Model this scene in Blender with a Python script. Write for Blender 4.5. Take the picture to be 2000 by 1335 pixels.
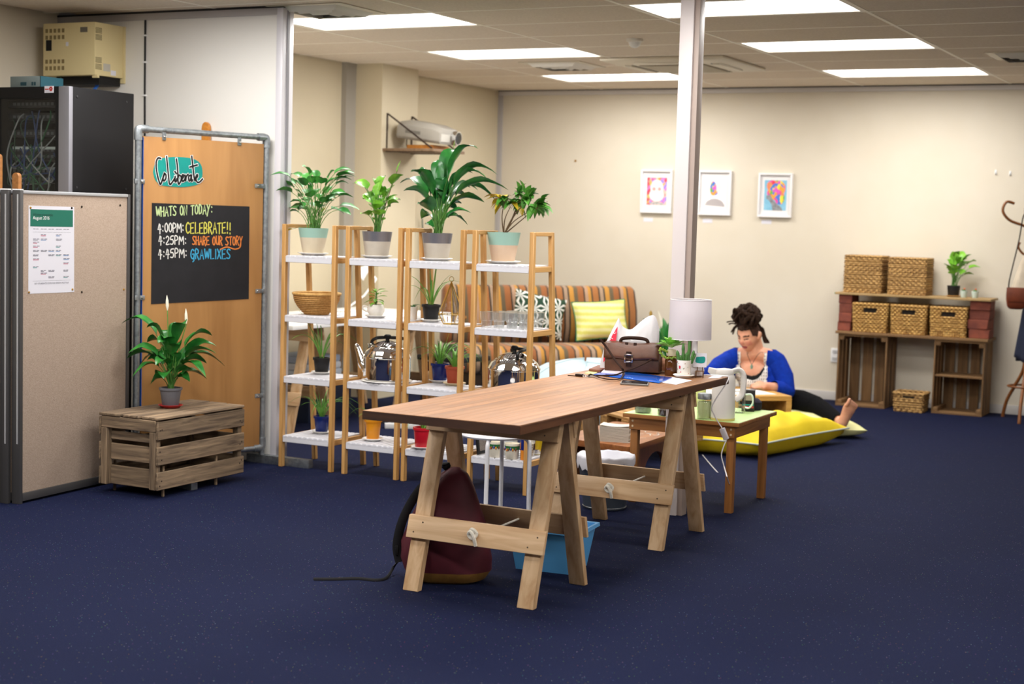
import bpy, bmesh, math, random
import numpy as np
from mathutils import Vector, Matrix, Euler

for o in list(bpy.data.objects): bpy.data.objects.remove(o)
S = bpy.context.scene
COL = S.collection
PI = math.pi
rnd = random.Random(7)

# ------------------------------------------------------------------ camera
IW, IH, FL = 2000.0, 1335.0, 3031.5
YAW, PITCH, ROLL, CAMZ = -0.4768, 0.08068, -0.02818, 1.49
_f = Vector((math.sin(YAW)*math.cos(PITCH), math.cos(YAW)*math.cos(PITCH), -math.sin(PITCH)))
_r0 = Vector((math.cos(YAW), -math.sin(YAW), 0)); _u0 = _r0.cross(_f)
_r = _r0*math.cos(ROLL) - _u0*math.sin(ROLL); _u = _u0*math.cos(ROLL) + _r0*math.sin(ROLL)
CAM = Vector((0, 0, CAMZ))
cd = bpy.data.cameras.new('camera'); cam = bpy.data.objects.new('camera', cd); COL.objects.link(cam)
cam.matrix_world = Matrix(((_r.x, _u.x, -_f.x, 0), (_r.y, _u.y, -_f.y, 0), (_r.z, _u.z, -_f.z, CAMZ), (0, 0, 0, 1)))
cd.sensor_width = 36.0; cd.sensor_fit = 'HORIZONTAL'; cd.lens = 36.0*FL/IW
cd.clip_start = 0.05; cd.clip_end = 60
cd.dof.use_dof = True; cd.dof.focus_distance = 7.0; cd.dof.aperture_fstop = 2.8
S.camera = cam
# ------------------------------------------------------------------ world, exposure
w = bpy.data.worlds.new('world'); S.world = w; w.use_nodes = True
w.node_tree.nodes['Background'].inputs[0].default_value = (0.8, 0.85, 1, 1)
w.node_tree.nodes['Background'].inputs[1].default_value = 0.02
S.view_settings.view_transform = 'Standard'; S.view_settings.look = 'None'
S.view_settings.gamma = 1.0; S.view_settings.use_curve_mapping = False
S.view_settings.exposure = 0.02
LIGHT_W = 30.0           # watts of each ceiling troffer's tubes
LIGHT_C = (1.0, 0.985, 0.97)

# ------------------------------------------------------------------ pixel -> point
def ray(x, y): return _f + _r*((x-IW/2)/FL) - _u*((y-IH/2)/FL)
def atz(x, y, z=0.0): d = ray(x, y); return CAM + d*((z-CAMZ)/d.z)
def aty(x, y, Y): d = ray(x, y); return CAM + d*(Y/d.y)
def atx(x, y, X): d = ray(x, y); return CAM + d*(X/d.x)
def near(x, y, P): return CAM + ray(x, y)*((Vector(P)-CAM).dot(_f))
def pxm(P): return (Vector(P)-CAM).dot(_f)/FL      # metres per pixel at P

# ------------------------------------------------------------------ mesh builder
def wm(o):
    m = o.matrix_basis.copy()
    while o.parent is not None:
        o = o.parent; m = o.matrix_basis @ m
    return m
BOXF = [(0,3,2,1),(4,5,6,7),(0,1,5,4),(1,2,6,5),(2,3,7,6),(3,0,4,7)]
class MB:
    def __init__(s): s.v = []; s.f = []; s.m = []; s.mi = 0
    def add(s, vs, fs, M=None):
        n = len(s.v)
        s.v += [tuple(M @ Vector(p)) if M is not None else tuple(p) for p in vs]
        s.f += [tuple(n+i for i in q) for q in fs]; s.m += [s.mi]*len(fs)
        return s
    def box(s, x0, x1, y0, y1, z0, z1, M=None):
        return s.add([(x0,y0,z0),(x1,y0,z0),(x1,y1,z0),(x0,y1,z0),(x0,y0,z1),(x1,y0,z1),(x1,y1,z1),(x0,y1,z1)], BOXF, M)
    def cbox(s, c, d, M=None):
        return s.box(c[0]-d[0]/2, c[0]+d[0]/2, c[1]-d[1]/2, c[1]+d[1]/2, c[2]-d[2]/2, c[2]+d[2]/2, M)
    def bar(s, a, b, wx, wy, up=(0,0,1)):
        a = Vector(a); b = Vector(b); d = b-a; L = d.length; d.normalize()
        x = d.cross(Vector(up))
        if x.length < 1e-4: x = d.cross(Vector((0,1,0)))
        x.normalize(); y = x.cross(d)
        M = Matrix(((x.x,y.x,d.x,a.x),(x.y,y.y,d.y,a.y),(x.z,y.z,d.z,a.z),(0,0,0,1)))
        return s.box(-wx/2, wx/2, -wy/2, wy/2, 0, L, M)
    def hexa(s, p8): return s.add(p8, BOXF)
    def loft(s, rings, caps=True, close=True, M=None):
        n = len(rings[0]); vs = [p for r in rings for p in r]; fs = []
        for i in range(len(rings)-1):
            for j in range(n if close else n-1):
                k = (j+1) % n
                fs.append((i*n+j, i*n+k, (i+1)*n+k, (i+1)*n+j))
        if caps and close:
            fs.append(tuple(range(n-1, -1, -1))); fs.append(tuple((len(rings)-1)*n+j for j in range(n)))
        return s.add(vs, fs, M)
    def tube(s, pts, r, n=8, caps=True, sx=1.0, M=None):
        pts = [Vector(p) for p in pts]; rs = r if isinstance(r, (list, tuple)) else [r]*len(pts)
        rings = []; px = None
        for i, p in enumerate(pts):
            d = (pts[min(i+1, len(pts)-1)] - pts[max(i-1, 0)])
            if d.length < 1e-9: d = Vector((0,0,1))
            d.normalize()
            if px is None:
                px = d.orthogonal().normalized()
            else:
                px = px - d*px.dot(d)
                if px.length < 1e-6: px = d.orthogonal()
                px.normalize()
            py = d.cross(px)
            rings.append([p + (px*math.cos(2*PI*k/n) + py*math.sin(2*PI*k/n)*sx)*rs[i] for k in range(n)])
        return s.loft(rings, caps, True, M)
    def lathe(s, prof, n=24, c=(0,0,0), M=None, sx=1, sy=1):
        rings = [[(c[0]+r*math.cos(2*PI*k/n)*sx, c[1]+r*math.sin(2*PI*k/n)*sy, c[2]+z) for k in range(n)] for r, z in prof]
        return s.loft(rings, True, True, M)
    def prism(s, poly, z0, z1, M=None):
        n = len(poly)
        vs = [(x,y,z0) for x,y in poly] + [(x,y,z1) for x,y in poly]
        fs = [tuple(range(n-1,-1,-1)), tuple(range(n,2*n))] + [(i,(i+1)%n,n+(i+1)%n,n+i) for i in range(n)]
        return s.add(vs, fs, M)
    def sphere(s, c, r, n=12, m=8, sc=(1,1,1), M=None):
        prof = [(max(1e-4, math.sin(PI*i/m))*r, -math.cos(PI*i/m)*r*sc[2]) for i in range(m+1)]
        return s.lathe(prof, n, c, M, sc[0], sc[1])
    def grid(s, fn, nu, nv):
        vs = [fn(i/nu, j/nv) for i in range(nu+1) for j in range(nv+1)]
        fs = [(i*(nv+1)+j, (i+1)*(nv+1)+j, (i+1)*(nv+1)+j+1, i*(nv+1)+j+1) for i in range(nu) for j in range(nv)]
        return s.add(vs, fs)
    def mesh(s, name, bevel=0, seg=2, smooth=True, ang=40, recalc=True):
        me = bpy.data.meshes.new(name); me.from_pydata(s.v, [], s.f)
        me.polygons.foreach_set('material_index', s.m)
        bm = bmesh.new(); bm.from_mesh(me)
        if recalc: bmesh.ops.recalc_face_normals(bm, faces=bm.faces)
        if bevel:
            es = [e for e in bm.edges if len(e.link_faces) == 2 and e.calc_face_angle(0) > 0.6]
            bmesh.ops.bevel(bm, geom=es, offset=bevel, segments=seg, profile=0.6, affect='EDGES', clamp_overlap=True)
        bm.to_mesh(me); bm.free()
        if smooth:
            me.polygons.foreach_set('use_smooth', [True]*len(me.polygons))
            me.set_sharp_from_angle(angle=math.radians(ang))
        return me
    def build(s, name, mat, parent=None, world=False, **k):
        if world and parent is not None:
            inv = wm(parent).inverted(); s.v = [tuple(inv @ Vector(p)) for p in s.v]
        me = s.mesh(name, **k)
        for m in (mat if isinstance(mat, (list, tuple)) else [mat]): me.materials.append(m)
        return link(name, me, parent)
def link(name, me, parent=None, loc=None, rot=None, scale=None):
    o = bpy.data.objects.new(name, me); COL.objects.link(o)
    if parent is not None: o.parent = parent
    if loc is not None: o.location = loc
    if rot is not None: o.rotation_euler = rot
    if scale is not None: o.scale = scale
    return o
def tag(o, label=None, cat=None, group=None, kind=None):
    if label: o['label'] = label
    if cat: o['category'] = cat
    if group: o['group'] = group
    if kind: o['kind'] = kind
    return o
def thing(name, label, cat, loc=(0,0,0), rz=0.0, group=None):
    o = bpy.data.objects.new(name, None); COL.objects.link(o); o.empty_display_size = 0.05
    o.location = loc; o.rotation_euler = (0, 0, rz)
    return tag(o, label, cat, group)
def box(name, b, mat, parent=None, bevel=0.0, M=None, world=False, **k):
    return MB().box(*b, M).build(name, mat, parent, world, bevel=bevel, **k)
def copy_tree(o, parent=None):
    c = o.copy(); COL.objects.link(c)
    if parent is not None: c.parent = parent
    for ch in list(o.children):
        copy_tree(ch, c)
    return c
def spline(pts, n=6):
    P = [Vector(p) for p in pts]; out = []
    for i in range(len(P)-1):
        p0 = P[max(i-1,0)]; p1 = P[i]; p2 = P[i+1]; p3 = P[min(i+2,len(P)-1)]
        for k in range(n):
            t = k/n
            out.append(0.5*((2*p1)+(p2-p0)*t+(2*p0-5*p1+4*p2-p3)*t*t+(3*p1-p0-3*p2+p3)*t*t*t))
    out.append(P[-1]); return out
def RZ(a): return Matrix.Rotation(a, 4, 'Z')
def TR(*p): return Matrix.Translation(Vector(p[0] if len(p) == 1 else p))

# ------------------------------------------------------------------ materials
def srgb(c):
    if isinstance(c, str):
        c = tuple(int(c[i:i+2], 16)/255 for i in (0, 2, 4))
    return tuple(x/12.92 if x <= 0.04045 else ((x+0.055)/1.055)**2.4 for x in c) + (1.0,)
MATS = {}
def mat(name, col='808080', rough=0.6, metal=0.0, spec=0.5, col2=None, nscale=8.0, stretch=(1,1,1), detail=3.0,
        bump=0.0, bscale=60.0, bstretch=(1,1,1), emit=None, estr=0.0, trans=0.0, sheen=0.0, coat=0.0, kind='noise', rand=0.0, ior=1.45, sss=0.0, lo=0.35, hi=0.65, alpha=1.0):
    if name in MATS: return MATS[name]
    m = bpy.data.materials.new(name); m.use_nodes = True; MATS[name] = m
    nt = m.node_tree; N = nt.nodes; L = nt.links
    b = N['Principled BSDF']; I = b.inputs
    I['Base Color'].default_value = srgb(col); I['Roughness'].default_value = rough; I['Metallic'].default_value = metal
    I['Specular IOR Level'].default_value = spec; I['IOR'].default_value = ior
    I['Transmission Weight'].default_value = trans; I['Coat Weight'].default_value = coat; I['Alpha'].default_value = alpha
    I['Sheen Weight'].default_value = sheen
    if sss: I['Subsurface Weight'].default_value = sss; I['Subsurface Radius'].default_value = (0.02, 0.01, 0.006)
    if emit: I['Emission Color'].default_value = srgb(emit); I['Emission Strength'].default_value = estr
    tc = N.new('ShaderNodeTexCoord'); co = tc.outputs['Object']
    if rand or kind == 'wood':
        oi = N.new('ShaderNodeObjectInfo'); mu = N.new('ShaderNodeMath'); mu.operation = 'MULTIPLY'; mu.inputs[1].default_value = 37.0
        L.new(oi.outputs['Random'], mu.inputs[0])
        va = N.new('ShaderNodeVectorMath'); va.operation = 'ADD'; L.new(co, va.inputs[0]); L.new(mu.outputs[0], va.inputs[1]); co = va.outputs[0]
    fac = None
    if col2:
        mp = N.new('ShaderNodeMapping'); mp.inputs['Scale'].default_value = stretch; L.new(co, mp.inputs['Vector'])
        if kind == 'wave':
            t = N.new('ShaderNodeTexWave'); t.inputs['Scale'].default_value = nscale; t.inputs['Distortion'].default_value = detail; t.inputs['Detail'].default_value = 2
            L.new(mp.outputs[0], t.inputs['Vector']); o = t.outputs['Fac']
        elif kind == 'voronoi':
            t = N.new('ShaderNodeTexVoronoi'); t.inputs['Scale'].default_value = nscale; L.new(mp.outputs[0], t.inputs['Vector']); o = t.outputs['Distance']
        else:
            t = N.new('ShaderNodeTexNoise'); t.inputs['Scale'].default_value = nscale; t.inputs['Detail'].default_value = detail; t.inputs['Roughness'].default_value = 0.6
            if kind == 'wood': t.inputs['Distortion'].default_value = 0.6
            L.new(mp.outputs[0], t.inputs['Vector']); o = t.outputs['Fac']
        cr = N.new('ShaderNodeValToRGB'); cr.color_ramp.elements[0].position = lo; cr.color_ramp.elements[1].position = hi
        cr.color_ramp.elements[0].color = srgb(col); cr.color_ramp.elements[1].color = srgb(col2)
        L.new(o, cr.inputs[0]); src = cr.outputs[0]
        if rand:
            hs = N.new('ShaderNodeHueSaturation'); mr = N.new('ShaderNodeMapRange')
            mr.inputs['To Min'].default_value = 1-rand; mr.inputs['To Max'].default_value = 1+rand
            L.new(oi.outputs['Random'], mr.inputs['Value']); L.new(mr.outputs[0], hs.inputs['Value']); L.new(src, hs.inputs['Color']); src = hs.outputs[0]
        L.new(src, I['Base Color']); fac = o
    if bump:
        bp = N.new('ShaderNodeBump'); bp.inputs['Strength'].default_value = bump; bp.inputs['Distance'].default_value = 0.004
        if kind == 'wood' and fac is not None and bscale == 60.0: L.new(fac, bp.inputs['Height'])
        else:
            mp2 = N.new('ShaderNodeMapping'); mp2.inputs['Scale'].default_value = bstretch; L.new(co, mp2.inputs['Vector'])
            t2 = N.new('ShaderNodeTexNoise'); t2.inputs['Scale'].default_value = bscale; t2.inputs['Detail'].default_value = 2
            L.new(mp2.outputs[0], t2.inputs['Vector']); L.new(t2.outputs['Fac'], bp.inputs['Height'])
        L.new(bp.outputs[0], I['Normal'])
    return m
def wood(name, c1, c2, axis='z', rough=0.55, ns=5.0, rand=0.08, bump=0.05, lo=0.3, hi=0.7, s=9.0):
    st = {'x': (0.6, s, s), 'y': (s, 0.6, s), 'z': (s, s, 0.6)}[axis]
    return mat(name+'_'+axis, c1, rough, col2=c2, nscale=ns, stretch=st, kind='wood', rand=rand, bump=bump, lo=lo, hi=hi)
def pine(a): return wood('pine', 'd6b48c', 'b48a5e', a, 0.5, 3.2, 0.07, lo=0.35, hi=0.75)
def bamboo(a): return wood('bamboo', 'd3a468', 'b8884a', a, 0.42, 5.0, 0.05)
def oldwood(a): return wood('weathered_wood', '967f64', '4e4034', a, 0.85, 5.5, 0.2, 0.4)
def cratewood(a): return wood('crate_wood', '8c6a44', '64482b', a, 0.75, 4.0, 0.12, 0.2)
WHITEP = mat('white_plastic', 'ececec', 0.35)
WHITE = mat('white_paint', 'f2f2f2', 0.45)
BLACKP = mat('black_plastic', '151515', 0.45)
CHROME = mat('chrome', 'd8d8d8', 0.08, 1.0)
STEEL = mat('galvanised_steel', 'aab0b4', 0.42, 0.85, col2='8c9296', nscale=40)
ALU = mat('aluminium', 'c3c4c8', 0.4, 0.5)
def glass_mat(name='clear_glass', base=0.09, k=0.8, white=0.0):
    m = bpy.data.materials.new(name); m.use_nodes = True; nt = m.node_tree
    nt.nodes.remove(nt.nodes['Principled BSDF'])
    out = nt.nodes['Material Output']
    tr = nt.nodes.new('ShaderNodeBsdfTransparent'); tr.inputs[0].default_value = (0.93, 0.94, 0.94, 1)
    gl = nt.nodes.new('ShaderNodeBsdfGlossy'); gl.inputs['Roughness'].default_value = 0.03
    lw = nt.nodes.new('ShaderNodeLayerWeight'); lw.inputs[0].default_value = 0.5
    pw = nt.nodes.new('ShaderNodeMath'); pw.operation = 'POWER'; pw.inputs[1].default_value = 2.5; nt.links.new(lw.outputs['Facing'], pw.inputs[0])
    fr = nt.nodes.new('ShaderNodeMath'); fr.operation = 'MULTIPLY_ADD'; fr.inputs[1].default_value = k; fr.inputs[2].default_value = base; nt.links.new(pw.outputs[0], fr.inputs[0])
    mx = nt.nodes.new('ShaderNodeMixShader')
    nt.links.new(fr.outputs[0], mx.inputs[0]); nt.links.new(tr.outputs[0], mx.inputs[1]); nt.links.new(gl.outputs[0], mx.inputs[2]); nt.links.new(mx.outputs[0], out.inputs[0])
    if white:
        df = nt.nodes.new('ShaderNodeBsdfDiffuse'); df.inputs[0].default_value = (0.9, 0.92, 0.92, 1); m2 = nt.nodes.new('ShaderNodeMixShader'); m2.inputs[0].default_value = white
        nt.links.new(mx.outputs[0], m2.inputs[1]); nt.links.new(df.outputs[0], m2.inputs[2]); nt.links.new(m2.outputs[0], out.inputs[0])
    return m
GLASS = glass_mat(); DOORGLASS = glass_mat('door_glass', 0.012, 0.25); TUMBLER = glass_mat('tumbler_glass', 0.14, 0.85, 0.07)
# ================================================================== the room
HC = 2.667; YB = 13.03; XL = -6.93; XA = -7.1; YP = 7.43; XPE = -5.375
GX0, GPX = -5.87, 1.197; GY0, GPY = 8.55, 0.622
def carpet():
    m = bpy.data.materials.new('navy_carpet'); m.use_nodes = True; nt = m.node_tree; N = nt.nodes; L = nt.links; b = N['Principled BSDF']
    tc = N.new('ShaderNodeTexCoord')
    n1 = N.new('ShaderNodeTexNoise'); n1.inputs['Scale'].default_value = 260; n1.inputs['Detail'].default_value = 2; L.new(tc.outputs['Object'], n1.inputs['Vector'])
    n2 = N.new('ShaderNodeTexNoise'); n2.inputs['Scale'].default_value = 1.4; n2.inputs['Detail'].default_value = 3; L.new(tc.outputs['Object'], n2.inputs['Vector'])
    cr = N.new('ShaderNodeValToRGB'); L.new(n1.outputs['Fac'], cr.inputs[0])
    cr.color_ramp.elements[0].position = 0.3; cr.color_ramp.elements[1].position = 0.72
    cr.color_ramp.elements[0].color = srgb('080e26'); cr.color_ramp.elements[1].color = srgb('0f183c')
    # sparse coloured flecks
    vo = N.new('ShaderNodeTexVoronoi'); vo.inputs['Scale'].default_value = 55; L.new(tc.outputs['Object'], vo.inputs['Vector'])
    lt = N.new('ShaderNodeMath'); lt.operation = 'LESS_THAN'; lt.inputs[1].default_value = 0.11; L.new(vo.outputs['Distance'], lt.inputs[0])
    hs = N.new('ShaderNodeHueSaturation'); hs.inputs['Saturation'].default_value = 0.8; hs.inputs['Value'].default_value = 0.32; L.new(vo.outputs['Color'], hs.inputs['Color'])
    mf = N.new('ShaderNodeMath'); mf.operation = 'MULTIPLY'; mf.inputs[1].default_value = 0.55; L.new(lt.outputs[0], mf.inputs[0])
    mx = N.new('ShaderNodeMixRGB'); L.new(mf.outputs[0], mx.inputs[0]); L.new(cr.outputs[0], mx.inputs[1]); L.new(hs.outputs[0], mx.inputs[2])
    mr = N.new('ShaderNodeMapRange'); mr.inputs['To Min'].default_value = 0.85; mr.inputs['To Max'].default_value = 1.15; L.new(n2.outputs['Fac'], mr.inputs['Value'])
    h2 = N.new('ShaderNodeHueSaturation'); L.new(mr.outputs[0], h2.inputs['Value']); L.new(mx.outputs[0], h2.inputs['Color'])
    L.new(h2.outputs[0], b.inputs['Base Color']); b.inputs['Roughness'].default_value = 0.95; b.inputs['Specular IOR Level'].default_value = 0.15
    bp = N.new('ShaderNodeBump'); bp.inputs['Strength'].default_value = 0.5; bp.inputs['Distance'].default_value = 0.004; L.new(n1.outputs['Fac'], bp.inputs['Height']); L.new(bp.outputs[0], b.inputs['Normal'])
    return m
WALLM = mat('cream_wall_paint', 'dcd3c2', 0.6, spec=0.3, col2='d8cebb', nscale=1.5, bump=0.03, bscale=120)
TRIMM = mat('grey_trim', 'b4b0b0', 0.45)
TRIMD = mat('dark_trim_gap', '2c2b2c', 0.7)
TILEM = mat('mineral_fibre_tile', 'e8dccd', 0.9, spec=0.2, col2='dccfbf', nscale=70, detail=4, bump=0.25, bscale=160)
TEEM = mat('ceiling_tee', 'fbf4e8', 0.5)
def struct(name, b, m, parent=None, **k):
    o = box(name, b, m, parent, **k)
    if parent is None: o['kind'] = 'structure'
    return o
XR, YF = 3.2, -3.2
struct('floor', (XA-0.2, XR+0.1, YF-0.1, YB+0.15, -0.1, 0.0), carpet())
struct('wall_back', (XL-0.1, XR+0.1, YB, YB+0.12, 0, HC+0.1), WALLM)
WALLT = mat('tan_wall_vinyl', 'd4c8ad', 0.6, spec=0.3, col2='d0c3a7', nscale=1.5)
struct('wall_left', (XL-0.12, XL, YP+0.085, YB, 0, HC+0.1), WALLT)
struct('wall_left_alcove', (XA-0.12, XA, YF, YP, 0, HC+0.1), WALLM)
struct('wall_partition', (XA-0.12, XPE-0.035, YP, YP+0.085, 0, HC-0.055), mat('pale_partition_vinyl', 'e6e3dd', 0.5, spec=0.3))
struct('wall_right', (XR, XR+0.12, YF, YB, 0, HC+0.1), WALLM)
struct('wall_front', (XA-0.12, XR+0.12, YF-0.12, YF, 0, HC+0.1), WALLM)
# pilaster on the far left wall
struct('wall_pilaster', (XL-0.02, -6.64, 10.5, 11.05, 0, HC), WALLT)
# ceiling slab, tee grid, tiles
ceil = MB().box(XA-0.2, XR+0.12, YF-0.12, YB+0.12, HC+0.03, HC+0.1).build('ceiling', TILEM); ceil['kind'] = 'structure'

rowb = lambda k: GY0 + GPY*k
# occupied cells: (column, row) ; column c spans GX0+GPX*c.. ; row k spans rowb(k)..rowb(k+1)
cells_light = [(0, -1), (0, 2), (0, 5), (2, -1), (2, 2), (2, 5), (0, -4), (2, -4), (2, -7), (0, -7), (2, -10), (0, -10), (4, -10), (4, -7), (6, -7), (6, -10), (6, -4)]  # outer right columns: unseen panels added to bring light from the right
ac_c = (-4.28, 10.95)
tile_me = None
def tile_mesh(w, d):
    return MB().box(0.010, w-0.010, 0.010, d-0.010, -0.004, 0.012).mesh('ceiling_tile', bevel=0.003, seg=1)
tm = tile_mesh(GPX, GPY); tm.materials.append(TILEM)
for c in range(-1, 8):
    for k in range(-19, 8):
        if (c, k) in cells_light: continue
        x0, x1 = GX0+GPX*c, GX0+GPX*(c+1); y0, y1 = rowb(k), rowb(k+1)
        lim = XL if y0 > YP-0.3 else XA
        vis = (y1 > 5.6 and c < 5)
        if not vis and c < 8:
            continue
        if x0 < lim or y1 > YB or x1 > XR:
            a0, a1, b1 = max(x0, lim), min(x1, XR), min(y1, YB)
            if a1-a0 < 0.05 or b1-y0 < 0.05: continue
            t = MB().box(a0+0.01, a1-0.01, y0+0.01, b1-0.01, HC-0.004, HC+0.012).build('ceiling_tile', TILEM, ceil)
        else:
            link('ceiling_tile', tm, ceil, (x0, y0, HC))
# tiles out of the photograph's view, joined
m_ = MB()
for c in range(-1, 8):
    for k in range(-19, 8):
        x0, x1 = GX0+GPX*c, min(GX0+GPX*(c+1), XR); y0, y1 = rowb(k), min(rowb(k+1), YB)
        if (y1 > 5.6 and c < 5) or (c, k) in cells_light or x1-x0 < 0.05: continue
        x0 = max(x0, XA)
        m_.box(x0+0.01, x1-0.01, max(y0, YF)+0.01, max(y1, YF+0.02)-0.01, HC-0.004, HC+0.012)
t = m_.build('ceiling_tile_field', TILEM, ceil); t['kind'] = 'stuff'
for c in range(0, 8):
    x = GX0+GPX*c
    y0 = YF
    box('ceiling_rail', (x-0.012, x+0.012, y0, YB, HC-0.006, HC+0.004), TEEM, ceil)
for k in range(-18, 8):
    y = rowb(k)
    if y > YB-0.05: continue
    box('ceiling_rail', (XL if y > YP else XA, XR, y-0.012, y+0.012, HC-0.005, HC+0.004), TEEM, ceil)
# trims
T = struct
T('trim_1', (XL, XR, YB-0.03, YB, HC-0.05, HC-0.012), mat('pale_head_channel', 'd2cecd', 0.4))                  # back wall head channel
T('trim_2', (XL, XR, YB-0.035, YB, HC-0.012, HC-0.004), TRIMD)
T('trim_3', (XL, XL+0.035, YB-0.035, YB, 0.0, HC-0.05), TRIMM)                # corner angle
T('trim_4', (XL, XL+0.045, 10.36, 10.5, 0.0, HC-0.004), mat('grey_cover_strip', 'a29c92', 0.5))
T('trim_5', (XA, XPE-0.04, YP-0.012, YP+0.095, HC-0.055, HC-0.016), TRIMM)     # partition head channel
T('trim_6', (XA, XPE, YP-0.014, YP+0.095, HC-0.016, HC-0.004), TRIMD)
T('trim_7', (XPE-0.045, XPE, YP-0.012, YP+0.097, 0.0, HC-0.016), mat('pale_post', 'd4d1d6', 0.4, 0.1), bevel=0.004)   # partition end post
T('trim_8', (XPE, XPE+0.006, YP+0.03, YP+0.05, 0.0, HC-0.016), mat('post_groove', '8d8b90', 0.5))
T('trim_9', (XA, XA+0.03, YP-0.03, YP, 1.4, HC-0.055), TRIMM)
T('baseboard_back', (XL, XR, YB-0.014, YB, 0, 0.075), mat('pale_baseboard', 'c9c4bf', 0.5), bevel=0.004)
T('baseboard_left', (XL, XL+0.014, YP+0.1, 10.36, 0, 0.075), MATS['pale_baseboard'], bevel=0.004)
T('baseboard_left_far', (XL, XL+0.014, 11.05, YB-0.035, 0, 0.075), MATS['pale_baseboard'], bevel=0.004)
# free-standing services pillar
pm = mat('lilac_grey_pillar', 'd3cac8', 0.4)
p_ = MB().box(-2.885, -2.812, 7.305, 7.40, 0, HC).build('pillar', pm, bevel=0.004); p_['kind'] = 'structure'
box('side_channel', (-2.812, -2.785, 7.318, 7.388, 0.0, HC), mat('pillar_channel', 'a8978d', 0.45), p_, bevel=0.003)
box('cover_joint', (-2.8865, -2.8105, 7.3035, 7.4015, 0.50, 0.504), TRIMM, p_)

# ------------------------------------------------------------------ ceiling fittings
DIFF = mat('lit_diffuser', 'ffffff', 0.4, emit='fffaf2', estr=5.0)
FRAMEW = mat('troffer_frame', 'e8e4dc', 0.45)
desc = {(0,-1): 'lit ceiling light panel nearest the white partition post', (0,2): 'lit ceiling light panel above the projector, second from the partition',
        (0,5): 'lit ceiling light panel behind the pillar, nearest the back wall on its left', (2,-1): 'lit ceiling light panel cut by the top of the frame, crossed by the pillar',
        (2,2): 'lit ceiling light panel right of the pillar, middle of its row', (2,5): 'lit ceiling light panel above the baskets, nearest the back wall on the right',
        (0,-4): 'lit ceiling light panel above the slatted crate, out of frame', (2,-4): 'lit ceiling light panel right above the long table, out of frame', (0,-7): 'lit ceiling light panel above the near carpet on the divider side, out of frame',
        (2,-7): 'lit ceiling light panel above the near end of the table, out of frame', (4,-7): 'added unseen ceiling light panel above the open carpet right of the table, out of frame', (0,-10): 'lit ceiling light panel left of the photographer', (2,-10): 'lit ceiling light panel just ahead of the photographer on the left',
        (4,-10): 'added unseen ceiling light panel over the photographer', (6,-4): 'added unseen ceiling light panel by the right wall, farthest from the photographer', (6,-7): 'added unseen ceiling light panel by the right wall, middle of three', (6,-10): 'added unseen ceiling light panel by the right wall, nearest the photographer'}
for (c, k) in cells_light:
    x0, x1 = GX0+GPX*c+0.012, GX0+GPX*(c+1)-0.012; y0, y1 = rowb(k)+0.012, rowb(k+1)-0.012
    t = thing('ceiling_light', desc.get((c, k), 'lit ceiling light panel behind the photographer'), 'ceiling light', ((x0+x1)/2, (y0+y1)/2, HC), 0, 'ceiling light panels')
    a, b = (x1-x0)/2, (y1-y0)/2
    fr = MB()
    for bx_ in ((-a, a, -b, -b+0.018), (-a, a, b-0.018, b), (-a, -a+0.018, -b+0.018, b-0.018), (a-0.018, a, -b+0.018, b-0.018)):
        fr.box(*bx_, -0.004, 0.03)
    fr.build('frame', FRAMEW, t)
    box('diffuser', (-a+0.018, a-0.018, -b+0.018, b-0.018, 0.010, 0.016), DIFF, t)
    ld = bpy.data.lights.new('tubes', 'AREA'); ld.shape = 'RECTANGLE'; ld.size = 2*a-0.08; ld.size_y = 2*b-0.08
    ld.energy = LIGHT_W; ld.color = LIGHT_C; ld.spread = math.radians(180)
    lo = bpy.data.objects.new('tubes', ld); COL.objects.link(lo); lo.parent = t; lo.location = (0, 0, -0.009)
# air-conditioning cassette
t = thing('ceiling_cassette', 'square air conditioning cassette set in the ceiling behind the pillar', 'air conditioner', (ac_c[0], ac_c[1], HC))
ACM = mat('cassette_plastic', 'd9d0bd', 0.45); ACD = mat('cassette_grille', '978a74', 0.7)
m = MB(); R_ = 0.475
def sq(r, z): return [(-r,-r,z),(r,-r,z),(r,r,z),(-r,r,z)]
m.loft([sq(R_, -0.006), sq(R_, -0.022), sq(R_-0.03, -0.034), sq(0.27, -0.040)], True); m.build('panel', ACM, t, bevel=0.004)
g = MB().box(-0.255, 0.255, -0.255, 0.255, -0.046, -0.040).build('intake_grille', ACD, t, bevel=0.003)
sm = MB().box(-0.25, 0.25, -0.005, 0.005, -0.052, -0.046).mesh('slat'); sm.materials.append(ACM)
for i in range(13): link('slat', sm, g, (0, -0.22+i*0.0367, 0))
for i in range(4):
    M = RZ(i*PI/2)
    MB().box(-0.25, 0.25, 0.315, 0.375, -0.048, -0.030, M).build('air_flap', ACM, t, bevel=0.004)
    MB().box(-0.26, 0.26, 0.305, 0.312, -0.041, -0.034, M).build('air_slot', TRIMD, t)
# air diffusers
def vent(P, lab):
    t = thing('ceiling_vent', lab, 'vent', (P.x, P.y, HC), 0, 'ceiling air vents')
    m = MB().box(-0.26, 0.26, -0.24, 0.24, -0.010, -0.004).build('face_plate', ACM, t, bevel=0.002)
    for i, r in enumerate((0.20, 0.145, 0.09)):
        q = MB(); z = -0.010-0.004*i
        q.loft([sq(r, z), sq(r-0.035, z-0.026)], False); q.loft([sq(r-0.003, z), sq(r-0.038, z-0.026)], False)
        q.build('louvre', FRAMEW, t)
    box('dark_throat', (-0.13, 0.13, -0.13, 0.13, -0.0115, -0.0105), TRIMD, t)
vent(atz(643, 18, HC)+Vector((0, -0.03, 0)), 'square louvred ceiling vent beside the partition post, top left')
vent(atz(1098, 125, HC), 'square louvred ceiling vent between two light panels above the sofa')
vent(atz(2013, 106, HC), 'square louvred ceiling vent cut by the right edge of the frame')
P = atz(1240, 75, HC)
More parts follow.
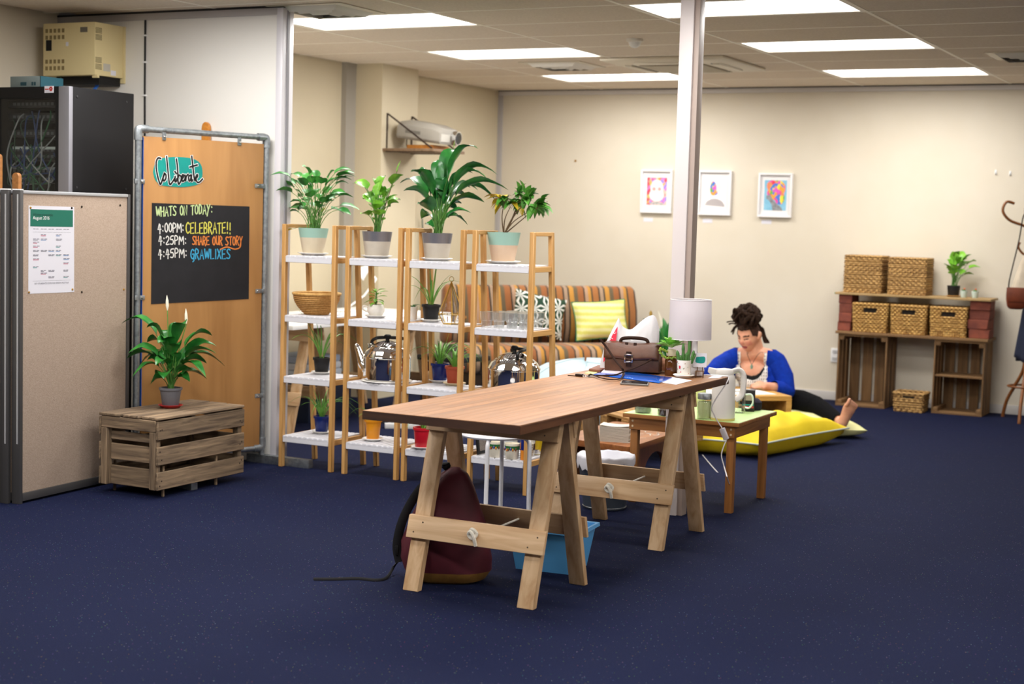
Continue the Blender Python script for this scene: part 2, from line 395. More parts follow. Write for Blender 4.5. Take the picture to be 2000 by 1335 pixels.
t = thing('smoke_detector', 'small white dome smoke detector on the ceiling', 'smoke detector', (P.x, P.y, HC))
MB().lathe([(0.055, -0.004), (0.055, -0.02), (0.04, -0.026)], 24).build('base', FRAMEW, t)
MB().lathe([(0.04, -0.026), (0.036, -0.045), (0.02, -0.058), (0.002, -0.062)], 24).build('dome', WHITEP, t)
# wall fittings
P = aty(1631, 693, YB)
t = thing('power_outlet', 'white double power outlet on the back wall beside the left crate', 'outlet', (P.x, YB, P.z))
MB().box(-0.035, 0.035, -0.012, 0, -0.06, 0.06).build('plate', WHITEP, t, bevel=0.004)
for z in (-0.03, 0.03): MB().box(-0.02, 0.02, -0.016, -0.012, z-0.012, z+0.012).build('socket', mat('socket_grey', 'b9b9b9', 0.5), t)
for (x, y, lab) in ((1945, 336, 'small white adhesive hook on the back wall, left one by the coat stand'), (1973, 338, 'small white adhesive hook on the back wall, right one by the coat stand')):
    P = aty(x, y, YB); t = thing('wall_hook', lab, 'hook', (P.x, YB, P.z), 0, 'hooks by the coat stand')
    MB().box(-0.008, 0.008, -0.006, 0, -0.018, 0.018).build('plate', WHITEP, t, bevel=0.002)
    MB().tube(spline([(0, -0.004, -0.005), (0, -0.012, -0.016), (0, -0.022, -0.012), (0, -0.024, 0.0)]), 0.003, 6).build('hook', WHITEP, t)
P = aty(1124, 314, YB); tag(MB().lathe([(0.011, 0), (0.011, 0.004), (0.003, 0.006), (0.003, 0.014)], 10, M=TR(P.x, YB-0.0, P.z) @ Matrix.Rotation(PI/2, 4, 'X')).build('wall_plug', mat('brass', 'b58a3e', 0.35, 0.9)), 'small brass wall plug above the sofa', 'plug')
# black cable dropping down the partition, with clips
x = -6.398
t = thing('wall_cable', 'black cable clipped down the partition beside the server rack', 'cable', (x, YP, 1.5))
MB().tube([(x, YP-0.006, HC-0.018), (x, YP-0.006, 2.2), (x+0.004, YP-0.006, 1.9), (x, YP-0.006, 1.2)], 0.006, 8).build('cord', BLACKP, t, True)
for z in (2.52, 2.36, 2.16): box('clip', (x-0.012, x+0.012, YP-0.014, YP, z-0.005, z+0.005), WHITEP, t, world=True)
# ================================================================== plants
def leafm(name, c1, c2, rough=0.32): return mat(name, c1, rough, col2=c2, nscale=14, detail=2, rand=0.12, spec=0.5, coat=0.1)
LEAF_LILY = leafm('lily_leaf', '317d2d', '1d6024'); LEAF_DARK = leafm('dark_leaf', '37883a', '226430')
LEAF_MID = leafm('mid_leaf', '4a9a3c', '2b7030', 0.4); LEAF_LIME = leafm('lime_leaf', '86c23a', '5fa02c', 0.4)
LEAF_FICUS = leafm('ficus_leaf', '5d9c3a', '3a7a2a', 0.4); LEAF_YEL = leafm('yellow_leaf', 'd8c02a', 'b99a20', 0.5)
LEAF_SPIDER = leafm('spider_leaf', '86bd52', '5a9c38', 0.4); STEM_G = leafm('green_stem', '5f9440', '47782e', 0.5); STEM_B = mat('brown_stem', '5a4428', 0.7)
SOIL = mat('potting_soil', '2a1d14', 0.95, col2='3a291c', nscale=60, bump=0.6, bscale=80)
WHITEFL = mat('white_spathe', 'efe9d4', 0.5)
def leaf(parent, base, T, frac=0.45, width=0.05, arch=0.35, mats=(LEAF_LILY, STEM_G), r=0.003, seg=9, roll=0.0, shape=0.75, name='leaf', wave=0.0, fold=0.35):
    base = Vector(base); T = Vector(T); L = (T-base).length
    C = base + (T-base)*0.32 + Vector((0, 0, arch*L))
    cur = lambda t: base*(1-t)**2 + C*2*t*(1-t) + T*t*t
    m = MB()
    if frac > 0.04:
        m.mi = 1; n = 5
        m.tube([cur(frac*1.03*i/n) for i in range(n+1)], [r*(1-0.35*i/n) for i in range(n+1)], 5)
    m.mi = 0; vs = []; fs = []
    for i in range(seg+1):
        s_ = i/seg; t = frac+(1-frac)*s_; p = cur(t); d = (cur(min(t+0.01, 1.0))-cur(t-0.01)).normalized()
        side = d.cross(Vector((0, 0, 1)))
        if side.length < 0.05: side = Vector((1, 0, 0))
        side.normalize(); nrm = side.cross(d).normalized()
        side = side*math.cos(roll)+nrm*math.sin(roll); nrm = side.cross(d).normalized()
        wv = width*0.5*max(0.02, math.sin(PI*min(1, s_**shape))**0.85)
        up = nrm*(wv*fold) + nrm*(wave*wv*math.sin(s_*14))
        vs += [p-side*wv+up, p-side*wv*0.5+up*0.35, p, p+side*wv*0.5+up*0.35, p+side*wv+up]
    for i in range(seg):
        for j in range(4): fs.append((i*5+j, i*5+j+1, i*5+6+j, i*5+5+j))
    m.add(vs, fs)
    return m.build(name, list(mats), parent, True, recalc=False, ang=80)
def pot(parent, r_top, r_bot, hgt, mats, band=None, lip=0.0, name='pot', n=28):
    t = 0.006
    if band:
        zb = hgt*(1-band); rb = r_bot+(r_top-r_bot)*(1-band)
        MB().lathe([(r_bot*0.9, 0), (r_bot, 0.004), (rb, zb)], n).build(name, mats[0], parent)
        MB().lathe([(rb, zb), (r_top, hgt), (r_top-t, hgt), (r_top-t-0.004, hgt-0.03)], n).build('glazed_band', mats[1], parent)
    else:
        pr = [(r_bot*0.92, 0), (r_bot, 0.004)]
        if lip: pr += [(r_bot+(r_top-r_bot)*(1-lip/hgt), hgt-lip), (r_top+0.004, hgt-lip), (r_top+0.004, hgt), (r_top-t, hgt), (r_top-t, hgt-0.02)]
        else: pr += [(r_top, hgt), (r_top-t, hgt), (r_top-t-0.003, hgt-0.03)]
        MB().lathe(pr, n).build(name, mats[0], parent)
    MB().lathe([(r_top*0.96-t, hgt-0.03), (r_top*0.96-t, hgt-0.016), (0.004, hgt-0.012)], 16).build('soil', SOIL, parent)
def saucer(P, r, mat_, label, group='plant saucers', name='saucer', h=0.014):
    o = MB().lathe([(r*0.62, 0), (r*0.7, 0.002), (r, h), (r-0.004, h+0.002), (r*0.66, 0.006), (0.003, 0.005)], 26, M=TR(*P)).build(name, mat_)
    o.location = (0, 0, 0); return tag(o, label, 'saucer', group)
def potplant(name, label, P, r_top, r_bot, hgt, mats, group=None, **k):
    t = thing(name, label, 'plant', P, 0, group); pot(t, r_top, r_bot, hgt, mats, **k)
    return t, Vector(P)+Vector((0, 0, hgt-0.014))
def spider(t, B, n, L, seed, drop=0.5, w=0.011, mats=None, up=0.5):
    q = random.Random(seed)
    for i in range(n):
        a = 2*PI*i/n+q.uniform(-0.3, 0.3); l = L*q.uniform(0.75, 1.2); e = q.random()**0.7
        rad = l*(0.2+0.95*e); zz = l*(up*1.6*(1-e)**1.2 + 0.35*e) - drop*l*1.1*max(0, e-0.45)
        T = B+Vector((math.cos(a)*rad, math.sin(a)*rad, zz))
        b = B+Vector((math.cos(a)*0.01, math.sin(a)*0.01, 0))
        leaf(t, b, T, 0.0, w*q.uniform(0.8, 1.2), 0.15+0.75*e, (mats or (LEAF_SPIDER, STEM_G)), seg=9, shape=0.5, fold=0.6)
def pxleaves(t, B, tips, width, frac, arch, mats, seed=1, r=0.003, depth=0.12, wave=0.0, shape=0.75, spread=0.012):
    q = random.Random(seed)
    for tp in tips:
        x, y = tp[0], tp[1]; dz = tp[2] if len(tp) > 2 else q.uniform(-1, 1)*depth
        T = near(x, y, B) - _f*dz
        b = B+Vector((q.uniform(-1, 1), q.uniform(-1, 1), 0))*spread
        wd = width*(tp[3] if len(tp) > 3 else q.uniform(0.8, 1.15))
        leaf(t, b, T, frac, wd, arch*q.uniform(0.8, 1.2), mats, r, 9, q.uniform(-0.5, 0.5), shape, wave=wave)

# ================================================================== left side: dividers, sign, crate, rack
FAB = mat('divider_fabric', 'b29e8d', 0.9, col2='a08c7b', nscale=120, stretch=(1, 1, 2.2), bump=0.3, bscale=260)
DKALU = mat('anodised_frame', '5c5a5a', 0.45, 0.6)
def planept(x, y, P0, n): d = ray(x, y); n = Vector(n); return CAM + d*((Vector(P0)-CAM).dot(n)/d.dot(n))
A = Vector((-5.633, 5.64, 0)); Bq = Vector((-5.692, 6.50, 0)); dv = (Bq-A); LP = dv.length
ap = math.atan2(dv.y, dv.x)
def divider(label, off, sh, L, hgt=1.55, screen=True):
    n = Vector((-math.sin(ap), math.cos(ap), 0))      # away from camera side
    o = A + n*off + dv.normalized()*sh
    t = thing('divider_screen', label, 'room divider', o, ap, 'office divider screens')
    box('fabric_panel', (0.022, L-0.022, 0.006, 0.044, 0.052, hgt-0.016), FAB, t, bevel=0.003)
    box('post', (0, 0.022, 0, 0.05, 0.0, hgt), DKALU, t, bevel=0.003); box('post', (L-0.022, L, 0, 0.05, 0.0, hgt), DKALU, t, bevel=0.003)
    box('top_rail', (0.022, L-0.022, 0.0, 0.05, hgt-0.016, hgt), ALU, t, bevel=0.002)
    box('bottom_rail', (0.022, L-0.022, 0.0, 0.05, 0.012, 0.052), DKALU, t, bevel=0.002)
    box('post_cap', (0, 0.022, 0, 0.05, hgt, hgt+0.006), WHITEP, t)
    box('groove_strip', (-0.002, 0.0, 0.012, 0.02, 0.30, hgt-0.02), ALU, t)
    return t
scr = divider('beige fabric divider screen carrying the pinned timetable', 0.0, 0.0, LP)
divider('edge-on fabric divider screen stacked right behind the timetable screen', 0.058, -0.02, LP)
divider('edge-on fabric divider screen at the left frame edge, rearmost of the stack', 0.116, -0.05, LP)
nP = Vector((math.sin(ap), -math.cos(ap), 0))         # towards camera
def onpanel(x, y, off=0.0): return planept(x, y, A-nP*0.006+nP*off, nP)
# poster
cs = [onpanel(x, y) for x, y in ((55.5, 401), (144.5, 404), (144.5, 570), (55, 573.5))]
t = thing('timetable_poster', 'white printed timetable with green header pinned to the beige divider', 'poster', (cs[3]+cs[2])/2)
def uvp(u, v, off): return cs[0]*(1-u)*(1-v)+cs[1]*u*(1-v)+cs[2]*u*v+cs[3]*(1-u)*v + nP*off
def prect(m, u0, v0, u1, v1, off): m.add([uvp(u0, v1, off), uvp(u1, v1, off), uvp(u1, v0, off), uvp(u0, v0, off)], [(0, 1, 2, 3)]); return m
m = MB(); m.hexa([uvp(0, 1, 0.0005), uvp(1, 1, 0.0005), uvp(1, 1, 0.0012), uvp(0, 1, 0.0012), uvp(0, 0, 0.0005), uvp(1, 0, 0.0005), uvp(1, 0, 0.0012), uvp(0, 0, 0.0012)])
PAPER = mat('paper', 'dedce4', 0.7); INK = mat('ink', '33333a', 0.8)
m.build('sheet', PAPER, t, True)
prect(MB(), 0.035, 0.04, 0.97, 0.235, 0.0016).build('green_header', mat('poster_green', '0f6b57', 0.6), t, True)
q = random.Random(3); mk = {k: MB() for k in ('ink', 'red', 'blue', 'teal')}
rows = [(0.26, [0, 1, 2, 3, 4]), (0.325, [1, 3]), (0.375, [0, 1, 3]), (0.41, [0]), (0.455, [0, 3]), (0.505, [0, 1, 2, 3]), (0.555, [0, 2, 3, 4]), (0.60, [0, 4]), (0.65, [4]), (0.69, [0]), (0.735, [1, 2, 4]), (0.765, [1]), (0.81, [2, 4])]
for v, cols in rows:
    for c in cols:
        u = 0.095+0.165*c
        wds = 0.11+q.random()*0.03
        prect(mk['ink'], u, v, u+wds*0.45, v+0.007, 0.0016); prect(mk['ink'], u+wds*0.55, v, u+wds, v+0.007, 0.0016)
        if v > 0.3: prect(mk[q.choice(['red', 'blue', 'teal', 'ink'])], u, v+0.012, u+wds*q.uniform(0.6, 1), v+0.019, 0.0016)
prect(mk['ink'], 0.09, 0.298, 0.92, 0.300, 0.0016); prect(mk['ink'], 0.09, 0.856, 0.92, 0.858, 0.0016)
for k, c in (('ink', '6a6a76'), ('red', 'b8506e'), ('blue', '4a7ab0'), ('teal', '3f8f8a')): mk[k].build('printed_lines', mat('print_'+k, c, 0.8), t, True)
def text_part(txt, org, ux, uy, size, mat_, parent, name='lettering', off=None, align='LEFT'):
    cu = bpy.data.curves.new(name, 'FONT'); cu.body = txt; cu.size = 1.0; cu.align_x = align
    o = bpy.data.objects.new(name, cu); COL.objects.link(o)
    dg = bpy.context.evaluated_depsgraph_get(); me = bpy.data.meshes.new_from_object(o.evaluated_get(dg))
    vs = [v.co.copy() for v in me.vertices]; fs = [tuple(p.vertices) for p in me.polygons]
    bpy.data.objects.remove(o); bpy.data.curves.remove(cu)
    m = MB(); m.add([Vector(org)+Vector(ux)*v.x*size+Vector(uy)*v.y*size for v in vs], fs)
    return m.build(name, mat_, parent, True, recalc=False, smooth=False)
pu = (cs[1]-cs[0]).normalized(); pv = (cs[0]-cs[3]).normalized()
text_part('Winter timetable', uvp(0.09, 0.117, 0.002), pu, pv, 0.021, mat('print_darkgreen', '0a3d33', 0.7), t)
text_part('August 2016', uvp(0.09, 0.155, 0.002), pu, pv, 0.024, mat('print_white', 'f4f4f4', 0.7), t)
text_part('GET COLIBERATE! COME FOR SESSION AND TALK', uvp(0.5, 0.895, 0.002), pu, pv, 0.0115, mat('print_ink', '6a6a76', 0.8), t, align='CENTER')
# stroke lettering -------------------------------------------------------
G = {'W': [[(0,1),(.25,0),(.5,.8),(.75,0),(1,1)]], 'H': [[(0,1),(0,0)],[(0,.5),(.9,.55)],[(.9,1),(.9,0)]], 'A': [[(0,0),(.5,1),(1,0)],[(.2,.38),(.8,.38)]],
 'T': [[(0,.95),(1,1)],[(.5,1),(.5,0)]], 'S': [[(.95,.9),(.5,1),(.1,.8),(.4,.55),(.9,.3),(.6,.02),(0,.08)]], 'O': [[(.5,1),(.1,.75),(.1,.25),(.5,0),(.9,.25),(.9,.75),(.5,1)]],
 'N': [[(0,0),(0,1),(.9,0),(.9,1)]], 'D': [[(.1,0),(.1,1),(.7,.85),(.9,.5),(.65,.1),(.1,0)]], 'Y': [[(0,1),(.45,.45)],[(.95,1),(.45,.45),(.05,-.25)]],
 ':': [[(.4,.75),(.5,.68)],[(.4,.25),(.5,.18)]], '4': [[(.4,1),(0,.35),(.95,.4)],[(.65,.9),(.6,-.1)]], '0': [[(.5,1),(.1,.75),(.1,.25),(.5,0),(.9,.25),(.9,.75),(.5,1)]],
 'P': [[(.05,0),(.05,1),(.7,.95),(.9,.7),(.6,.5),(.05,.45)]], 'M': [[(0,0),(.12,1),(.5,.35),(.88,1),(1,0)]], 'C': [[(.95,.85),(.55,1),(.1,.7),(.1,.3),(.5,0),(1,.15)]],
 'E': [[(.9,1),(.05,.95),(.05,0),(.95,.03)],[(.05,.5),(.75,.53)]], 'L': [[(.1,1),(.1,0),(.95,.05)]], 'B': [[(.05,0),(.05,1),(.7,.9),(.65,.58),(.05,.52)],[(.05,.52),(.9,.42),(.8,.08),(.05,0)]],
 'R': [[(.05,0),(.05,1),(.75,.9),(.75,.58),(.05,.5)],[(.3,.5),(.95,-.1)]], '!': [[(.5,1),(.45,.35)],[(.44,.08),(.45,.0)]], '2': [[(.05,.8),(.4,1),(.85,.8),(.7,.5),(.05,0),(.95,.04)]],
 '5': [[(.9,1),(.2,.95),(.1,.55),(.6,.6),(.9,.3),(.6,0),(.05,.05)]], 'U': [[(.05,1),(.1,.25),(.45,0),(.85,.25),(.9,1)],[(.9,1),(.92,0)]], 'G': [[(.9,.85),(.5,1),(.1,.7),(.1,.25),(.5,0),(.9,.2),(.9,.5),(.5,.48)],[(.9,.5),(.9,-.2),(.6,-.3)]],
 'I': [[(.5,1),(.5,0)]], 'X': [[(.05,1),(.95,0)],[(.9,1),(.05,0)]]}
WID = {':': .45, '!': .4, 'I': .3, ' ': .55, 'W': 1.1, 'M': 1.15}
def ribbon(m, pts, wd, n):
    pts = [Vector(p) for p in pts]; k = len(pts); vs = []
    for i in range(k):
        d = pts[min(i+1, k-1)]-pts[max(i-1, 0)]; d.normalize(); s_ = d.cross(n).normalized()*wd/2
        e = d*wd*0.4*((i == k-1)-(i == 0))
        vs += [pts[i]-s_+e, pts[i]+s_+e]
    m.add(vs, [(2*i, 2*i+1, 2*i+3, 2*i+2) for i in range(k-1)])
def strokes(m, txt, x0, x1, y0, y1, slope, mp, wd, n, jit=0.04, seed=0):
    q = random.Random(seed); tot = sum(WID.get(c, .85)+.25 for c in txt); k = (x1-x0)/tot; x = x0
    for c in txt:
        wc = WID.get(c, .85)*k
        if c in G:
            jy = q.uniform(-jit, jit)*(y1-y0)
            for st in G[c]:
                pl = [(x+u*wc, y1+jy+(x-x0)*slope-(y1-y0)*v, 0) for u, v in st]
                pl = [Vector(p) for p in pl]
                if len(pl) > 4: pl = spline(pl, 3)
                ribbon(m, [mp(p[0], p[1]) for p in pl], wd, n)
        x += wc+.25*k
# sign stand -------------------------------------------------------------
SL = Vector((-5.70, 6.565, 0)); SR = Vector((-5.455, 7.385, 0)); sd = SR-SL; SW = sd.length; sa = math.atan2(sd.y, sd.x)
sn = Vector((math.sin(sa), -math.cos(sa), 0))
sg = thing('sign_stand', 'plywood sign board in a galvanised pipe frame with teal logo and chalkboard', 'sign', SL, sa)
zb, zt, pr = 0.092, 1.905, 0.0165
for x in (0, SW): MB().tube([(x, 0, 0.05), (x, 0, zt)], pr, 14).build('pipe_post', STEEL, sg)
MB().tube([(0, 0, zt), (SW, 0, zt)], pr, 14).build('pipe_rail', STEEL, sg); MB().tube([(0, 0, zb), (SW, 0, zb)], pr, 14).build('pipe_rail', STEEL, sg)
for x, z, sx, sz in ((0, zt, 1, -1), (SW, zt, -1, -1), (0, zb, 1, 1), (SW, zb, -1, 1)):
    MB().tube(spline([(x, 0, z+sz*0.06), (x, 0, z+sz*0.012), (x+sx*0.012, 0, z), (x+sx*0.06, 0, z)], 4), pr+0.006, 14).build('elbow', STEEL, sg)
PLY = wood('plywood', 'bb8a52', '9c6d3c', 'z', 0.5, 1.3, 0.0, 0.02, 0.25, 0.8, 5.0)
box('plywood_board', (0.028, SW-0.022, -0.006, 0.006, zb+0.012, zt-0.038), PLY, sg, bevel=0.001)
box('blue_edge_tape', (0.0265, 0.030, -0.0075, 0.0075, zb+0.2, zt-0.045), mat('blue_tape', '1f4f9c', 0.5), sg)
def onsign(x, y, off=0.0): return planept(x, y, SL+sn*(0.0065+off), sn)
clip_me = MB().box(-0.012, 0.012, -0.012, -0.007, -0.032, 0.032).box(-0.013, 0.013, -0.02, -0.004, 0.018, 0.034).mesh('clip', bevel=0.002); clip_me.materials.append(STEEL)
bolt_me = MB().lathe([(0.007, 0), (0.007, 0.005), (0.001, 0.007)], 8, M=Matrix.Translation((0, -0.012, -0.014)) @ Matrix.Rotation(PI/2, 4, 'X')).mesh('bolt'); bolt_me.materials.append(CHROME)
for x, y, rot in ((320, 262, 0), (467, 273, 0), (272, 354, 1), (506, 363, 2), (272, 581, 1), (507, 568, 2), (506, 772, 2)):
    p = wm(sg).inverted() @ onsign(x, y)
    c = link('clip', clip_me, sg, (p.x, 0, p.z), (0, [0, -PI/2, PI/2][rot], 0)); link('bolt', bolt_me, c)
for P in ((SR.x, SR.y-0.0, 0), (SL.x, SL.y, 0)):
    m = MB()
    if P[0] > -5.6: m.box(-5.56, -5.115, 7.378, 7.422, 0, 0.05)
    else: m.bar((-5.72, 6.545, 0.025), (-5.205, 6.46, 0.025), 0.044, 0.05)
    m.build('foot_bar', STEEL, sg, True, bevel=0.002)
# logo
px1 = lambda x, y: (x*0.29963, y*0.29963)
blob = [(998,1120),(1008,1075),(1030,1040),(1070,1028),(1150,1022),(1240,1030),(1290,1050),(1315,1085),(1320,1140),(1308,1182),(1280,1205),(1200,1218),(1120,1215),(1050,1205),(1012,1170)]
bl = spline([(x, y, 0) for x, y in blob+blob[:1]], 4)[:-1]
m = MB(); pp = [onsign(*px1(p.x, p.y), 0.0015) for p in bl]; m.add(pp, [tuple(range(len(pp)))]); m.add([p-sn*0.0015 for p in pp]+pp, [(i, (i+1) % len(pp), len(pp)+(i+1) % len(pp), len(pp)+i) for i in range(len(pp))])
logo = m.build('logo_plate', mat('teal_vinyl', '12968c', 0.4, col2='0f8880', nscale=3), sg, True, smooth=False)
LG = [[(1048,1032),(1030,1030),(1018,1060),(1022,1120),(1038,1185),(1048,1200),(1060,1165),(1072,1130)],[(1072,1130),(1063,1160),(1068,1178),(1080,1165),(1082,1140),(1072,1130)],
 [(1086,1020),(1092,1080),(1098,1140),(1106,1200),(1122,1188),(1140,1160)],[(1142,1150),(1140,1175),(1146,1185),(1154,1165)],[(1150,1035),(1158,1100),(1162,1195),(1176,1185),(1182,1155),(1168,1140),(1160,1160)],
 [(1184,1170),(1196,1150),(1192,1136),(1184,1160),(1192,1182),(1206,1165)],[(1206,1140),(1210,1180),(1214,1150),(1226,1136)],[(1244,1140),(1230,1150),(1232,1178),(1242,1170),(1248,1138),(1248,1180),(1256,1172)],
 [(1250,1018),(1258,1090),(1268,1170),(1278,1172)],[(1238,1088),(1286,1074)],[(1140,1118),(1145,1124),(1148,1130)],[(1272,1165),(1288,1150),(1286,1136),(1276,1156),(1284,1184),(1300,1186),(1320,1166)]]
mw, mb_ = MB(), MB()
for st in LG:
    pl = spline([(x, y, 0) for x, y in st], 4) if len(st) > 2 else [Vector((x, y, 0)) for x, y in st]
    ribbon(mw, [onsign(*px1(p.x, p.y), 0.0022) for p in pl], 0.0165, sn); ribbon(mb_, [onsign(*px1(p.x, p.y), 0.0030) for p in pl], 0.0105, sn)
mw.build('logo_outline', mat('white_vinyl', 'f3f3f3', 0.5), logo, True, recalc=False, smooth=False); mb_.build('logo_lettering', mat('black_vinyl', '131313', 0.5), logo, True, recalc=False, smooth=False)
# chalkboard
cc = [onsign(*p) for p in ((296.5, 396), (487, 403), (485.5, 583.5), (295, 593.5))]
m = MB(); m.hexa([cc[3], cc[2], cc[2]+sn*0.002, cc[3]+sn*0.002, cc[0], cc[1], cc[1]+sn*0.002, cc[0]+sn*0.002])
cb = m.build('chalkboard', mat('chalkboard_black', '17161a', 0.75, col2='1d1c20', nscale=9), sg, True, smooth=False)
mp2 = lambda x, y: onsign(x*0.29963, 340+y*0.29963, 0.0034)
CH = {'pale': 'c3d79a', 'white': 'e4e2dc', 'yellow': 'd9d25a', 'orange': 'e0823c', 'blue': '3fa6d0'}
lines = [('pale', 'WHATS ON TODAY:', 1018, 1392, 214, 274, -0.05, 1), ('white', '4:00PM:', 1030, 1205, 322, 380, -0.03, 2), ('yellow', 'CELEBRATE!!', 1212, 1512, 316, 386, 0.0, 3),
         ('white', '4:25PM:', 1035, 1222, 404, 458, 0.0, 4), ('orange', 'SHARE OUR STORY', 1255, 1585, 404, 458, 0.01, 5), ('white', '4:45PM:', 1033, 1226, 490, 546, -0.03, 6), ('blue', 'GRAWLIXES', 1243, 1508, 490, 552, 0.0, 7)]
for c, tx, x0, x1, y0, y1, sl, sd_ in lines:
    m = MB(); strokes(m, tx, x0, x1, y0, y1, sl, mp2, 0.0066 if c != 'white' else 0.006, sn, seed=sd_)
    if c == 'orange': ribbon(m, [mp2(p.x, p.y) for p in spline([(1570, 440, 0), (1565, 475, 0), (1530, 488, 0), (1480, 474, 0), (1436, 490, 0)], 5)], 0.0066, sn)
    m.build('chalk_lettering', mat('chalk_'+c, CH[c], 0.85), cb, True, recalc=False, smooth=False)
# wooden plank behind the sign
P = aty(402, 238, 7.40)
m = MB(); w_ = 0.027; m.prism([(-w_, 0)] + [(w_, 0)] + [(w_*math.cos(a), 1.93+0.04*math.sin(a)) for a in [PI*i/8 for i in range(9)]], -0.012, 0.012, TR(P.x, 7.405, P.z-1.97) @ Matrix.Rotation(PI/2, 4, 'X'))
ORW = wood('orange_wood', 'd08a3a', 'b9742c', 'y', 0.4)
tag(m.build('wooden_plank', ORW, bevel=0.003), 'orange wooden plank with rounded top standing behind the sign board', 'plank')
for k, (x, y, lab) in enumerate(((33, 337, 'brown wooden stake with rounded top behind the divider, before the rack'), (-4, 300, 'brown wooden stake at the left frame edge before the rack'))):
    P = aty(x, y, 5.98+0.05*k)
    m = MB(); w_ = 0.022; zz = P.z
    m.prism([(-w_*0.8, 0), (w_*0.8, 0)] + [(w_*math.cos(a), zz-0.02+0.02*math.sin(a)) for a in [PI*i/8 for i in range(9)]], -0.012, 0.012, TR(P.x, P.y, 0) @ Matrix.Rotation(PI/2, 4, 'X'))
    tag(m.build('wooden_stake', wood('brown_wood', 'a8703a', '8a5a2c', 'y', 0.45), bevel=0.003), lab, 'stake', 'wooden stakes before the rack')
# pallet-wood crate -------------------------------------------------------
ct = thing('slatted_crate', 'weathered slatted wooden crate standing on short sticks under the peace lily', 'crate', (-5.55, 6.125, 0))
cx, cy, cz, cw, cl, chh = 0, 0, 0.045, 0.36, 0.72, 0.36     # local origin at corner
q = random.Random(5)
def slat(b, ax, nm='slat', par=ct, M=None): return MB().box(*b, M).build(nm, oldwood(ax), par, bevel=0.003, seg=1)
for x in (0.001, cw-0.040):
    for y in (0.0, cl-0.045): slat((x+0.0, x+0.038, y+0.012, y+0.045, cz, cz+chh-0.004), 'z', 'corner_post')
zs = [(0.0, 0.092), (0.128, 0.222), (0.258, 0.352)]
for a, b in zs:
    slat((cw, cw+0.014, 0.002+q.uniform(-.004, .004), cl+q.uniform(-.004, .004), cz+a, cz+b), 'y'); slat((-0.015, -0.001, 0.0, cl, cz+a, cz+b), 'y')
for a, b in [(0.0, 0.10), (0.13, 0.215), (0.235, 0.28)]:
    slat((0.04, cw-0.04, 0.030, 0.044, cz+a, cz+b), 'x'); slat((0.04, cw-0.04, cl-0.02, cl-0.006, cz+a, cz+b), 'x')
slat((0.0, cw, 0.0, 0.012, cz+chh-0.062, cz+chh-0.002), 'x', 'end_rail'); slat((0.0, cw, cl-0.006, cl+0.006, cz+chh-0.062, cz+chh-0.002), 'x', 'end_rail')
for sx in (0.0, cw-0.04): slat((sx, sx+0.04, 0.0, 0.012, cz, cz+chh-0.063), 'z', 'corner_batten')
for i, (a, b) in enumerate([(-0.012, 0.125), (0.142, 0.252), (0.268, 0.376)]):
    slat((a, b, 0.004*i-0.004, cl+0.008*(2-i), cz+chh, cz+chh+0.014), 'y', 'top_slat')
slat((0.02, cw-0.02, 0.045, cl-0.045, cz+0.005, cz+0.017), 'y', 'bottom_board')
for x, y in ((331, 974), (437, 951)):
    p = atz(x, y, 0.0); y_ = p.y-6.125+0.03
    slat((cw-0.026, cw-0.012, y_-0.007, y_+0.007, 0, 0.16), 'z', 'stick'); slat((0.012, 0.026, y_-0.007, y_+0.007, 0, 0.16), 'z', 'stick')
nm_ = MB().lathe([(0.0045, 0), (0.004, 0.0015)], 6, M=Matrix.Rotation(PI/2, 4, 'Y')).mesh('nail'); nm_.materials.append(mat('rusty_nail', '33251c', 0.8))
for a, b in zs:
    for y in (0.022, 0.036, cl-0.02, cl-0.036): link('nail', nm_, ct, (cw+0.014, y, cz+a+q.uniform(0.02, 0.075)))
ztop = cz+chh+0.014
B0 = atz(333, 796, ztop); saucer((B0.x, B0.y, ztop), 0.066, mat('red_plastic', 'a81e22', 0.4), 'red plastic saucer under the peace lily on the slatted crate', h=0.017)
GREYP = mat('grey_pot', '6a6a70', 0.4)
pl, B = potplant('peace_lily', 'peace lily with two white buds in a grey pot on the slatted crate', (B0.x, B0.y, ztop+0.006), 0.058, 0.043, 0.104, (GREYP,), lip=0.012)
tips = [(236,632),(240,700),(262,716),(290,640),(320,646),(350,636),(372,633),(300,736),(270,735),(331,738),(415,676),(432,716),(398,741),(398,710),(346,640),(385,690),(308,700),(360,672),(318,670),(280,668),(405,655),(345,702),(372,745),(340,724),(296,750),(380,722),(255,690),(300,690),(340,690),(410,735),(425,690),(316,712),(355,735),(286,704),(365,706),(330,660)]
pxleaves(pl, B, tips, 0.088, 0.40, 0.85, (LEAF_LILY, STEM_G), 11, 0.003, 0.14, 0.08)
for x, y, yb in ((326, 572, 655), (363, 598, 650)):
    T_ = near(x, y+4, B); mid = near(x+1, y+34, B)
    m = MB(); m.mi = 1; m.tube(spline([B, near((x+333)/2, 690, B), mid], 5), 0.0028, 5); m.mi = 0
    m.tube([mid, mid.lerp(T_, 0.3), mid.lerp(T_, 0.65), T_], [0.002, 0.0085, 0.007, 0.0008], 8, sx=0.6)
    m.build('flower_bud', [WHITEFL, STEM_G], pl, True)
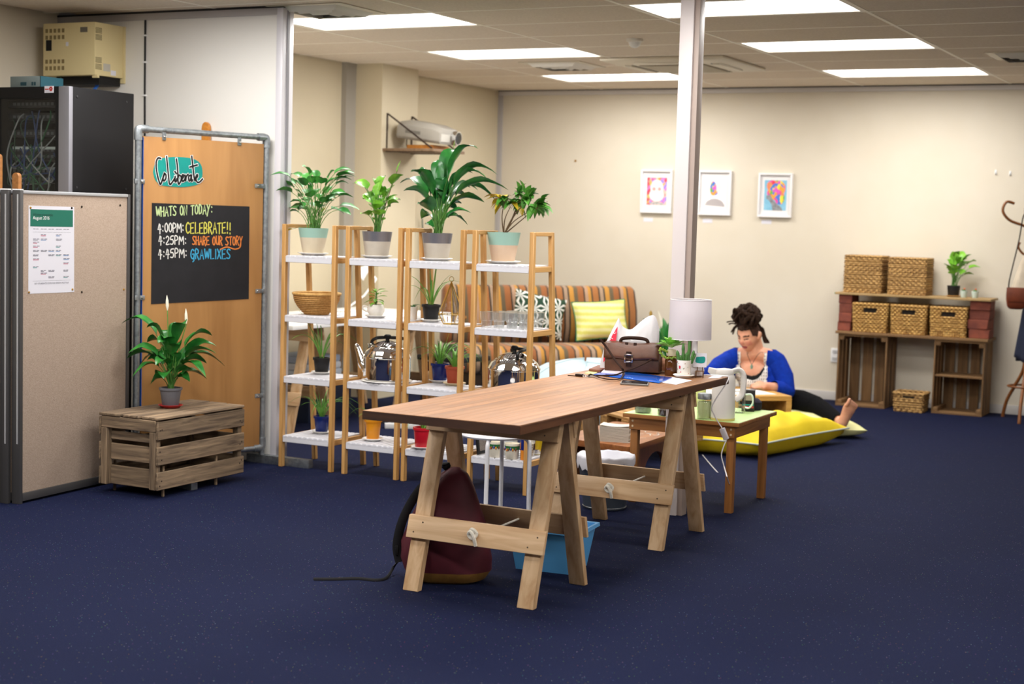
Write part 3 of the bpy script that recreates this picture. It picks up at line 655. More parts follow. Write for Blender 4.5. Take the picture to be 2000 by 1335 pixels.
# server rack ---------------------------------------------------------------
RB = mat('rack_black', '121112', 0.55, spec=0.25); RI = mat('rack_interior', '0b0b0c', 0.7)
rk = thing('server_rack', 'tall black server rack with a glass door full of cables', 'server rack', (-6.25, 6.56, 0))
x0, x1, y0, y1, zt_ = -6.55, -5.95, 6.305, 6.815, 2.114
box('side_panel', (x1-0.02, x1, y0+0.03, y1, 0.03, zt_), RB, rk, 0.003, world=True); box('side_panel', (x0, x0+0.02, y0+0.03, y1, 0.03, zt_), RB, rk, 0.003, world=True)
box('top_panel', (x0+0.02, x1-0.02, y0+0.03, y1, zt_-0.02, zt_), RB, rk, world=True); box('back_panel', (x0+0.02, x1-0.02, y1-0.02, y1, 0.03, zt_-0.02), RI, rk, world=True)
box('base', (x0, x1, y0, y1, 0, 0.03), RB, rk, world=True)
box('corner_post', (x1-0.075, x1, y0, y0+0.03, 0.03, zt_), mat('rack_post_grey', '8d8c92', 0.45, 0.5), rk, 0.004, world=True)
box('corner_post', (x0, x0+0.045, y0, y0+0.03, 0.03, zt_), RB, rk, 0.004, world=True)
d = MB(); d.box(x0+0.045, x1-0.075, y0+0.004, y0+0.024, zt_-0.06, zt_); d.box(x0+0.045, x1-0.075, y0+0.004, y0+0.024, 0.03, 0.09)
d.box(x0+0.045, x0+0.085, y0+0.004, y0+0.024, 0.09, zt_-0.06); d.box(x1-0.1, x1-0.075, y0+0.004, y0+0.024, 0.09, zt_-0.06)
dr = d.build('door_frame', RB, rk, True); box('door_glass', (x0+0.085, x1-0.1, y0+0.012, y0+0.016, 0.09, zt_-0.06), DOORGLASS, dr, world=True)
dv_ = mat('switch_dark', '1a1a1d', 0.5)
for z in (2.03, 1.96, 1.87, 1.78, 1.745, 1.665, 1.62):
    u_ = box('network_switch', (x0+0.06, x1-0.1, y0+0.10, y0+0.34, z-0.02, z+0.02), dv_, rk, 0.002, world=True)
    m = MB()
    for i in range(12): m.box(x0+0.10+i*0.031, x0+0.10+i*0.031+0.018, y0+0.097, y0+0.10, z-0.008, z+0.008)
    m.build('port_row', mat('port_grey', '5a5f60', 0.6), u_, True)
for z, c in ((1.79, 'c6d2cc'), (1.68, '8f9698')): box('patch_strip', (x0+0.10, x1-0.11, y0+0.094, y0+0.10, z-0.007, z+0.007), mat('strip_'+c, c, 0.5), rk, world=True)
q = random.Random(21)
CBL = {'green': '174f2e', 'blue': '17325c', 'white': '7d807e', 'dark_green': '10331f'}
for i in range(26):
    k = q.choice(list(CBL)); xa = x0+q.uniform(0.1, 0.46); xb = x0+q.uniform(0.1, 0.46); za = q.uniform(1.68, 2.0); zb_ = q.uniform(1.45, 1.72)
    m = MB().tube(spline([(xa, y0+0.09, za), (xa+q.uniform(-.07, .07), y0+0.05, za-0.05), ((xa+xb)/2+q.uniform(-.1, .1), y0+0.045, (za+zb_)/2-q.uniform(0, .1)), (xb, y0+0.06, zb_), (xb+q.uniform(-.05, .05), y0+0.09, zb_+q.uniform(-.05, .1))], 6), 0.0042, 6)
    m.build('patch_cable', mat('cable_'+k, CBL[k], 0.5), rk, True)
stk = planept(96, 174.5, (0, y0+0.0035, 0), (0, -1, 0))
box('sticker', (stk.x-0.032, stk.x+0.032, y0+0.002, y0+0.004, stk.z-0.018, stk.z+0.018), PAPER, rk, world=True)
m = MB()
for i in range(6):
    a = i*PI/3; m.lathe([(0.0055, 0), (0.0055, 0.0006)], 8, M=TR(stk.x+0.014+0.008*math.cos(a), y0+0.0015, stk.z+0.003+0.008*math.sin(a)) @ Matrix.Rotation(PI/2, 4, 'X'))
m.box(stk.x-0.028, stk.x-0.002, y0+0.0012, y0+0.002, stk.z-0.002, stk.z+0.004)
m.build('sticker_mark', mat('sticker_red', 'c03028', 0.6), rk, True)
bl_ = MB().lathe([(0.006, 0), (0.006, 0.003)], 8, M=Matrix.Rotation(PI/2, 4, 'Y')).mesh('panel_screw'); bl_.materials.append(TRIMD)
for y, z in ((y0+0.06, zt_-0.05), (y1-0.06, zt_-0.05), (y0+0.06, 1.58), (y1-0.06, 1.58)): link('panel_screw', bl_, rk, wm(rk).inverted() @ Vector((x1, y, z)))
# flat boxed device on top
P = atz(20, 168, zt_); Pq = atz(78, 168, zt_)
yb0 = y0+0.06; xa = aty(20, 167, yb0).x; xb = aty(78, 167, yb0).x; hb = (aty(40, 149, yb0).z-zt_)
t = thing('router_box', 'flat silver and teal router box lying on top of the server rack', 'router', ((xa+xb)/2, yb0+0.09, zt_))
box('body', (xa, xb, yb0, yb0+0.17, zt_, zt_+hb), mat('silver_print', '74807f', 0.5), t, 0.002, world=True)
box('teal_end', (xb, xb+0.006, yb0, yb0+0.17, zt_, zt_+hb), mat('teal_print', '0e3e49', 0.5), t, world=True)
m = MB()
for i, (a, b) in enumerate(((0.35, 0.55), (0.72, 0.78), (0.80, 0.86))): m.box(xa+(xb-xa)*a, xa+(xb-xa)*b, yb0-0.001, yb0, zt_+hb*0.2, zt_+hb*0.5)
m.build('printed_mark', mat('teal_print', '155a68'), t, True)
# PABX cabinet
PB = mat('cream_metal', 'e0cf9c', 0.5); VENT = mat('vent_dark', '8a7850', 0.8)
yf = 7.17; x0 = aty(84, 100, yf).x; x1 = aty(185, 100, yf).x; zt2 = aty(185, 42, yf).z; zb2 = aty(185, 146, yf).z
t = thing('phone_cabinet', 'cream metal telephone exchange cabinet mounted high above the server rack', 'cabinet', ((x0+x1)/2, 7.3, zb2))
box('body', (x0, x1, yf, YP-0.012, zb2, zt2), PB, t, 0.006, world=True)
box('back_plate', (x0-0.01, x1+0.012, YP-0.012, YP, zb2-0.03, zt2-0.0), PB, t, 0.003, world=True)
m = MB()
for zc in (zt2-0.045, zt2-0.085, zb2+0.085, zb2+0.045):
    for i in range(5): m.box(x0+0.02+i*0.033, x0+0.02+i*0.033+0.02, yf-0.001, yf, zc-0.012, zc+0.012)
m.build('vent_grid', VENT, t, True)['kind'] = 'stuff'
m = MB()
for zc in (zt2-0.05, zt2-0.09, zb2+0.09, zb2+0.05):
    for i in range(5): m.box(x1, x1+0.001, yf+0.006, yf+0.06, zc-0.014+i*0.007, zc-0.014+i*0.007+0.003)
m.build('side_louvres', mat('louvre_dark', '4a3f28', 0.8), t, True)
box('cable_opening', (x0+0.025, x0+0.07, yf-0.0015, yf, zb2+0.15, zb2+0.215), RI, t, world=True)
box('name_plate', (x0+0.30, x0+0.355, yf-0.002, yf, zt2-0.06, zt2-0.03), mat('plate_grey', '6d675c', 0.5), t, world=True)
box('small_label', (x0+0.185, x0+0.205, yf-0.0015, yf, zb2+0.175, zb2+0.20), PAPER, t, world=True)
box('side_label', (x1, x1+0.001, yf+0.075, yf+0.135, zb2+0.03, zb2+0.075), mat('label_grey', 'bdb8ac', 0.6), t, world=True); box('side_label', (x1, x1+0.001, yf+0.14, yf+0.185, zb2+0.01, zb2+0.04), PAPER, t, world=True)
box('latch', (x1-0.03, x1+0.012, yf+0.01, yf+0.03, zb2-0.016, zb2), PB, t, 0.003, world=True)
box('cable_tray', (x0+0.05, x1-0.02, yf+0.06, YP-0.012, zb2-0.05, zb2), RI, t, 0.003, world=True)
m = MB(); m.tube(spline([(x0+0.10, yf+0.05, zb2), (x0+0.12, yf+0.02, zb2-0.03), (x0+0.17, yf-0.05, zb2-0.07), (x0+0.2, yf-0.15, zb2-0.09)], 6), 0.004, 6); m.build('cable', mat('cable_green', CBL['green']), t, True)
for dx in (0.0, 0.01, 0.02):
    MB().tube(spline([(x1-0.08+dx, yf+0.1, zb2), (x1-0.085+dx, yf+0.1, zb2-0.06), (x1-0.10+dx, yf+0.02, zb2-0.12), (x1-0.12, yf-0.2, zb2-0.2)], 6), 0.0035, 6).build('cable', mat('cable_bright_blue', '1f62b8', 0.5), t, True)
# drawing pins
pin_me = MB().lathe([(0.0062, 0), (0.0055, 0.003), (0.002, 0.005)], 10, M=RZ(ap) @ Matrix.Rotation(PI/2, 4, 'X')).mesh('drawing_pin'); pin_me.materials.append(MATS['brass'])
DK = mat('dark_pin', '3a3026', 0.5, 0.6); pin2 = pin_me.copy(); pin2.materials.clear(); pin2.materials.append(DK)
for i, (x, y, me, lab) in enumerate(((59.5, 405.5, pin_me, 'brass drawing pin in the top left corner of the timetable'), (140, 406, pin2, 'dark drawing pin in the top right corner of the timetable'), (56.5, 570.8, pin_me, 'brass drawing pin in the bottom left corner of the timetable'), (141.3, 565, pin_me, 'brass drawing pin in the bottom right corner of the timetable'),
        (159.5, 403.5, pin2, 'dark drawing pin right of the timetable, upper left of four'), (234.5, 400.7, pin2, 'dark drawing pin at the upper right of the beige divider'), (241.5, 565, pin_me, 'brass drawing pin at the right edge of the beige divider'), (159.5, 570, pin2, 'dark drawing pin right of the timetable, lower left of four'))):
    tag(link('drawing_pin', me, None, onpanel(x, y, 0.0013 if i < 4 else 0.0)), lab, 'pin', 'drawing pins on the divider')
# ================================================================== four bamboo ladder shelves
SZ = [0.187, 0.533, 0.887, 1.231]; SH = 1.41; SWD = 0.372; YF0 = 7.345
def backy(z): return 0.37-(0.37-0.248)*z/SH       # outer depth at height z
SHW = mat('white_lacquer', 'dcdce2', 0.4)
def make_shelf():
    t = thing('plant_shelf', 'x', 'shelf', (0, 0, 0), 0, 'bamboo ladder shelves in a row')
    lw, ld = 0.026, 0.03
    for x in (0, SWD-lw):
        MB().box(x, x+lw, 0, ld, 0, SH).build('leg', bamboo('z'), t, bevel=0.003, seg=1)
        a, b = backy(0), backy(SH)
        MB().hexa([(x,a-ld,0),(x+lw,a-ld,0),(x+lw,a,0),(x,a,0),(x,b-ld,SH),(x+lw,b-ld,SH),(x+lw,b,SH),(x,b,SH)]).build('leg', bamboo('z'), t, bevel=0.003, seg=1)
        for z in SZ: MB().box(x+0.004, x+lw-0.004, ld, backy(z)-ld+0.002, z-0.036, z-0.006).build('side_rail', bamboo('y'), t, bevel=0.002, seg=1)
        MB().box(x, x+lw, ld, backy(SH)-ld, SH-0.022, SH).build('top_rail', bamboo('y'), t, bevel=0.002, seg=1)
    for z in SZ:
        d = backy(z); x0, x1 = lw+0.001, SWD-lw-0.001
        MB().box(x0, x1, d-0.036, d-0.022, z-0.034, z-0.014).build('rear_batten', SHW, t, bevel=0.002, seg=1); m = MB().box(x0, x1, 0.002, 0.018, z-0.04, z-0.004)
        sh = m.build('shelf', SHW, t, bevel=0.002, seg=1)
        n = 9; pw = (x1-x0)/n
        sm_ = MB().box(0.005, pw-0.005, 0.001, d-0.012, -0.013, 0.0).mesh('slat', bevel=0.0015, seg=1); sm_.materials.append(SHW)
        for i in range(n): link('slat', sm_, sh, (x0+i*pw, 0, z))
    return t
SX = [-5.306, -4.868, -4.473, -4.053]
lab = ['bamboo ladder shelf with the woven bowl, beside the partition post', 'bamboo ladder shelf holding the kettle with a spout and the orange pot', 'bamboo ladder shelf holding the glass terrarium and red pot', 'bamboo ladder shelf holding the drinking glasses and mugs']
p0 = make_shelf()
for i, x in enumerate(SX):
    o = p0 if i == 0 else copy_tree(p0)
    o.location = (x, YF0, 0); o['label'] = lab[i]
def onshelf(x, y, s): return atz(x, y, SZ[s])
def lim(P, u, r, s):   # keep a round thing on its shelf, clear of the legs
    P = P.copy(); P.x = min(max(P.x, SX[u]+0.028+r), SX[u]+SWD-0.028-r); d = backy(SZ[s]); P.y = min(max(P.y, YF0+min(r, d/2)), YF0+max(d-r-0.02, d/2)); P.z = SZ[s]+0.0005; return P
WHS = mat('white_saucer', 'e9e6e0', 0.25); TEAL = mat('teal_glaze', '9dc3b5', 0.55); CREAM = mat('cream_clay', 'd8cbb2', 0.8, col2='cdbfa5', nscale=6); PINKC = mat('pink_clay', 'dbc0a6', 0.8, col2='d0b398', nscale=6)
SILV = mat('silver_glaze', '8c8c94', 0.35, 0.6); GREYC = mat('grey_clay', 'c6beb0', 0.8, col2='b9b0a2', nscale=6)
_q = random.Random(77)
def c4(l): return [(520+x*0.29959, 260+y*0.29963) + tuple(r) for x, y, *r in l]
# --- top row
P = lim(onshelf(619, 491, 3), 0, 0.075, 3); saucer(P, 0.092, WHS, 'white saucer under the teal and cream pot by the partition')
t, B = potplant('arrowhead_plant', 'leafy arrowhead plant in a teal and cream pot, leftmost of the top row', P+Vector((0, 0, 0.006)), 0.088, 0.06, 0.152, (CREAM, TEAL), 'plants on the top shelves', band=0.36)
tips = c4([(45,290),(70,380),(150,450),(150,510),(230,490),(85,330),(250,230),(300,240),(350,270),(440,240),(560,245),(600,300),(610,500),(570,420),(590,275),(500,520),(500,380),(320,440),(220,410),(180,360),(270,330),(380,300),(420,350),(530,400),(400,480),(340,350),(250,300),(310,280),(455,420),(470,300),(200,460),(290,400),(370,400),(540,330),(130,260)])
pxleaves(t, B, tips+[(a[0]+_q.uniform(-14, 14), a[1]+_q.uniform(-10, 14)) for a in tips[::2]], 0.066, 0.64, 0.62, (LEAF_MID, STEM_G), 2, 0.0024, 0.13, 0.05, 0.6, 0.03)
pxleaves(t, B, c4([(95,650),(385,480),(300,590)]), 0.026, 0.72, 0.25, (LEAF_YEL, STEM_G), 3, 0.0015, 0.04)
P = lim(onshelf(746, 495, 3), 1, 0.075, 3); saucer(P, 0.092, WHS, 'white saucer under the silver-banded pot with lime leaves')
t, B = potplant('syngonium', 'lime green syngonium with a tall shoot in a silver-banded pot', P+Vector((0, 0, 0.006)), 0.087, 0.066, 0.145, (GREYC, SILV), 'plants on the top shelves', band=0.38)
tips = c4([(585,320),(620,420),(660,510),(690,290),(770,300),(905,285),(870,430),(855,400),(750,365),(690,380),(720,440),(800,470),(700,510),(830,330),(640,380),(740,320),(800,390),(770,440),(690,450),(730,500)])
pxleaves(t, B, tips+[(a[0]+_q.uniform(-12, 12), a[1]+_q.uniform(-8, 12)) for a in tips[::2]], 0.078, 0.6, 0.60, (LEAF_LIME, STEM_G), 5, 0.003, 0.10, 0.05, 0.6, 0.015)
leaf(t, B, near(783, 313, B), 0.86, 0.03, 0.08, (LEAF_LIME, STEM_B), 0.003)
P = lim(onshelf(872, 501, 3), 2, 0.075, 3); saucer(P, 0.092, WHS, 'white saucer under the silver-banded pot with the big peace lily')
t, B = potplant('peace_lily', 'large dark peace lily in a silver-banded pot on the third shelf unit', P+Vector((0, 0, 0.006)), 0.087, 0.066, 0.148, (GREYC, SILV), 'plants on the top shelves', band=0.38)
tips = c4([(1215,95),(1385,125),(935,235),(1100,180),(860,310),(895,375),(1510,290),(1580,385),(1490,420),(1420,440),(1335,520),(1005,550),(1035,590),(1130,600),(1310,590),(1240,490),(1290,250),(1160,250),(1000,280),(1000,480),(1250,330),(1100,430),(1200,400),(1350,270),(1180,540),(1270,450),(950,270),(1050,330),(1150,310),(1330,350),(1440,310),(1120,360),(1290,390),(1060,250),(1380,370)])
pxleaves(t, B, tips, 0.088, 0.36, 0.80, (LEAF_DARK, STEM_G), 8, 0.0032, 0.16, 0.10, 0.75, 0.02)
leaf(t, B, near(889, 273, B), 0.93, 0.008, 0.04, (LEAF_LIME, STEM_G), 0.0016)
P = lim(onshelf(998, 510, 3), 3, 0.075, 3); saucer(P, 0.098, WHS, 'white saucer under the teal and pink pot with the little ficus')
t, B = potplant('ficus_tree', 'small bushy ficus with some yellow leaves in a teal and pink pot', P+Vector((0, 0, 0.006)), 0.092, 0.062, 0.165, (PINKC, TEAL), 'plants on the top shelves', band=0.42)
q = random.Random(4)
Bn = []
for x, y in ((1555, 440), (1600, 470), (1640, 460), (1690, 450), (1740, 500), (1650, 400), (1720, 420), (1780, 470)):
    E_ = near(520+x*0.29959, 260+y*0.2996, B)+_f*q.uniform(-0.06, 0.06); Bn.append(E_)
    MB().tube(spline([B, B.lerp(E_, 0.45)+Vector((q.uniform(-.015, .015), q.uniform(-.02, .02), 0.012)), E_], 5), [0.004-0.0025*i/10 for i in range(11)], 5).build('branch', STEM_B, t, True)
tips = c4([(1430,440),(1500,480),(1490,525),(1550,510),(1610,505),(1560,430),(1600,400),(1640,345),(1680,325),(1720,350),(1780,390),(1830,430),(1855,470),(1820,545),(1800,490),(1750,555),(1720,560),(1660,455),(1700,420),(1640,510),(1670,545),(1740,430),(1520,430),(1600,450),(1650,310),(1760,360),(1690,380),(1620,430),(1570,465),(1780,450),(1710,470),(1840,500),(1540,480),(1680,500),(1470,460),(1640,390),(1730,390),(1800,420)])
tips = tips + [(a[0]+q.uniform(-9, 9), a[1]+q.uniform(-9, 9)) for a in tips+tips]
for i, tp in enumerate(tips):
    T_ = near(tp[0], tp[1], B)+_f*q.uniform(-0.08, 0.08); s_ = min(Bn, key=lambda e: (e-T_).length)
    ye = (tp[0] < 978 and i % 2 == 0) or i in (19, 20)
    b_ = s_.lerp(T_, 0.15); d_ = T_-b_
    if d_.length < 0.075: b_ = T_-d_.normalized()*0.075
    leaf(t, b_, T_, 0.2, 0.042, 0.35, (LEAF_YEL if ye else LEAF_FICUS, STEM_B), 0.0013, 6)
# --- second row
def coil(m, prof, rr, n=30):
    for i in range(len(prof)):
        r0, z0 = prof[i]
        m.tube([(r0*math.cos(2*PI*k/n), r0*math.sin(2*PI*k/n), z0) for k in range(n+1)], rr, 6, False)
P = lim(onshelf(627, 613, 2), 0, 0.11, 2)
STRAW = mat('straw', 'c9995a', 0.75, col2='a87838', nscale=90, bump=0.6, bscale=130)
t = thing('woven_bowl', 'coiled straw bowl on the second shelf beside the partition', 'bowl', P)
m = MB(); prof = [(0.07+0.062*math.sin(i/10*PI/2)**0.9, 0.008+0.0105*i) for i in range(11)]; coil(m, prof, 0.0066); m.build('coil_wall', STRAW, t)
MB().lathe([(0.003, 0.004), (0.072, 0.004), (0.072, 0.011), (0.003, 0.011)], 26).build('base', STRAW, t)
MB().tube([(0.136*math.cos(2*PI*k/30), 0.136*math.sin(2*PI*k/30), 0.122) for k in range(31)], 0.0085, 8, False).build('rim', mat('straw_rim', 'dab06c', 0.7, col2='c4934e', nscale=60), t)
P = lim(onshelf(731, 620, 2), 1, 0.05, 2); saucer(P, 0.066, WHS, 'white saucer under the little teacup succulent')
t = thing('teacup_succulent', 'bright green succulent growing in a white teacup', 'plant', P+Vector((0, 0, 0.006)), math.radians(30))
CUPW = mat('white_china', 'eeeae0', 0.2)
MB().lathe([(0.03, 0), (0.034, 0.004), (0.05, 0.03), (0.05, 0.05), (0.04, 0.07), (0.036, 0.07), (0.044, 0.05)], 24).build('cup', CUPW, t)
MB().tube(spline([(-0.048, 0, 0.055), (-0.072, 0, 0.06), (-0.074, 0, 0.04), (-0.047, 0, 0.028)], 5), 0.005, 8).build('handle', CUPW, t)
MB().lathe([(0.041, 0.062), (0.041, 0.066), (0.002, 0.068)], 16).build('soil', SOIL, t)
Bt = P+Vector((0, 0, 0.072)); q = random.Random(9)
for i in range(16):
    a = i*2.4; l = 0.05+0.03*q.random(); hh = 0.085*(1-i/16)+0.01
    leaf(t, Bt+Vector((0, 0, hh*0.8)), Bt+Vector((math.cos(a)*l, math.sin(a)*l, hh-0.022*(i > 8))), 0.2, 0.024, 0.2, (LEAF_LIME, STEM_G), 0.002, 6, shape=1.2)
MB().tube([Bt, Bt+Vector((0, 0, 0.075))], 0.004, 6).build('stem', STEM_G, t, True)
P = lim(onshelf(790, 622, 2), 1, 0.03, 2); P.y = YF0+backy(SZ[2])-0.06; P.x = SX[1]+SWD-0.062
t, B = potplant('small_succulent', 'dark little succulent in a small white pot behind the shelf legs', P, 0.031, 0.026, 0.075, (CUPW,))
spider(t, B, 9, 0.055, 4, 0.2, 0.010, (LEAF_DARK, STEM_G))
def pottedspider(x, y, u, s, rt, rb, hh, mat_, label, sm, slab, seed, n=16, L=0.16, gx=None, sr=None, up=0.5, kw={}):
    P = lim(onshelf(x, y, s), u, rb+0.004, s)
    if gx: P.x += gx[0]; P.y += gx[1]
    if sm is not None: saucer(P, sr or rt+0.014, sm, slab)
    t, B = potplant('spider_plant', label, P+Vector((0, 0, 0.006 if sm is not None else 0)), rt, rb, hh, (mat_,), 'spider plants on the shelves', lip=0.014)
    spider(t, B, n, L*1.35, seed, up=up, w=0.010); return t
BPOT = mat('black_pot', '1b1b1d', 0.5); BLUEP = mat('blue_glaze', '14286e', 0.2); TERR = mat('terracotta', 'a8492c', 0.7); ORP = mat('orange_enamel', 'e3941e', 0.3); REDP = mat('red_enamel', 'c21c2c', 0.3); BEIGE = mat('beige_saucer', 'dcc9a0', 0.6)
pottedspider(838, 628, 2, 2, 0.05, 0.04, 0.092, BPOT, 'spider plant in a black pot beside the glass terrarium', WHS, 'white saucer under the black pot beside the terrarium', 31, 9, 0.20, up=0.8)
pottedspider(628, 730, 0, 1, 0.049, 0.038, 0.092, BPOT, 'spider plant in a black pot on the shelf below the woven bowl', WHS, 'white saucer under the black pot below the woven bowl', 32, 13, 0.22, up=0.75)
pottedspider(628, 846, 0, 0, 0.045, 0.036, 0.098, BLUEP, 'spider plant in a dark blue pot on the lowest shelf by the partition', WHS, 'white saucer under the lowest dark blue pot', 33, 20, 0.17)
pottedspider(728, 860, 1, 0, 0.048, 0.036, 0.118, ORP, 'young plant in an orange pot on a low shelf', WHS, 'white saucer under the orange pot', 34, 10, 0.10, up=0.3)
pottedspider(826, 876, 2, 0, 0.056, 0.046, 0.115, REDP, 'young plant in a red pot behind the near trestle leg', WHS, 'white saucer under the red pot', 35, 12, 0.10, up=0.3)
pottedspider(861, 746, 2, 1, 0.050, 0.040, 0.105, BLUEP, 'bushy spider plant in a dark blue pot beside the terracotta pot', WHS, 'white saucer under the dark blue pot beside the terracotta one', 36, 22, 0.17, gx=(-0.012, 0.05))
pottedspider(893, 750, 2, 1, 0.052, 0.040, 0.102, TERR, 'fine-leaved spider plant in a terracotta pot', BEIGE, 'beige saucer under the terracotta pot', 37, 20, 0.15, gx=(0.012, -0.02))
# terrarium
P = lim(onshelf(891, 632, 2), 2, 0.06, 2); P.y = YF0+0.09
t = thing('glass_terrarium', 'teardrop glass terrarium with thin brass edges on the third unit', 'terrarium', P)
BRASS = mat('brass_wire', 'c9a24a', 0.3, 1.0)
k5 = lambda r, z, o=0: [Vector((r*math.cos(2*PI*i/5+o), r*math.sin(2*PI*i/5+o), z)) for i in range(5)]
b0, b1, ap_ = k5(0.042, 0.003, 0.3), k5(0.072, 0.056, 0.3), Vector((0, 0, 0.235))
for i in range(5):
    j = (i+1) % 5
    for a, b in ((b0[i], b0[j]), (b1[i], b1[j]), (b0[i], b1[i]), (b1[i], ap_)): MB().tube([a, b], 0.0027, 6).build('brass_edge', BRASS, t)
    m = MB(); m.add([b0[i]*0.98, b0[j]*0.98, b1[j]*0.98, b1[i]*0.98], [(0, 1, 2, 3)]); m.build('pane', GLASS, t, smooth=False)
    if i != 2: m = MB(); m.add([b1[i]*0.98, b1[j]*0.98, ap_*0.98], [(0, 1, 2)]); m.build('pane', GLASS, t, smooth=False)
MB().tube([ap_+Vector((0.014*math.cos(a), 0, 0.014+0.014*math.sin(a))) for a in [2*PI*k/14 for k in range(15)]], 0.0018, 6).build('ring', BRASS, t)
# tumblers
def tumbler_mesh():
    return MB().lathe([(0.0265, 0.0), (0.027, 0.002), (0.029, 0.035), (0.034, 0.04), (0.0365, 0.086)], 22).mesh('drinking_glass')
tg = tumbler_mesh(); tg.materials.append(TUMBLER)
x0 = SX[3]+0.072; k = 0
spots = [(0.0, 0.055), (0.078, 0.05), (0.155, 0.055), (0.232, 0.05), (0.038, 0.13), (0.116, 0.128), (0.194, 0.132), (0.238, 0.205), (0.16, 0.208), (0.082, 0.206)]
wh = ['front left', 'front second', 'front third', 'front right', 'middle left', 'middle', 'middle right', 'rear right', 'rear middle', 'rear left']
for (dx, dy), n_ in zip(spots, wh):
    tag(link('drinking_glass', tg, None, (x0+dx, YF0+dy, SZ[2]+0.0005), (0, 0, dx*9)), 'clear drinking glass on the shelf, %s of the cluster' % n_, 'glass', 'drinking glasses on the fourth unit')
# kettles
KST = mat('polished_steel', 'e4e2de', 0.06, 1.0)
def kettle(P, r, label, ang, spout=True):
    t = thing('steel_kettle', label, 'kettle', P, ang, 'large steel kettles')
    MB().lathe([(r*0.93, 0), (r*0.98, 0.006), (r, 0.02), (r, 0.125), (r*1.02, 0.128), (r*1.02, 0.134), (r*0.99, 0.14), (r*0.9, 0.165), (r*0.7, 0.187), (r*0.62, 0.19)], 48).build('body', KST, t, ang=30)
    l_ = MB().lathe([(r*0.62, 0.19), (r*0.61, 0.197), (r*0.4, 0.214), (r*0.15, 0.222), (0.002, 0.223)], 40).build('lid', KST, t)
    MB().lathe([(0.012, 0.221), (0.011, 0.232), (0.019, 0.238), (0.021, 0.25), (0.013, 0.257), (0.002, 0.258)], 16).build('knob', BLACKP, l_)
    if spout: MB().tube(spline([(-r*0.94, 0, 0.06), (-r*1.14, 0, 0.085), (-r*1.27, 0, 0.13), (-r*1.42, 0, 0.178), (-r*1.5, 0, 0.185)], 5), [0.034-0.0012*i for i in range(21)], 14).build('spout', KST, t)
    h_ = MB().tube(spline([(-r*0.68, 0, 0.195), (-r*0.72, 0, 0.215), (-r*0.45, 0.0, 0.235), (0.0, 0.055, 0.236), (r*0.6, 0.03, 0.236), (r*0.92, 0, 0.225), (r*0.9, 0, 0.19)], 5), 0.0095, 8).build('handle', BLACKP, t)
    for s in (-1, 1): MB().box(s*r*0.8-0.015, s*r*0.8+0.015, -0.012, 0.012, 0.165, 0.2).build('handle_bracket', KST, t, bevel=0.004)
    return t
P = lim(onshelf(752, 746, 1), 1, 0.135, 1)
tag(MB().lathe([(0.13, 0), (0.145, 0.008), (0.143, 0.011), (0.003, 0.009)], 36, M=TR(*P)).build('kettle_plate', WHS), 'white plate under the kettle with the spout', 'plate')
kettle(P+Vector((0, 0, 0.012)), 0.134, 'large polished steel kettle with spout and black knob on the second unit', math.radians(8))
P = lim(onshelf(1000, 770, 1), 3, 0.14, 1)
kettle(P, 0.142, 'large polished steel kettle partly hidden behind the wooden table top', math.radians(-55))
# mugs
def mug(P, r, hh, body, label, deco=None, handle=None, seg=24, taper=0.9, sq_=False):
    t = thing('mug', label, 'mug', P, 0, 'mugs on the lowest shelf')
    MB().lathe([(r*taper*0.9, 0), (r*taper, 0.004), (r, hh), (r-0.004, hh), (r*taper-0.005, 0.012), (0.002, 0.010)], seg).build('cup', body, t)
    rr = lambda z: r*taper+(r-r*taper)*z/hh
    if handle is not None:
        c, s = math.cos(handle), math.sin(handle); ex = lambda d, z: (c*(rr(z)+d), s*(rr(z)+d), z)
        MB().tube(spline([ex(-0.003, hh*0.82), ex(0.022, hh*0.8), ex(0.028, hh*0.5), ex(0.014, hh*0.22), ex(-0.003, hh*0.2)], 5), 0.0045, 8).build('handle', body, t)
    for d in deco or []:
        nm, z0, z1, mt, a0, a1 = d; n = max(3, int((a1-a0)*6))
        m = MB(); m.grid(lambda u, v: ((rr(z0+(z1-z0)*v)+0.0008)*math.cos(a0+(a1-a0)*u), (rr(z0+(z1-z0)*v)+0.0008)*math.sin(a0+(a1-a0)*u), z0+(z1-z0)*v), n, 3)
        m.build(nm, mt, t, recalc=False)
    return t
IV = mat('ivory_china', 'eee6d2', 0.25); NAVY = mat('navy_glaze', '1c2a78', 0.25); ORG = mat('orange_glaze', 'd8842c', 0.3); GRN = mat('green_glaze', '2f6a3c', 0.3); YELG = mat('yellow_glaze', 'e8c92c', 0.3); PNK = mat('pink_glaze', 'c85a8c', 0.3); STRP = mat('stripe_glaze', 'b8a890', 0.4); BRN = mat('brown_glaze', '7a3a22', 0.4); PURP = mat('violet_glaze', '5a4a9c', 0.4)
def fruitband(hh): 
    out = [('leaf_band', hh*0.62, hh*0.86, GRN, -3.1, 0.4)]
    return out
def fruits(t, r, hh, taper=0.9):
    for i, (a, mt, z) in enumerate(((-2.6, BRN, .62), (-2.2, PURP, .7), (-1.9, ORG, .6), (-1.65, BRN, .63), (-1.3, PURP, .68), (-1.0, ORG, .62), (-0.6, BRN, .65))):
        rr = r*taper+(r-r*taper)*z
        MB().sphere((rr*math.cos(a), rr*math.sin(a), hh*z), 0.009, 8, 6, (0.5, 0.5, 1)).build('painted_fruit', mt, t)
z4 = SZ[0]
Q = lambda x, y: lim(onshelf(x, y, 0), 3, 0.04, 0)
P = Q(951, 896); t = mug(P, 0.041, 0.085, IV, 'ivory mug with painted fruit, left one of the pair behind the stool', fruitband(0.085), None, taper=0.88); fruits(t, 0.041, 0.085)
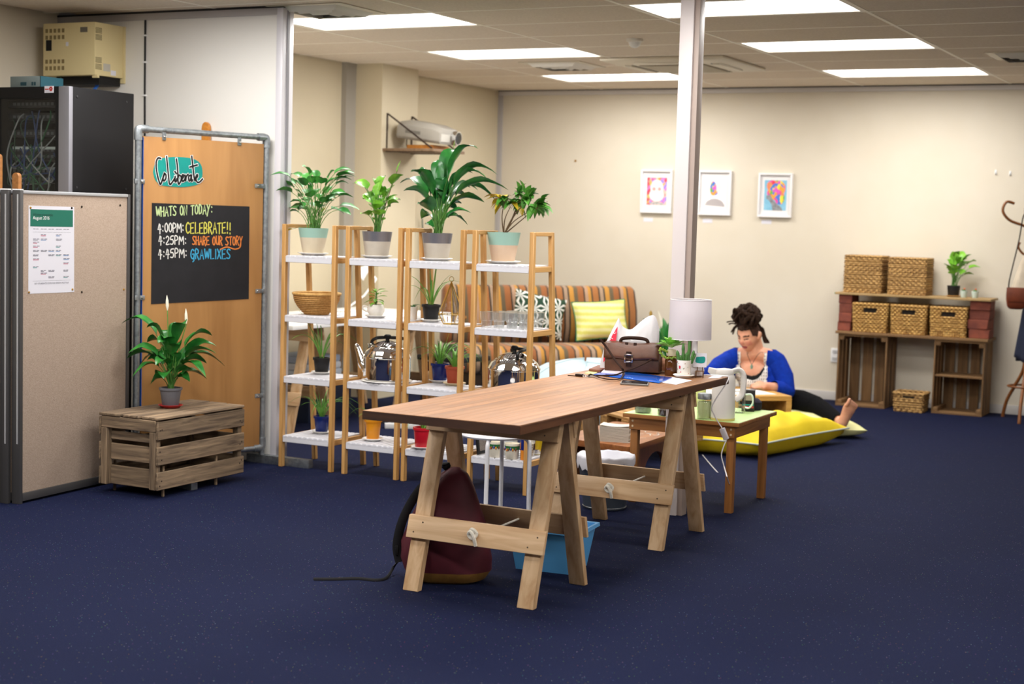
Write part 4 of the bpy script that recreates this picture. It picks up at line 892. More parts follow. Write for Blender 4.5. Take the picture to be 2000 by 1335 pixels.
P2 = Q(986, 902); P2.x = P.x+0.105; P2.y = P.y-0.005; t = mug(P2, 0.041, 0.085, IV, 'ivory mug with painted fruit, right one of the pair behind the stool', fruitband(0.085), None, taper=0.88); fruits(t, 0.041, 0.085)
P3 = Vector((P2.x+0.072, YF0+0.045, z4)); mug(P3, 0.026, 0.125, NAVY, 'tall narrow dark blue mug with orange flowers', [('orange_base', 0.002, 0.055, ORG, -2.2, 0.3), ('orange_flower', 0.06, 0.095, ORG, -2.5, -2.1), ('orange_flower', 0.085, 0.12, ORG, -1.2, -0.7)], None, taper=0.95)
mug(Vector((P.x+0.015, YF0+0.18, z4)), 0.043, 0.095, mat('frosted', 'dfe2e2', 0.3), 'plain white mug behind the fruit mugs, left', None, 2.0)
mug(Vector((P2.x+0.02, YF0+0.185, z4)), 0.04, 0.095, CUPW, 'white mug with a wide black band behind the fruit mugs', [('black_band', 0.035, 0.07, BLACKP, -3.1, 0.2)], None)
P6 = Vector((SX[3]+SWD-0.075, YF0+0.27, z4)); mug(P6, 0.038, 0.13, YELG, 'tall mug with bright yellow and pink flowers', [('pink_flower', 0.03, 0.07, PNK, -2.4, -1.5), ('green_leaf', 0.075, 0.095, GRN, -2.0, -1.4), ('pink_flower', 0.085, 0.11, PNK, -1.0, -0.4), ('white_ground', 0.004, 0.03, CUPW, -2.6, 0.0), ('blue_leaf', 0.01, 0.03, NAVY, -1.6, -1.1)], -0.7)
P7 = Vector((SX[3]+SWD-0.07, YF0+0.135, z4)); mug(P7, 0.034, 0.078, IV, 'small cream cup with grey stripes at the shelf end', [('stripe', 0.012+0.014*i, 0.018+0.014*i, STRP, -3.1, 0.6) for i in range(5)], None, taper=0.82)
t = thing('framed_mat', 'dark framed grey fabric piece leaning at the left of the mug shelf', 'frame', (SX[3]+0.045, YF0+0.16, z4))
M = TR(SX[3]+0.045, YF0+0.03, z4+0.002) @ Matrix.Rotation(math.radians(-6), 4, 'Y')
MB().box(0, 0.012, 0.0, 0.24, 0, 0.15, M).build('frame', BLACKP, t, True, bevel=0.003); MB().box(0.0125, 0.014, 0.018, 0.222, 0.018, 0.132, M).build('fabric', mat('grey_tweed', '9a8f88', 0.9, col2='6b625d', nscale=220), t, True)
# ================================================================== long trestle table
RED = wood('redwood', 'a8784e', '7a5032', 'y', 0.45, 3.0, 0.17, 0.05, 0.25, 0.8, 14.0)
TX0, TX1, TY0, TY1, TZ, TT = -3.145, -2.482, 4.885, 7.085, 0.75, 0.034
tb = thing('long_table', 'long red-brown laminated wood table top resting on two trestles', 'table top', ((TX0+TX1)/2, (TY0+TY1)/2, TZ-TT))
q = random.Random(12); ns = 15; pw = (TX1-TX0)/ns
for i in range(ns):
    ys = [TY0]; y = TY0 + q.uniform(0.25, 0.75)
    while y < TY1-0.2: ys.append(y); y += q.uniform(0.45, 0.85)
    ys.append(TY1)
    for a, b in zip(ys, ys[1:]):
        MB().box(TX0+i*pw+0.0002, TX0+(i+1)*pw-0.0002, a+0.0002, b-0.0002, TZ-TT, TZ).build('stave', RED, tb, True, bevel=0.0008, seg=1)
EDGE_DK = wood('dark_edge', '6b452c', '4a2e1e', 'y', 0.5); END_DK = wood('dark_end', '4c3020', '38231a', 'x', 0.6)  # darker brown strips along the ends and long sides of the top
box('end_edge', (TX0, TX1, TY0-0.002, TY0, TZ-TT, TZ-0.002), END_DK, tb, world=True); box('end_edge', (TX0, TX1, TY1, TY1+0.002, TZ-TT, TZ-0.002), END_DK, tb, world=True)
box('long_edge', (TX1, TX1+0.002, TY0, TY1, TZ-TT, TZ-0.003), EDGE_DK, tb, world=True); box('long_edge', (TX0-0.002, TX0, TY0, TY1, TZ-TT, TZ-0.003), EDGE_DK, tb, world=True)
def trestle(name_label, cx, cy, hd, hw=0.255, hgt=TZ-TT):
    t = thing('trestle', name_label, 'trestle', (cx, cy, 0), 0, 'pine trestles under the table top')
    for s in (-1, 1):
        yb, yt = s*hd, s*0.028
        sl = (yt-yb)/hgt
        yy = lambda z: yb+sl*z
        for x in (-hw, hw):
            w2, d2 = 0.035, 0.016
            MB().hexa([(x-w2,yb-d2,0),(x+w2,yb-d2,0),(x+w2,yb+d2,0),(x-w2,yb+d2,0),(x-w2,yt-d2,hgt),(x+w2,yt-d2,hgt),(x+w2,yt+d2,hgt),(x-w2,yt+d2,hgt)]).build('leg', pine('z'), t, bevel=0.002, seg=1)
        def plank(nm, z0, z1, off, x0, x1):
            ya, yb2 = yy(z0)+s*off, yy(z1)+s*off; k = 0.0095
            o = MB().hexa([(x0,ya-k,z0),(x1,ya-k,z0),(x1,ya+k,z0),(x0,ya+k,z0),(x0,yb2-k,z1),(x1,yb2-k,z1),(x1,yb2+k,z1),(x0,yb2+k,z1)]).build(nm, pine('x'), t, bevel=0.0015, seg=1)
            return o
        lo = plank('crossbar', 0.205, 0.292, 0.0265, -hw-0.05, hw+0.05); hi_ = plank('top_plank', hgt-0.092, hgt-0.004, 0.0265, -hw-0.04, hw+0.04)
        sc = MB().lathe([(0.0038, 0), (0.003, 0.0012)], 8, M=Matrix.Rotation(s*-PI/2, 4, 'X')).mesh('screw'); sc.materials.append(mat('screw_steel', '6a5a48', 0.5, 0.5))
        for pl_, zc in ((lo, 0.248), (hi_, hgt-0.05)):
            for x in (-hw, hw):
                for dx, dz in ((-0.018, -0.02), (0.018, 0.02)): link('screw', sc, pl_, (x+dx, yy(zc+dz)+s*0.036, zc+dz))
    zr = 0.25; y1 = -(hd+(0.028-hd)*zr/hgt)-0.037
    MB().tube([(0, y1+0.004, zr), (0.004, 0, zr-0.004), (0, -y1-0.004, zr)], 0.0042, 8).build('rope', ROPE, t)
    m = MB()
    m.tube(spline([(-0.014, y1-0.006, zr+0.010), (0.0, y1-0.018, zr+0.022), (0.017, y1-0.012, zr+0.006), (0.002, y1-0.017, zr-0.014), (-0.017, y1-0.014, zr-0.002), (-0.005, y1-0.022, zr+0.013), (0.010, y1-0.024, zr-0.004), (0.014, y1-0.012, zr-0.042)], 5), 0.0078, 7); m.build('rope_knot', ROPE, t)
    m = MB(); m.tube(spline([(-0.01, -y1+0.004, zr+0.006), (0.0, -y1+0.014, zr+0.012), (0.012, -y1+0.01, zr), (-0.006, -y1+0.012, zr-0.01), (-0.002, -y1+0.01, zr-0.028)], 5), 0.0055, 7); m.build('rope_knot', ROPE, t)
    return t
ROPE = mat('cotton_rope', 'eee8da', 0.85, col2='ddd5c4', nscale=150, bump=0.5, bscale=200)
trestle('pine trestle with rope stay, nearest the camera', -2.857, 5.455, 0.235)
trestle('pine trestle with rope stay at the far end of the table, beside the pillar', -2.84, 6.745, 0.26)

# --- things on the table
LEA = mat('brown_leather', '5c3822', 0.5, col2='402516', nscale=9, bump=0.15, bscale=90); LEAD = mat('dark_leather', '2e1b12', 0.75, spec=0.2)
Pb = atz(1228, 729, TZ); rz = math.radians(12)
t = thing('handbag', 'brown leather satchel handbag with buckle standing on the table', 'bag', (Pb.x, Pb.y+0.055, TZ+0.0072), rz)
hw = 0.132
def bagring(x, k): # cross-section in y,z
    d = 0.056*k; return [(x, -d, 0.004), (x, -d*1.08, 0.045), (x, -d*0.85, 0.09), (x, -d*0.45, 0.122), (x, 0, 0.13), (x, d*0.45, 0.122), (x, d*0.85, 0.09), (x, d*1.08, 0.045), (x, d, 0.004), (x, 0, 0)]
MB().loft([bagring(x, k) for x, k in ((-hw*0.97, 0.6), (-hw, 0.9), (-hw*0.6, 1.05), (0, 1.08), (hw*0.6, 1.05), (hw, 0.9), (hw*0.97, 0.6))]).build('body', LEA, t, ang=60)
fl = MB(); xs = [-hw*1.06, -hw*0.6, 0, hw*0.6, hw*1.06]
fpr = [(0.03, 0.126), (0.0, 0.137), (-0.035, 0.130), (-0.055, 0.104), (-0.064, 0.075), (-0.065, 0.064)]
fl.grid(lambda u, v: (lambda p, x: (x*(1-0.04*v), p[0]*(1.0 if abs(x) < hw else 0.97), p[1]+0.003*math.sin(u*9)))(fpr[min(5, int(round(v*5)))], -hw*1.06+2*hw*1.06*u), 10, 5)
f_ = fl.build('flap', mat('flap_leather', '643c25', 0.45, col2='4a2b1a', nscale=7, bump=0.15, bscale=90), t, recalc=False); f_.modifiers.new('solid', 'SOLIDIFY').thickness = 0.004
for x in (-0.012,): MB().box(x-0.013, x+0.013, -0.0685, -0.064, 0.028, 0.10).build('buckle_strap', LEAD, t, bevel=0.002)
m = MB(); bx = -0.012
for (a, b, c, d) in ((-0.021, -0.015, 0.052, 0.084), (0.015, 0.021, 0.052, 0.084), (-0.021, 0.021, 0.082, 0.088), (-0.021, 0.021, 0.048, 0.054)): m.box(bx+a, bx+b, -0.074, -0.068, c, d)
m.build('buckle', CHROME, t, bevel=0.0015)
for x in (-0.03, 0.012): MB().box(x-0.008, x+0.008, -0.068, -0.0635, 0.066, 0.135, Matrix.Rotation(-0.15, 4, 'X') @ TR(0, 0.01, 0)).build('stitch_band', LEAD, t, bevel=0.002)
MB().tube(spline([(-0.068, 0.0, 0.134), (-0.058, 0, 0.156), (0, 0, 0.162), (0.058, 0, 0.156), (0.07, 0, 0.132)], 6), 0.0085, 8).build('handle', LEAD, t)
sp = [near(1172, 662, Pb), near(1186, 680, Pb), near(1203, 705, Pb-_f*0.05), near(1214, 718, Pb-_f*0.09), near(1218, 727, Pb-_f*0.1), atz(1213, 738, TZ+0.008), atz(1196, 741, TZ+0.008), atz(1172, 737, TZ+0.008), atz(1156, 731, TZ+0.009), atz(1150, 733, TZ+0.009)]
MB().tube(spline(sp, 6), 0.0052, 8, sx=0.5).build('strap', LEAD, t, True)
sp = [near(1287, 676, Pb), near(1284, 690, Pb), near(1270, 703, Pb-_f*0.06), near(1240, 718, Pb-_f*0.09), near(1222, 724, Pb-_f*0.1), atz(1200, 732, TZ+0.009), atz(1165, 733, TZ+0.009)]
MB().tube(spline(sp, 6), 0.004, 8, sx=0.5).build('strap', LEAD, t, True)
# keys and clip
P = atz(1143, 736, TZ)
t = thing('key_bunch', 'bunch of keys with leather fob on the table beside the handbag', 'keys', P)
MB().tube([(0.014*math.cos(a), 0.014*math.sin(a), 0.006) for a in [2*PI*k/16 for k in range(17)]], 0.0016, 6).build('ring', CHROME, t)
for i, a in enumerate((0.2, 1.0, 2.4, 3.3)):
    M = RZ(a) @ TR(0.012, 0, 0.003+0.003*i)
    MB().lathe([(0.009, 0), (0.009, 0.002)], 10, (0.008, 0, 0), M).box(0.014, 0.036, -0.003, 0.003, 0, 0.002, M).build('key', STEEL, t)
MB().box(-0.05, -0.012, -0.008, 0.008, 0, 0.014).build('fob', LEAD, t, bevel=0.004); MB().box(-0.09, -0.05, -0.003, 0.003, 0, 0.004).build('cord', LEAD, t, bevel=0.001)
def sheet(name, corners, z, th, m_, label, cat, bevel=0.0, **k):
    c = [atz(x, y, z) for x, y in corners]
    m = MB(); m.hexa([c[0], c[1], c[2], c[3]] + [p+Vector((0, 0, th)) for p in c])
    return tag(m.build(name, m_, bevel=bevel), label, cat, **k)
sheet('paper_sheet', [(1278, 744.5), (1321, 751), (1351, 743), (1312, 736)], TZ+0.0004, 0.0012, PAPER, 'white paper sticking out from under the blue folder', 'paper')
sheet('plastic_folder', [(1159, 731.5), (1288, 748), (1313, 738), (1192, 723)], TZ+0.002, 0.004, mat('blue_folder', '1267d8', 0.12, coat=0.6), 'shiny bright blue plastic folder under the handbag', 'folder', 0.001)
sheet('magazine', [(1174, 728), (1216, 731), (1222, 725), (1180, 721.5)], TZ+0.0064, 0.003, mat('magazine_white', 'e6d9df', 0.35), 'white and pink magazine between handbag and blue folder', 'magazine')
sheet('yellow_note', [(1142, 729), (1158, 731), (1180, 722), (1160, 720)], TZ+0.0004, 0.0016, mat('yellow_paper', 'd8d48c', 0.7), 'pale yellow note beside the keys', 'paper')
sheet('paper_sheet', [(1383, 738.5), (1404, 738), (1414, 734.5), (1392, 733.5)], TZ+0.0004, 0.0012, PAPER, 'white paper at the far right corner of the table', 'paper')
sheet('notebook', [(1150, 724.5), (1172, 727), (1190, 719), (1168, 717)], TZ+0.0025, 0.012, mat('brown_cover', '7a4a36', 0.6), 'small brown notebook peeking out left of the handbag', 'notebook', 0.002)
c = [atz(x, y, TZ) for x, y in ((1211, 751), (1266, 754.5), (1268, 748.5), (1214, 745.5))]
t = thing('phone', 'grey mobile phone lying face up on the table', 'phone', sum(c, Vector())/4)
m = MB(); m.hexa(c+[p+Vector((0, 0, 0.009)) for p in c]); m.build('body', mat('phone_grey', '8d8a86', 0.3, 0.6), t, True, bevel=0.003)
m = MB(); cc_ = sum(c, Vector())/4; m.add([cc_+(p-cc_)*0.92+Vector((0, 0, 0.0094)) for p in c], [(0, 1, 2, 3)]); m.build('screen', mat('phone_screen', '222326', 0.08), t, True)
# plastic carrier bag
t = thing('carrier_bag', 'crumpled white plastic carrier bag with red print behind the handbag', 'bag', (Pb.x+0.02, Pb.y+0.105, TZ))
Pc = Vector((Pb.x+0.01, min(Pb.y+0.13, TY1-0.03), TZ))
prof_top = [(1173, 705), (1184, 668), (1205, 626), (1209, 622), (1214, 634), (1222, 641), (1232, 643), (1242, 636), (1256, 624), (1270, 616), (1279, 617), (1285, 632), (1288, 655), (1284, 700)]
pt = spline([(x, y, 0) for x, y in prof_top], 3); NT = len(pt)-1
q = random.Random(2); nz = [[q.uniform(-1, 1) for _ in range(14)] for _ in range(NT+1)]
def bagpt(side):
    def fn(u, v):
        i = min(NT, int(round(u*NT))); tp = pt[i]; bx_ = 1171+(1283-1171)*u; by_ = 724+6*u
        x = bx_+(tp.x-bx_)*v; y = by_+(tp.y-by_)*v
        base = near(x, y, Pc)
        bul = math.sin(PI*u)**0.7*(0.055*(1-v)**0.6+0.006) + 0.004*nz[i][int(v*12)]*math.sin(PI*u)*(1-0.4*v)
        p = base-_f*bul*side; p.z = max(p.z, TZ+0.001); return p
    return fn
PLAS = mat('carrier_plastic', 'd6d3d4', 0.3, trans=0.0, sss=0.0)
m = MB(); m.grid(bagpt(1), NT, 12); m.grid(bagpt(-0.9), NT, 12); bd = m.build('film', PLAS, t, True, recalc=False, ang=180)
def redband(u0, u1, v0, v1, nm, mt, lift=0.0015):
    m = MB(); f0 = bagpt(1); m.grid(lambda u, v: f0(u0+(u1-u0)*u, v0+(v1-v0)*v)-_f*(lift+0.012), 4, 6); return m.build(nm, mt, t, True, recalc=False)
RDP = mat('red_print', 'd81f3c', 0.4)
redband(0.05, 0.20, 0.40, 0.84, 'red_panel', RDP); redband(0.02, 0.06, 0.02, 0.16, 'red_panel', RDP)
for ch_, x, y in (('E', 1199, 652), ('R', 1192, 664), ('T', 1190, 676)):
    o_ = near(x-2, y, Pc)-_f*0.036; text_part(ch_, o_, (_r*0.93+_u*0.35), (_u*0.93-_r*0.35), 0.03, mat('print_white', 'f4f4f4'), t)
# amber jar with succulent
P = atz(1310, 733, TZ)
t = thing('succulent_jar', 'pale green rosette succulent in an amber glass jar', 'plant', P)
MB().lathe([(0.027, 0), (0.03, 0.004), (0.03, 0.074), (0.024, 0.084), (0.024, 0.096), (0.021, 0.096), (0.021, 0.084)], 24).build('jar', mat('amber_glass', '5a3312', 0.08, spec=0.7), t)
MB().lathe([(0.0235, 0.096), (0.026, 0.108), (0.02, 0.125), (0.006, 0.128)], 16).build('cotton_wrap', mat('cream_wrap', 'd9c9a8', 0.9), t)
Bq_ = P+Vector((0, 0, 0.13))
for i in range(26):
    a = i*2.399; l = 0.035+0.05*(i/26); hh = 0.045*(1-i/26)+0.005
    leaf(t, Bq_+Vector((0, 0, hh*0.3)), Bq_+Vector((math.cos(a)*l, math.sin(a)*l, hh+0.012)), 0.0, 0.028, 0.1, (leafm('pale_succulent', 'a5d66a', '7fbf52', 0.4), STEM_G), 0.002, 6, shape=1.5, fold=0.5)
ds = MB(); pts = spline([near(1313, 690, P), near(1300, 686, P)-_f*0.03, near(1288, 680, P)-_f*0.04, near(1290, 692, P)-_f*0.04, near(1302, 698, P)-_f*0.045, near(1318, 698, P)-_f*0.05], 6)
q = random.Random(6)
for i, p in enumerate(pts):
    for k in range(3): ds.sphere(p+Vector((q.uniform(-.004, .004), q.uniform(-.004, .004), q.uniform(-.004, .004))), 0.0042, 6, 4)
ds.build('trailing_stem', leafm('trailing_green', '6f9a35', 'a9a83c'), t, True)
# floral cup cactus
P = atz(1335, 737, TZ); saucer((P.x, P.y, TZ), 0.052, WHS, 'white saucer under the floral cup of cacti on the table')
t = thing('cactus_cup', 'green cacti in a white floral cup beside the lamp', 'plant', P+Vector((0, 0, 0.006)))
MB().lathe([(0.029, 0), (0.031, 0.003), (0.034, 0.078), (0.031, 0.078), (0.028, 0.01)], 26).build('cup', CUPW, t); MB().lathe([(0.031, 0.06), (0.031, 0.068), (0.002, 0.07)], 16).build('soil', SOIL, t)
q = random.Random(8); RF = mat('flower_red', 'c2182e', 0.4); LG_ = mat('flower_green', '3f7a4c', 0.5); ST_ = mat('flower_tan', '9a7a5c', 0.5)
for i in range(16):
    a = math.radians(-100+q.uniform(-70, 80)); z = q.uniform(0.012, 0.07); rr = 0.0295+0.0045*z/0.078; mt = (RF, LG_, ST_, LG_)[i % 4] if i else RF
    s_ = 0.009 if i == 0 else q.uniform(0.0025, 0.005)
    if i == 0: a, z = math.radians(-105), 0.045
    MB().sphere((rr*math.cos(a), rr*math.sin(a), z), s_, 8, 5, (0.5, 0.5, 1)).build('painted_flower', mt, t)
Bc = P+Vector((0, 0, 0.074)); CAC = leafm('cactus_green', '4a7a34', '2f5a24', 0.6)
for x, y, yt, r in ((1344, 700, 659, 0.0085), (1335, 700, 670, 0.008), (1327, 702, 684, 0.009), (1340, 703, 688, 0.01), (1349, 703, 684, 0.008), (1331, 703, 693, 0.009), (1351, 700, 690, 0.006)):
    a_ = near(x, y, Bc)+Vector((0, 0, -0.004)); b_ = near(x+(x-1336)*0.5, yt, Bc); a_.z = Bc.z-0.006
    m = MB(); pts = [a_.lerp(b_, i/7) for i in range(8)]; m.tube(pts, [r*(1.0 if i % 2 else 0.82) for i in range(7)]+[r*0.3], 10); m.build('cactus_stem', CAC, t, True)
# table lamp
P = atz(1357, 734, TZ); P.x -= 0.005
t = thing('table_lamp', 'white table lamp with a drum shade on the far end of the table', 'lamp', P)
LWH = mat('lamp_white', 'e9e4e4', 0.3)
MB().lathe([(0.034, 0), (0.045, 0.006), (0.05, 0.03), (0.04, 0.06), (0.022, 0.085), (0.014, 0.12), (0.012, 0.2), (0.0, 0.2)], 28).build('base', LWH, t)
zs0, zs1 = 0.177, 0.366; dx = near(1348, 650, P).x-P.x
SHM = mat('shade_fabric', 'ddd6da', 0.85)
_nt = SHM.node_tree; _tl = _nt.nodes.new('ShaderNodeBsdfTranslucent'); _tl.inputs[0].default_value = srgb('ddd6da'); _mx = _nt.nodes.new('ShaderNodeMixShader'); _mx.inputs[0].default_value = 0.45
_nt.links.new(_nt.nodes['Principled BSDF'].outputs[0], _mx.inputs[1]); _nt.links.new(_tl.outputs[0], _mx.inputs[2]); _nt.links.new(_mx.outputs[0], _nt.nodes['Material Output'].inputs[0])
m = MB(); n = 48
for r0, r1 in ((0.104, 0.099),): m.loft([[(r0*math.cos(2*PI*k/n), r0*math.sin(2*PI*k/n), zs0) for k in range(n)], [(r1*math.cos(2*PI*k/n), r1*math.sin(2*PI*k/n), zs1) for k in range(n)]], False)
sh_ = m.build('lamp_shade', SHM, t, recalc=False); sh_.location.x = dx
for z, r in ((zs0, 0.1035), (zs1, 0.0985)): o_ = MB().tube([(r*math.cos(2*PI*k/n), r*math.sin(2*PI*k/n), z) for k in range(n+1)], 0.0016, 6, False).build('shade_rim', LWH, t); o_.location.x = dx
MB().tube([(0, 0, 0.2), (dx, 0, 0.27)], 0.008, 10).build('socket', LWH, t); MB().tube([(dx-0.1, 0, zs1-0.012), (dx, 0, zs1-0.03), (dx+0.1, 0, zs1-0.012)], 0.0015, 6).build('shade_ring', STEEL, t)
MB().sphere((dx, 0, 0.295), 0.028, 14, 10, (1, 1, 1.2)).build('bulb', mat('opal_bulb', 'f2f0ea', 0.3), t)
PCo = Vector((-2.44, 7.02, 0.6))
cp = [P+Vector((0.03, 0.02, 0.006)), Vector((-2.50, 7.05, TZ+0.006)), Vector((-2.474, 7.06, TZ-0.01)), near(1392, 790, PCo), near(1396, 812, PCo), near(1410, 835, PCo)]
MB().tube(spline(cp, 7), 0.003, 7).build('cord', LWH, t, True)
sw0, sw1 = near(1388+22, 836, PCo), near(1388+31, 858, PCo)
MB().bar(sw0, sw1, 0.026, 0.018, (0, 1, 0)).build('cord_switch', mat('switch_grey', 'cfc8cc', 0.4), t, True, bevel=0.004)
cp2 = [sw1, near(1412, 875, PCo), near(1409, 890, PCo), near(1414, 910, PCo), near(1422, 938, PCo), atz(1423, 944, 0.004), atz(1395, 915, 0.004), atz(1372, 888, 0.004)]
MB().tube(spline(cp2, 6), 0.003, 7).build('cord', LWH, t, True)
# mini chair card holder
P = atz(1366, 737, TZ); t = thing('card_holder', 'tiny copper chair holding a white card with a teal logo', 'card holder', P, math.radians(15))
COP = mat('copper', '8a6a4c', 0.35, 0.9)
for x in (-0.017, 0.017):
    for y in (-0.012, 0.012): MB().tube([(x, y, 0), (x, y, 0.03)], 0.0018, 6).build('leg', COP, t)
MB().box(-0.019, 0.019, -0.014, 0.014, 0.03, 0.033).build('seat', COP, t)
MB().tube(spline([(-0.012, 0.012, 0.033), (-0.012, 0.012, 0.055), (-0.008, 0.012, 0.068), (0.0, 0.012, 0.072), (0.008, 0.012, 0.068), (0.012, 0.012, 0.055), (0.012, 0.012, 0.033)], 4), 0.002, 6).build('back', COP, t)
MB().box(-0.031, 0.031, 0.002, 0.0035, 0.05, 0.117).build('card', PAPER, t)
m = MB(); bl2 = spline([(-0.022, 0, 0.083), (-0.018, 0, 0.097), (0.0, 0, 0.1), (0.02, 0, 0.101), (0.025, 0, 0.088), (0.02, 0, 0.072), (0.0, 0, 0.068), (-0.02, 0, 0.072), (-0.022, 0, 0.083)], 3)[:-1]; m.add([(p.x, 0.0012, p.z) for p in bl2], [tuple(range(len(bl2)))]); m.build('card_logo', MATS['teal_vinyl'], t, smooth=False)
# peach pouch
P = atz(1297, 727, TZ); P.y = min(P.y+0.02, TY1-0.04)
t = thing('cloth_pouch', 'peach cloth pouch with lace edge between handbag and amber jar', 'pouch', P, math.radians(25))
MB().loft([[(-0.035, -0.02, 0), (0.04, -0.02, 0), (0.04, 0.02, 0), (-0.035, 0.02, 0)], [(-0.035, -0.024, 0.03), (0.036, -0.024, 0.03), (0.036, 0.024, 0.03), (-0.035, 0.024, 0.03)], [(-0.03, -0.012, 0.07), (0.012, -0.012, 0.065), (0.012, 0.012, 0.065), (-0.03, 0.012, 0.07)], [(-0.028, -0.004, 0.095), (-0.012, -0.004, 0.09), (-0.012, 0.004, 0.09), (-0.028, 0.004, 0.095)]]).build('cloth', mat('peach_cloth', 'cf9678', 0.85, col2='c28565', nscale=20), t, bevel=0.005)
m = MB()
for i in range(9): m.sphere((-0.032+0.009*i, -0.024, 0.008), 0.005, 6, 4, (1, 0.4, 1))
m.build('lace_edge', mat('lace', 'e2c9ad', 0.9), t)

# ================================================================== under and behind the table
# backpack
MAR = mat('maroon_nylon', '5c1a28', 0.65, col2='4a121f', nscale=6, bump=0.1, bscale=40); OCH = mat('ochre_suede', '9a7030', 0.85, col2='86602a', nscale=20)
P0b = Vector((-3.085, 5.45, 0)); 
bk = thing('backpack', 'maroon backpack with an ochre base slumped under the table', 'backpack', P0b)
ax = math.radians(28); ex = Vector((math.cos(ax), math.sin(ax), 0)); ey = Vector((-math.sin(ax), math.cos(ax), 0))
rings = [(0.0, 0.11, 0.075, 0.0), (0.012, 0.155, 0.095, 0.0), (0.05, 0.178, 0.115, 0.0), (0.10, 0.185, 0.122, -0.003), (0.16, 0.180, 0.125, -0.006), (0.24, 0.158, 0.115, -0.006), (0.32, 0.125, 0.095, 0.002), (0.39, 0.090, 0.075, 0.012), (0.44, 0.055, 0.05, 0.02), (0.465, 0.02, 0.02, 0.022)]
def bring(z, a, b, sh):
    out = []
    for k in range(28):
        th = 2*PI*k/28; c, s = math.cos(th), math.sin(th); c = math.copysign(abs(c)**0.8, c); s = math.copysign(abs(s)**0.8, s)
        w_ = 1+0.03*math.sin(5*th+z*30)
        out.append(P0b+ex*(a*c*w_+sh)+ey*(b*s*w_)+Vector((0, 0, z)))
    return out
MB().loft([bring(*r) for r in rings[2:]], True).build('body', MAR, bk, True, ang=70)
MB().loft([bring(*r) for r in rings[:3]], True).build('suede_base', OCH, bk, True, ang=70)
def bp_pt(th, z, off=0.006):
    zs_ = [r[0] for r in rings]; i = max(0, min(len(rings)-2, next((k for k in range(len(rings)-1) if zs_[k+1] >= z), len(rings)-2)))
    f = (z-zs_[i])/(zs_[i+1]-zs_[i]); a = rings[i][1]*(1-f)+rings[i+1][1]*f+off; b = rings[i][2]*(1-f)+rings[i+1][2]*f+off; sh = rings[i][3]*(1-f)+rings[i+1][3]*f
    return P0b+ex*(a*math.cos(th)+sh)+ey*(b*math.sin(th))+Vector((0, 0, z))
STW = mat('black_webbing', '161518', 0.8)
MB().tube(spline([bp_pt(PI*1.02, 0.44, 0.02), bp_pt(PI*1.02, 0.36, 0.03), bp_pt(PI*1.02, 0.25, 0.025), bp_pt(PI*1.0, 0.14, 0.02), bp_pt(PI*1.0, 0.07, 0.012)], 5), 0.019, 8, sx=0.35).build('shoulder_strap', STW, bk, True)
MB().tube(spline([bp_pt(PI*0.97, 0.455, 0.01), bp_pt(PI*0.9, 0.478, 0.03), bp_pt(PI*0.95, 0.47, 0.055), bp_pt(PI, 0.44, 0.05)], 5), 0.014, 8, sx=0.4).build('top_loop', STW, bk, True)
MB().tube([bp_pt(PI*1.25+0.0, z, 0.001) for z in (0.06, 0.14, 0.22, 0.30, 0.38, 0.43)], 0.004, 6).build('zip', STW, bk, True)
MB().tube(spline([bp_pt(PI*1.0, 0.075, 0.014), atz(770, 1105, 0.03), atz(755, 1128, 0.006), atz(735, 1133, 0.004), atz(700, 1130, 0.004), atz(655, 1131, 0.004), atz(612, 1131, 0.004)], 6), 0.008, 6, sx=0.4).build('trailing_strap', STW, bk, True)
MB().bar(bp_pt(PI, 0.10, 0.018), bp_pt(PI, 0.14, 0.02), 0.03, 0.012).build('strap_buckle', BLACKP, bk, True, bevel=0.003)
# blue bin
t = thing('plastic_tub', 'sky blue plastic storage tub under the table', 'tub', (-2.83, 5.905, 0), math.radians(6))
BLU = mat('sky_blue_plastic', '5aa6e0', 0.35)
def rr(a, b, z): return [(-a, -b, z), (a, -b, z), (a, b, z), (-a, b, z)]
m = MB(); m.loft([rr(0.125, 0.10, 0.0), rr(0.155, 0.125, 0.185)], False); m.add(rr(0.125, 0.10, 0.0), [(3, 2, 1, 0)]); m.add(rr(0.122, 0.097, 0.004), [(0, 1, 2, 3)]); m.loft([rr(0.122, 0.097, 0.004), rr(0.152, 0.122, 0.185)], False)
m.build('tub', BLU, t, bevel=0.0, recalc=False)
m = MB(); m.loft([rr(0.152, 0.122, 0.185), rr(0.166, 0.136, 0.187), rr(0.168, 0.138, 0.172), rr(0.165, 0.135, 0.172)], False); m.build('rim', BLU, t, recalc=False)
# white stool
Pst = Vector((-3.46, 6.55, 0)); t = thing('metal_stool', 'white round metal stool behind the near trestle', 'stool', Pst, math.radians(-29))
WM = mat('white_metal', 'e6e6ea', 0.3)
MB().lathe([(0.002, 0.442), (0.15, 0.442), (0.165, 0.436), (0.17, 0.444), (0.165, 0.454), (0.15, 0.452), (0.002, 0.448)], 40).build('seat', WM, t)
dm = MB()
for i in range(-4, 5):
    for j in range(-4, 5):
        if i*i+j*j < 18: dm.lathe([(0.0045, 0), (0.0045, 0.0006)], 6, (i*0.026, j*0.026, 0.4525))
dm.build('perforations', mat('hole_grey', '9a9a9e', 0.8), t)['kind'] = 'stuff'
for i in range(4):
    a = PI/4+i*PI/2; c, s = math.cos(a), math.sin(a); e = lambda r, z: (r*c, r*s, z)
    MB().tube(spline([e(0.10, 0.436), e(0.14, 0.434), e(0.163, 0.42), e(0.17, 0.38), e(0.172, 0.2), e(0.175, 0.014)], 4), 0.0105, 10).build('leg', WM, t)
    MB().lathe([(0.013, 0), (0.013, 0.025), (0.011, 0.028)], 10, e(0.175, 0.0)).build('foot_cap', WHITEP, t)
